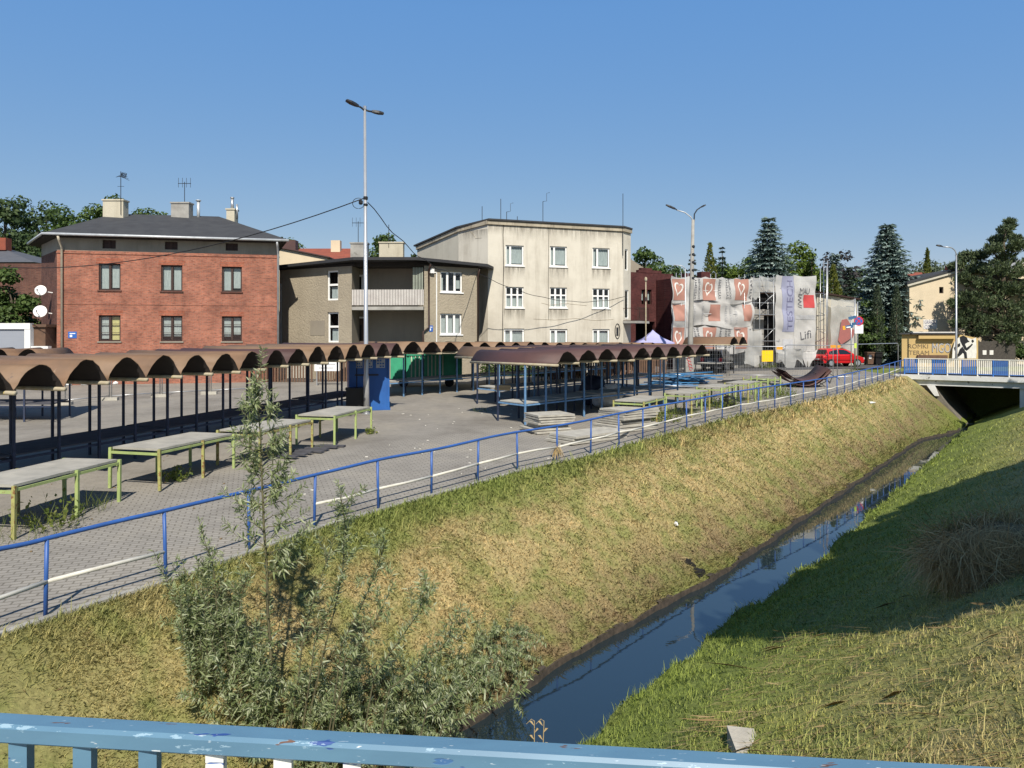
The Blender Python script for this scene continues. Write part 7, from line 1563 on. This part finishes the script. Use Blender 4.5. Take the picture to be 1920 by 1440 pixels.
# ---------------------------------------------------------------- willow sapling in the foreground
def bank_z(x, y): q = Vector((x, y)); return ground_z(q.dot(D2), q.dot(N2))
def willow():
    rng = np.random.default_rng(5); bx_, by_ = (512 - 960) * 8.3 / FPX, 8.3; zb = bank_z(bx_, by_)
    t = thing("willow_sapling", "grey green willow sapling with one tall leader growing on the canal bank in front", "shrub", (bx_, by_, zb))
    C, D, N, L = [], [], [], []
    def shoot(p0, pts, r0, llen, dens, lmul=1.0, side=True):
        """a stem through pts carrying alternate narrow leaves"""
        P = [np.array(p0)] + [np.array(q) for q in pts]; mb = MB()
        fine = []
        for i in range(len(P) - 1):
            for k in range(5): fine.append(P[i] + (P[i + 1] - P[i]) * (k / 5))
        fine.append(P[-1]); m_ = len(fine)
        for i in range(1, m_ - 1): fine[i] = fine[i] + rng.normal(size=3) * .006
        mb.path([tuple(q) for q in fine], [max(.0025, r0 * (1 - .85 * i / (m_ - 1))) for i in range(m_)], 5)
        mb.build("stem", M['wstem'], t, True)
        tot = sum(np.linalg.norm(P[i + 1] - P[i]) for i in range(len(P) - 1)); n = int(tot * dens)
        for i in range(n):
            q = rng.uniform(.12, 1) ** .85 * (m_ - 1.001); k = int(q); c = fine[k] + (fine[k + 1] - fine[k]) * (q - k); ax_ = unit(fine[k + 1] - fine[k])
            a = rng.uniform(0, 6.283); o = np.cross(ax_, [math.cos(a), math.sin(a), .2]); d = unit(o) * .8 + ax_ * .65 + np.array([0, 0, -.12]) + rng.normal(size=3) * .15
            C.append(c); D.append(d); N.append(np.array([0, -.2, .9]) + rng.normal(size=3) * .5); L.append(llen * rng.uniform(.55, 1.15) * (1 - .35 * (q / m_)) * lmul)
    def W(px, py, Y): u = U(px, py, Y); return (u.x, u.y, u.z)
    base = (bx_, by_, zb)
    # leader
    lead = [W(505, 1180, 8.3), W(497, 1010, 8.25), W(490, 850, 8.3), W(484, 740, 8.3), W(492, 655, 8.3)]
    shoot(base, lead, .022, .14, 64)
    for i in range(80):
        q = rng.uniform(.0, .93); py = 1090 - q * 400; px = 500 - q * 12; s_ = (1 - q) * .55 + .2; sd = rng.choice([-1, 1]); Yj = 8.3 + rng.uniform(-.25, .25)
        if 965 < py < 1030 and rng.random() < .6: continue
        ex = px + sd * rng.uniform(25, 105) * s_ * (1.35 if py > 760 else .8); ey = py - rng.uniform(25, 110) * s_
        shoot(W(px, py, 8.3), [W((px + ex) / 2 + sd * 6, (py + ey) / 2 + 8, (8.3 + Yj) / 2), W(ex, ey, Yj)], .006, .14, 80)
    # shrubby shoots from the foot
    def foot(px, Y): x = (px - 960) * Y / FPX; return (x, Y, bank_z(x, Y))
    main = [((430, 8.6), [(415, 1200), (398, 1060), (376, 985)], 8.5), ((470, 8.5), [(440, 1240), (452, 1120), (470, 1060)], 8.4), ((540, 8.3), [(570, 1180), (610, 1060), (640, 950)], 8.2), ((560, 8.3), [(590, 1210), (625, 1120), (655, 1035)], 8.0),
            ((600, 8.1), [(640, 1210), (690, 1110), (725, 1015)], 7.9), ((600, 8.1), [(650, 1230), (700, 1170), (738, 1095)], 7.8), ((560, 8.3), [(640, 1090), (648, 1000), (640, 940)], 8.0), ((640, 8.0), [(700, 1270), (770, 1170), (815, 1095)], 7.7),
            ((660, 7.9), [(730, 1290), (820, 1220), (880, 1150)], 7.6), ((450, 8.5), [(420, 1200), (380, 1120), (345, 1070)], 8.4), ((430, 8.6), [(400, 1260), (365, 1200), (335, 1165)], 8.4), ((720, 7.8), [(800, 1330), (880, 1290), (955, 1215)], 7.5), ((740, 7.7), [(830, 1360), (900, 1330), (985, 1290)], 7.4)]
    for (fpx, fy), pts, Y in main:
        n0 = len(pts); P = [W(px, py, fy + (Y - fy) * (i + 1) / n0) for i, (px, py) in enumerate(pts)]; shoot(foot(fpx, fy), P, .012, .12, 62)
        for j in range(9):
            q = rng.uniform(.2, 1) * (n0 - 1.01); k = int(q); a, b_ = np.array(P[k]), np.array(P[min(k + 1, n0 - 1)]); c = a + (b_ - a) * (q - k); e = c + unit(rng.normal(size=3) + np.array([0, 0, 1.3])) * rng.uniform(.15, .42); shoot(tuple(c), [tuple((c + e) / 2 + rng.normal(size=3) * .02), tuple(e)], .005, .115, 80)
    for i in range(400):
        # dense lower mass
        q = rng.uniform(0, 1); fpx = 365 + 600 * q ** 1.15; fy = max(8.1, 6.85 / (.62 - .785 * (fpx - 960) / FPX)) + rng.uniform(-.1, .9); p = foot(fpx, fy); h = rng.uniform(.3, 1.25) * (1.1 - .45 * q)
        lw = rng.uniform(0, 1) ** 1.2 * (.25 + 1.0 * q); e = np.array(p) + np.array([rng.normal() * .22 + .35 * lw, rng.normal() * .2 - 1.2 * lw, h * (1 - .35 * lw) * (1 - .25 * q)]); shoot(p, [tuple((np.array(p) + e) / 2 + rng.normal(size=3) * .04), tuple(e)], .005, .115, 72)
    C, D, N, L = np.array(C), np.array(D), np.array(N), np.array(L); d = unit(D); sd = unit(np.cross(d, N)); nn_ = unit(np.cross(sd, d)); Wd = L * .17; L1 = L[:, None]; W1 = Wd[:, None]
    v = np.stack([C, C + d * L1 * .3 + sd * W1 * .5, C + d * L1 * .65 + sd * W1 * .38 - nn_ * L1 * .06, C + d * L1 - nn_ * L1 * .2, C + d * L1 * .65 - sd * W1 * .38 - nn_ * L1 * .06, C + d * L1 * .3 - sd * W1 * .5], 1).reshape(-1, 3)
    f = np.arange(len(v), dtype=np.int32).reshape(-1, 6)
    link("foliage", v, f, M['willow_leaf'], t)
    # keep the stems within a reasonable count of parts
    st = [o for o in t.children if o.name.startswith("stem")]
    keep = 14; rest = st[keep:]; vs = []; fs = []
    for o in rest:
        k = len(vs); vs += [tuple(q.co) for q in o.data.vertices]; fs += [tuple(i + k for i in p.vertices) for p in o.data.polygons]
    me = bpy.data.meshes.new("twigs"); me.from_pydata(vs, [], fs); me.materials.append(M['wstem']); o2 = bpy.data.objects.new("twigs", me); COL.objects.link(o2); o2.parent = t; o2['kind'] = 'stuff'
    for o in rest: me = o.data; bpy.data.objects.remove(o); bpy.data.meshes.remove(me)
M['wstem'] = mat("willow_stem", (.13, .12, .06), (.08, .07, .04), 8, .8)
M['willow_leaf'] = leaf_mat("willow_leaf", [(.16, .21, .085), (.24, .295, .125), (.36, .41, .21), (.52, .55, .38)], .48, .45)
willow()

# ---------------------------------------------------------------- grass blades on the banks
RSs = np.array([q[0] for q in RS]); RSn = np.array([q[1] for q in RS])
def nrail_np(S): return np.interp(S, RSs, RSn)
def wob_np(S, a, p): return .05 * np.sin(S * 1.7 + p) + .035 * np.sin(S * 4.3 + 2 * p) + .02 * np.sin(S * 9.1 + a)
def wleft_np(S): t = np.clip((S - 41.5) / 7, 0, 1); return WL + .34 * (lambda q: q * q * (3 - 2 * q))(np.clip((S - 10) / 6, 0, 1)) + 1.08 * t * t * (3 - 2 * t) + .5 * wob_np(S, 1, .4)
def wright_np(S): q = np.clip((S - 12) / 6, 0, 1); return WR + .27 * q * q * (3 - 2 * q) + wob_np(S, 2, 1.9)
def ground_np(S, Nv):
    y = D2.y * S + N2.y * Nv; gy = np.clip(.0215 * (y - 12), 0, .88); nl = nrail_np(S) + .22; wl = wleft_np(S); wr = wright_np(S)
    t = np.clip((Nv - nl) / (wl - nl), 0, 1); zl = gy + (-2.14 - gy) * t ** 1.08 + .084 * np.sin(S * 2.1 + Nv * 3) * t * (1 - t)
    z = -2.13 + .5 * (Nv - wr) + .04 * np.sin(S * 1.9 + Nv * 2.2) + .03 * np.sin(S * 4.1 - Nv * 3) + .125 * np.exp(-((S - 9) ** 2) / 8 - ((Nv + .2) ** 2) / 2.5)
    zr = np.minimum(z, 1.15 - .25 * np.exp(-np.maximum(0, z - .6)))
    return np.where(Nv <= nl, gy - .08 * np.clip((nl - Nv) / .3, 0, 1), np.where(Nv < wl, zl, zr))
def blades(n, srange, nrange, hmin, hmax, wd, seed, name, label, m_='blade', lean=.7, dens_pow=1.6, flat=0.0, off=0.0, rel=False, edge=False, align=None, grow=.35, clump=0.0):
    rng = np.random.default_rng(seed); s0, s1 = srange
    q = rng.uniform(0, 1, n); a = (s0 ** (1 - dens_pow)); b_ = (s1 ** (1 - dens_pow)); s_ = (a + (b_ - a) * q) ** (1 / (1 - dens_pow)) - off
    nn_ = rng.uniform(nrange[0], nrange[1], n)
    if clump: s_ = s_ + rng.normal(size=n) * .02; f_ = np.sin(s_ * 5.1 + nn_ * 3.7) * np.sin(s_ * 2.3 - nn_ * 6.1 + 1) + .5 * np.sin(s_ * 11 + nn_ * 9); k_ = rng.uniform(-1.5, 1.5, n) * (1 / clump) < f_ + .5; s_, nn_ = s_[k_], nn_[k_]
    if edge: nn_ = nn_ + wleft_np(s_) - .08
    if rel: nn_ = nn_ + nrail_np(s_)
    x, y = D2.x * s_ + N2.x * nn_, D2.y * s_ + N2.y * nn_
    ok = ~((nn_ > wleft_np(s_) + .02) & (nn_ < wright_np(s_) - .03)) & (nn_ > nrail_np(s_) + .1) & (y > 1) & (np.abs(x) < 1.05 * y) & (s_ < 50)
    s_, nn_, x, y = s_[ok], nn_[ok], x[ok], y[ok]; P = np.stack([x, y, ground_np(s_, nn_)], 1); m = len(P); far = np.clip(y / 9, 1, 3.2)
    h = rng.uniform(hmin, hmax, m) * (1 + grow * (far - 1)) * (.7 + .6 * rng.random(m) ** 3); w_ = wd * far * rng.uniform(.7, 1.3, m)
    a = rng.uniform(0, 6.283, m) if align is None else rng.normal(align, .3, m) + np.pi * rng.integers(0, 2, m)
    ln = rng.uniform(.2, 1, m) * lean + flat; dirv = unit(np.stack([np.cos(a) * ln, np.sin(a) * ln, np.ones(m) * (1 - flat * .9 if flat < 1.05 else .12)], 1))
    if edge: dirv = unit(dirv + np.array([N2.x, N2.y, -.2]) * .9)
    sd = unit(np.stack([-np.sin(a + .5), np.cos(a + .5), np.zeros(m)], 1)); base = P - np.array([0, 0, .01])
    mid = base + dirv * (h * .55)[:, None]; d2 = unit(dirv + np.stack([np.cos(a) * .6, np.sin(a) * .6, -np.ones(m) * .25], 1)) if flat == 0 else unit(dirv + rng.normal(size=(m, 3)) * .12); tip = mid + d2 * (h * .5)[:, None]
    v = np.stack([base - sd * w_[:, None] * .5, base + sd * w_[:, None] * .5, mid + sd * w_[:, None] * .38, tip, mid - sd * w_[:, None] * .38], 1).reshape(-1, 3)
    f = np.arange(len(v), dtype=np.int32).reshape(-1, 5)
    return struct(link(name, v, f, M[m_], origin=(0, 0, 0)), 'stuff', label)
DA = math.atan2(D2.y, D2.x)
blades(430000, (3.5, 60), (-10.3, -5.3), .035, .085, .008, 1, "bank_grass", "short mown straw coloured grass on the left canal bank", lean=1.5, off=6, dens_pow=1.7)
blades(150000, (1.2, 16), (-10.3, -6.5), .04, .1, .0055, 13, "bank_grass", "fine green and straw grass on the nearest part of the left bank", lean=1.1, off=6.2, dens_pow=.9)
blades(50000, (3.5, 40), (-10.3, -6.7), .06, .14, .006, 11, "bank_grass", "uneven taller tufts standing in the mown grass of the left bank", lean=.9, off=6, dens_pow=1.7, clump=.55)
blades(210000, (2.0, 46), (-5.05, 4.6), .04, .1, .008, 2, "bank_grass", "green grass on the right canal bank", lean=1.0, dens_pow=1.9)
blades(75000, (2.0, 16), (-5.05, 4.4), .06, .15, .007, 12, "bank_grass", "longer green tufts on the right canal bank", lean=.7, dens_pow=1.5, clump=.6)
blades(16000, (3, 57), (.12, .75), .08, .22, .009, 3, "verge_grass", "longer green grass along the foot of the railing", lean=.6, off=6, rel=True)
blades(9000, (2.0, 44), (-5.15, -4.4), .08, .2, .008, 4, "edge_grass", "longer grass hanging over the right water edge", lean=.9, grow=.1)
blades(12000, (3.5, 40), (-10.0, -6.9), .1, .26, .0045, 5, "cut_hay", "cut hay lying on the left bank", 'straw', flat=1.6, lean=.3, off=6)
blades(34000, (2.6, 13), (-3.4, 2.8), .15, .55, .005, 6, "cut_hay", "cut straw lying in streaks on the right bank", 'straw', flat=1.8, lean=.3, dens_pow=1.4, align=.45, clump=.5)
blades(9000, (3.5, 54), (-.2, .06), .06, .16, .007, 8, "edge_grass", "dead grass hanging over the left water edge", 'blade', lean=.8, off=4, dens_pow=1.3, edge=True)
blades(900, (2.6, 9), (-1.5, 3.0), .15, .34, .009, 7, "tall_grass", "taller fresh grass tufts at the lower right", lean=.5)
def weeds(c, n, r, hmin, hmax, label, seed, m_='blade', name="weed_clump", wd=.012, leafy=False):
    rng = np.random.default_rng(seed); a = rng.uniform(0, 6.283, n); rr = r * np.sqrt(rng.uniform(0, 1, n)); base = np.stack([c[0] + rr * np.cos(a), c[1] + rr * np.sin(a), np.zeros(n)], 1); base[:, 2] = [g(y) for y in base[:, 1]]
    b2 = rng.uniform(0, 6.283, n); h = rng.uniform(hmin, hmax, n); d = unit(np.stack([np.cos(b2) * .45, np.sin(b2) * .45, np.ones(n)], 1)); nn_ = rng.normal(size=(n, 3)); v, f = leaves(base, d, nn_, h, np.full(n, wd), .2)
    if leafy:
        k = n * 3; i = rng.integers(0, n, k); p = base[i] + d[i] * (h[i] * rng.uniform(.2, .95, k))[:, None]; v2, f2 = leaves(p, rng.normal(size=(k, 3)) + [0, 0, .4], rng.normal(size=(k, 3)) + [0, 0, 1], rng.uniform(.05, .12, k), rng.uniform(.03, .06, k)); v = np.concatenate([v, v2]); f = np.concatenate([f, f2 + len(v) - len(v2)])
    o = link(name, v, f, M[m_]); tag(o, label, "weeds", "weeds growing out of the paving"); return o
M['weed'] = leaf_mat("weed_leaves", [(.09, .13, .025), (.13, .17, .03), (.2, .2, .06)], .3)
for i, (px, Y, n, r, h0, h1, lab) in enumerate(((20, 11.2, 260, .75, .1, .5, "weeds under the nearest green table at the left edge"), (95, 11.9, 160, .5, .1, .6, "tall weeds between the legs of the nearest green table"), (172, 12.9, 150, .3, .15, .55, "tuft of weeds at the right leg of the nearest green table"), (330, 15.4, 70, .25, .1, .4, "dark weed beside the second green table's leg"),
        (600, 19.3, 60, .2, .05, .2, "small weed tuft by the rusty table leg"), (697, 21.9, 70, .18, .05, .25, "weed tuft at the far leg of the fourth green table"), (900, 27.2, 90, .35, .05, .3, "weeds at the left corner post of the maroon stall row"), (1232, 24.6, 260, .8, .15, .6, "weeds under the first table along the railing"), (1275, 26.0, 260, .8, .15, .7, "weeds under the second table along the railing"),
        (1345, 28.4, 280, .9, .2, .7, "weeds under the third table along the railing"), (1398, 30.3, 280, .9, .2, .7, "weeds under the fourth table along the railing"), (1452, 32.4, 300, 1.0, .2, .8, "weeds round the bare table frame by the railing"), (1595, 46.5, 200, .5, .2, .7, "weeds at the foot of the direction sign"), (1440, 53.0, 200, .6, .1, .5, "weeds below the yellow square board"))):
    p = on(px, Y); weeds((p.x, p.y), int(n * (.4 if i < 3 else .7)), r, h0, h1, lab, 100 + i, 'weed', wd=.009, leafy=i % 2 == 1)
# two pale stems by the water, in front
for px, Y, lab in ((1018, 7.0, "pale drooping reed stem standing by the water near the handrail"), (1002, 7.1, "short pale leafy stem by the water near the handrail")):
    x = (px - 960) * Y / FPX; mb = MB(); top_ = U(px + (2 if px > 1010 else 0), 1352, Y); b0 = V(x, Y, bank_z(x, Y)); b0.z = max(b0.z, -2.3)
    mb.path([b0, V(x, Y, top_.z - .3), top_, top_ + V(-.03, 0, .02), top_ + V(-.08, 0, -.03)], [.006, .005, .004, .003, .002], 5)
    for k in range(4): z = top_.z - .05 - .07 * k; q = V(x, Y, z); s_ = 1 if k % 2 else -1; mb.add([q, q + V(.025 * s_, .004, .05), q + V(.05 * s_, 0, .05), q + V(.03 * s_, -.004, .03)], [(0, 1, 2, 3)])
    tag(mb.build("reed_stem", M['straw']), lab, "reed")
# hay pile in the shade on the right bank
def hay(px, Y, rx, rz, n, label, seed):
    rng = np.random.default_rng(seed); x = (px - 960) * Y / FPX; zb = bank_z(x, Y); c0 = np.array([x, Y, zb - .1])
    t = thing("hay_pile", label, "hay pile", (x, Y, zb))
    core = blob((x, Y, zb - .1), (rx * .8, rx * .7, rz * .85), seed, .08, 12); core.build("core", mat("packed_hay", (.22, .165, .09), (.14, .1, .055), 8, 1, bump=.8, bscale=25), t, True)
    u = unit(rng.normal(size=(n, 3))); u[:, 2] = np.abs(u[:, 2]); c = c0 + u * np.array([rx, rx * .9, rz]) * (1 + .16 * np.sin(u[:, :1] * 5 + u[:, 1:2] * 7)) * rng.uniform(.7, 1.12, (n, 1)); d = unit(np.cross(u, rng.normal(size=(n, 3))) * .6 + u * np.array([.8, .8, 0]) + np.array([0, 0, -.75])); L = rng.uniform(.3, .8, n); v, f = leaves(c, d, u, L, np.full(n, .009), .15); link("stalks", v, f, M['straw'], t)
hay(1925, 9.6, 1.05, .6, 15000, "round pile of dry hay in the shade on the right bank", 3)
# sawn concrete post stub on the right bank
cx = U(1402, 1400, 7.0); zb = bank_z(cx.x, 7.0); st = MB(); st.slab([(cx.x - .13, 6.92, zb - .3), (cx.x + .17, 6.9, zb - .3), (cx.x + .15, 6.96, zb + .0), (cx.x - .12, 6.98, zb + .02)], (.01, .34, .06)); tag(st.build("concrete_stub", M['slab']), "square concrete post stub sticking out of the right bank by the handrail", "post stub")
# dark outfall in the left bank
q = V(*xy(14.9, WL - .1), -1.95); of = thing("outfall", "dark drain outfall with a clump of black debris in the left bank", "drain", q)
M['muck'] = mat("black_muck", (.012, .011, .01), rough=.95, bump=.6, bscale=20)
b_ = blob((q.x, q.y, q.z - .05), (.12, .1, .22), 2, .3, 10); b_.build("debris", M['muck'], of, True)
mb = MB(); mb.lathe(q + N2.to_3d() * .1 + V(0, 0, -.15), [(.12, 0), (.17, 0), (.17, .25), (.12, .25)], 14, N2.to_3d()); mb.build("pipe_mouth", M['muck'], of)
# straw tied to the railing, white scrap on the bank
p = at_len(0); bp2 = V(.95, 17.2, g(17.2)); rngp = min(posts, key=lambda q: abs((q.x / q.y) * FPX + 960 - 1028)); n = 60; rng = np.random.default_rng(8); c = np.array(rngp) + [0, 0, .4] + rng.normal(size=(n, 3)) * [.02, .02, .03]; v, f = leaves(c, np.stack([rng.normal(size=n) * .35, rng.normal(size=n) * .3 - .1, -np.ones(n)], 1), rng.normal(size=(n, 3)), rng.uniform(.25, .45, n), np.full(n, .018)); tag(link("straw_bundle", v, f, M['straw']), "pale straw bundle tied to a railing post in front of the slab piles", "straw")
for px, py, Y, lab in ((1634, 757, 35.5, "crumpled white plastic scrap on the far left bank"), (1268, 867, 17.0, "grey crumpled wrapper on the left bank below the railing")):
    x = (px - 960) * Y / FPX; o = blob((x, Y, bank_z(x, Y) + .06), (.15 if Y > 20 else .04, .06, .05), int(Y), .4, 7).build("plastic_scrap", M['white_plastic'], None, True); tag(o, lab, "litter")
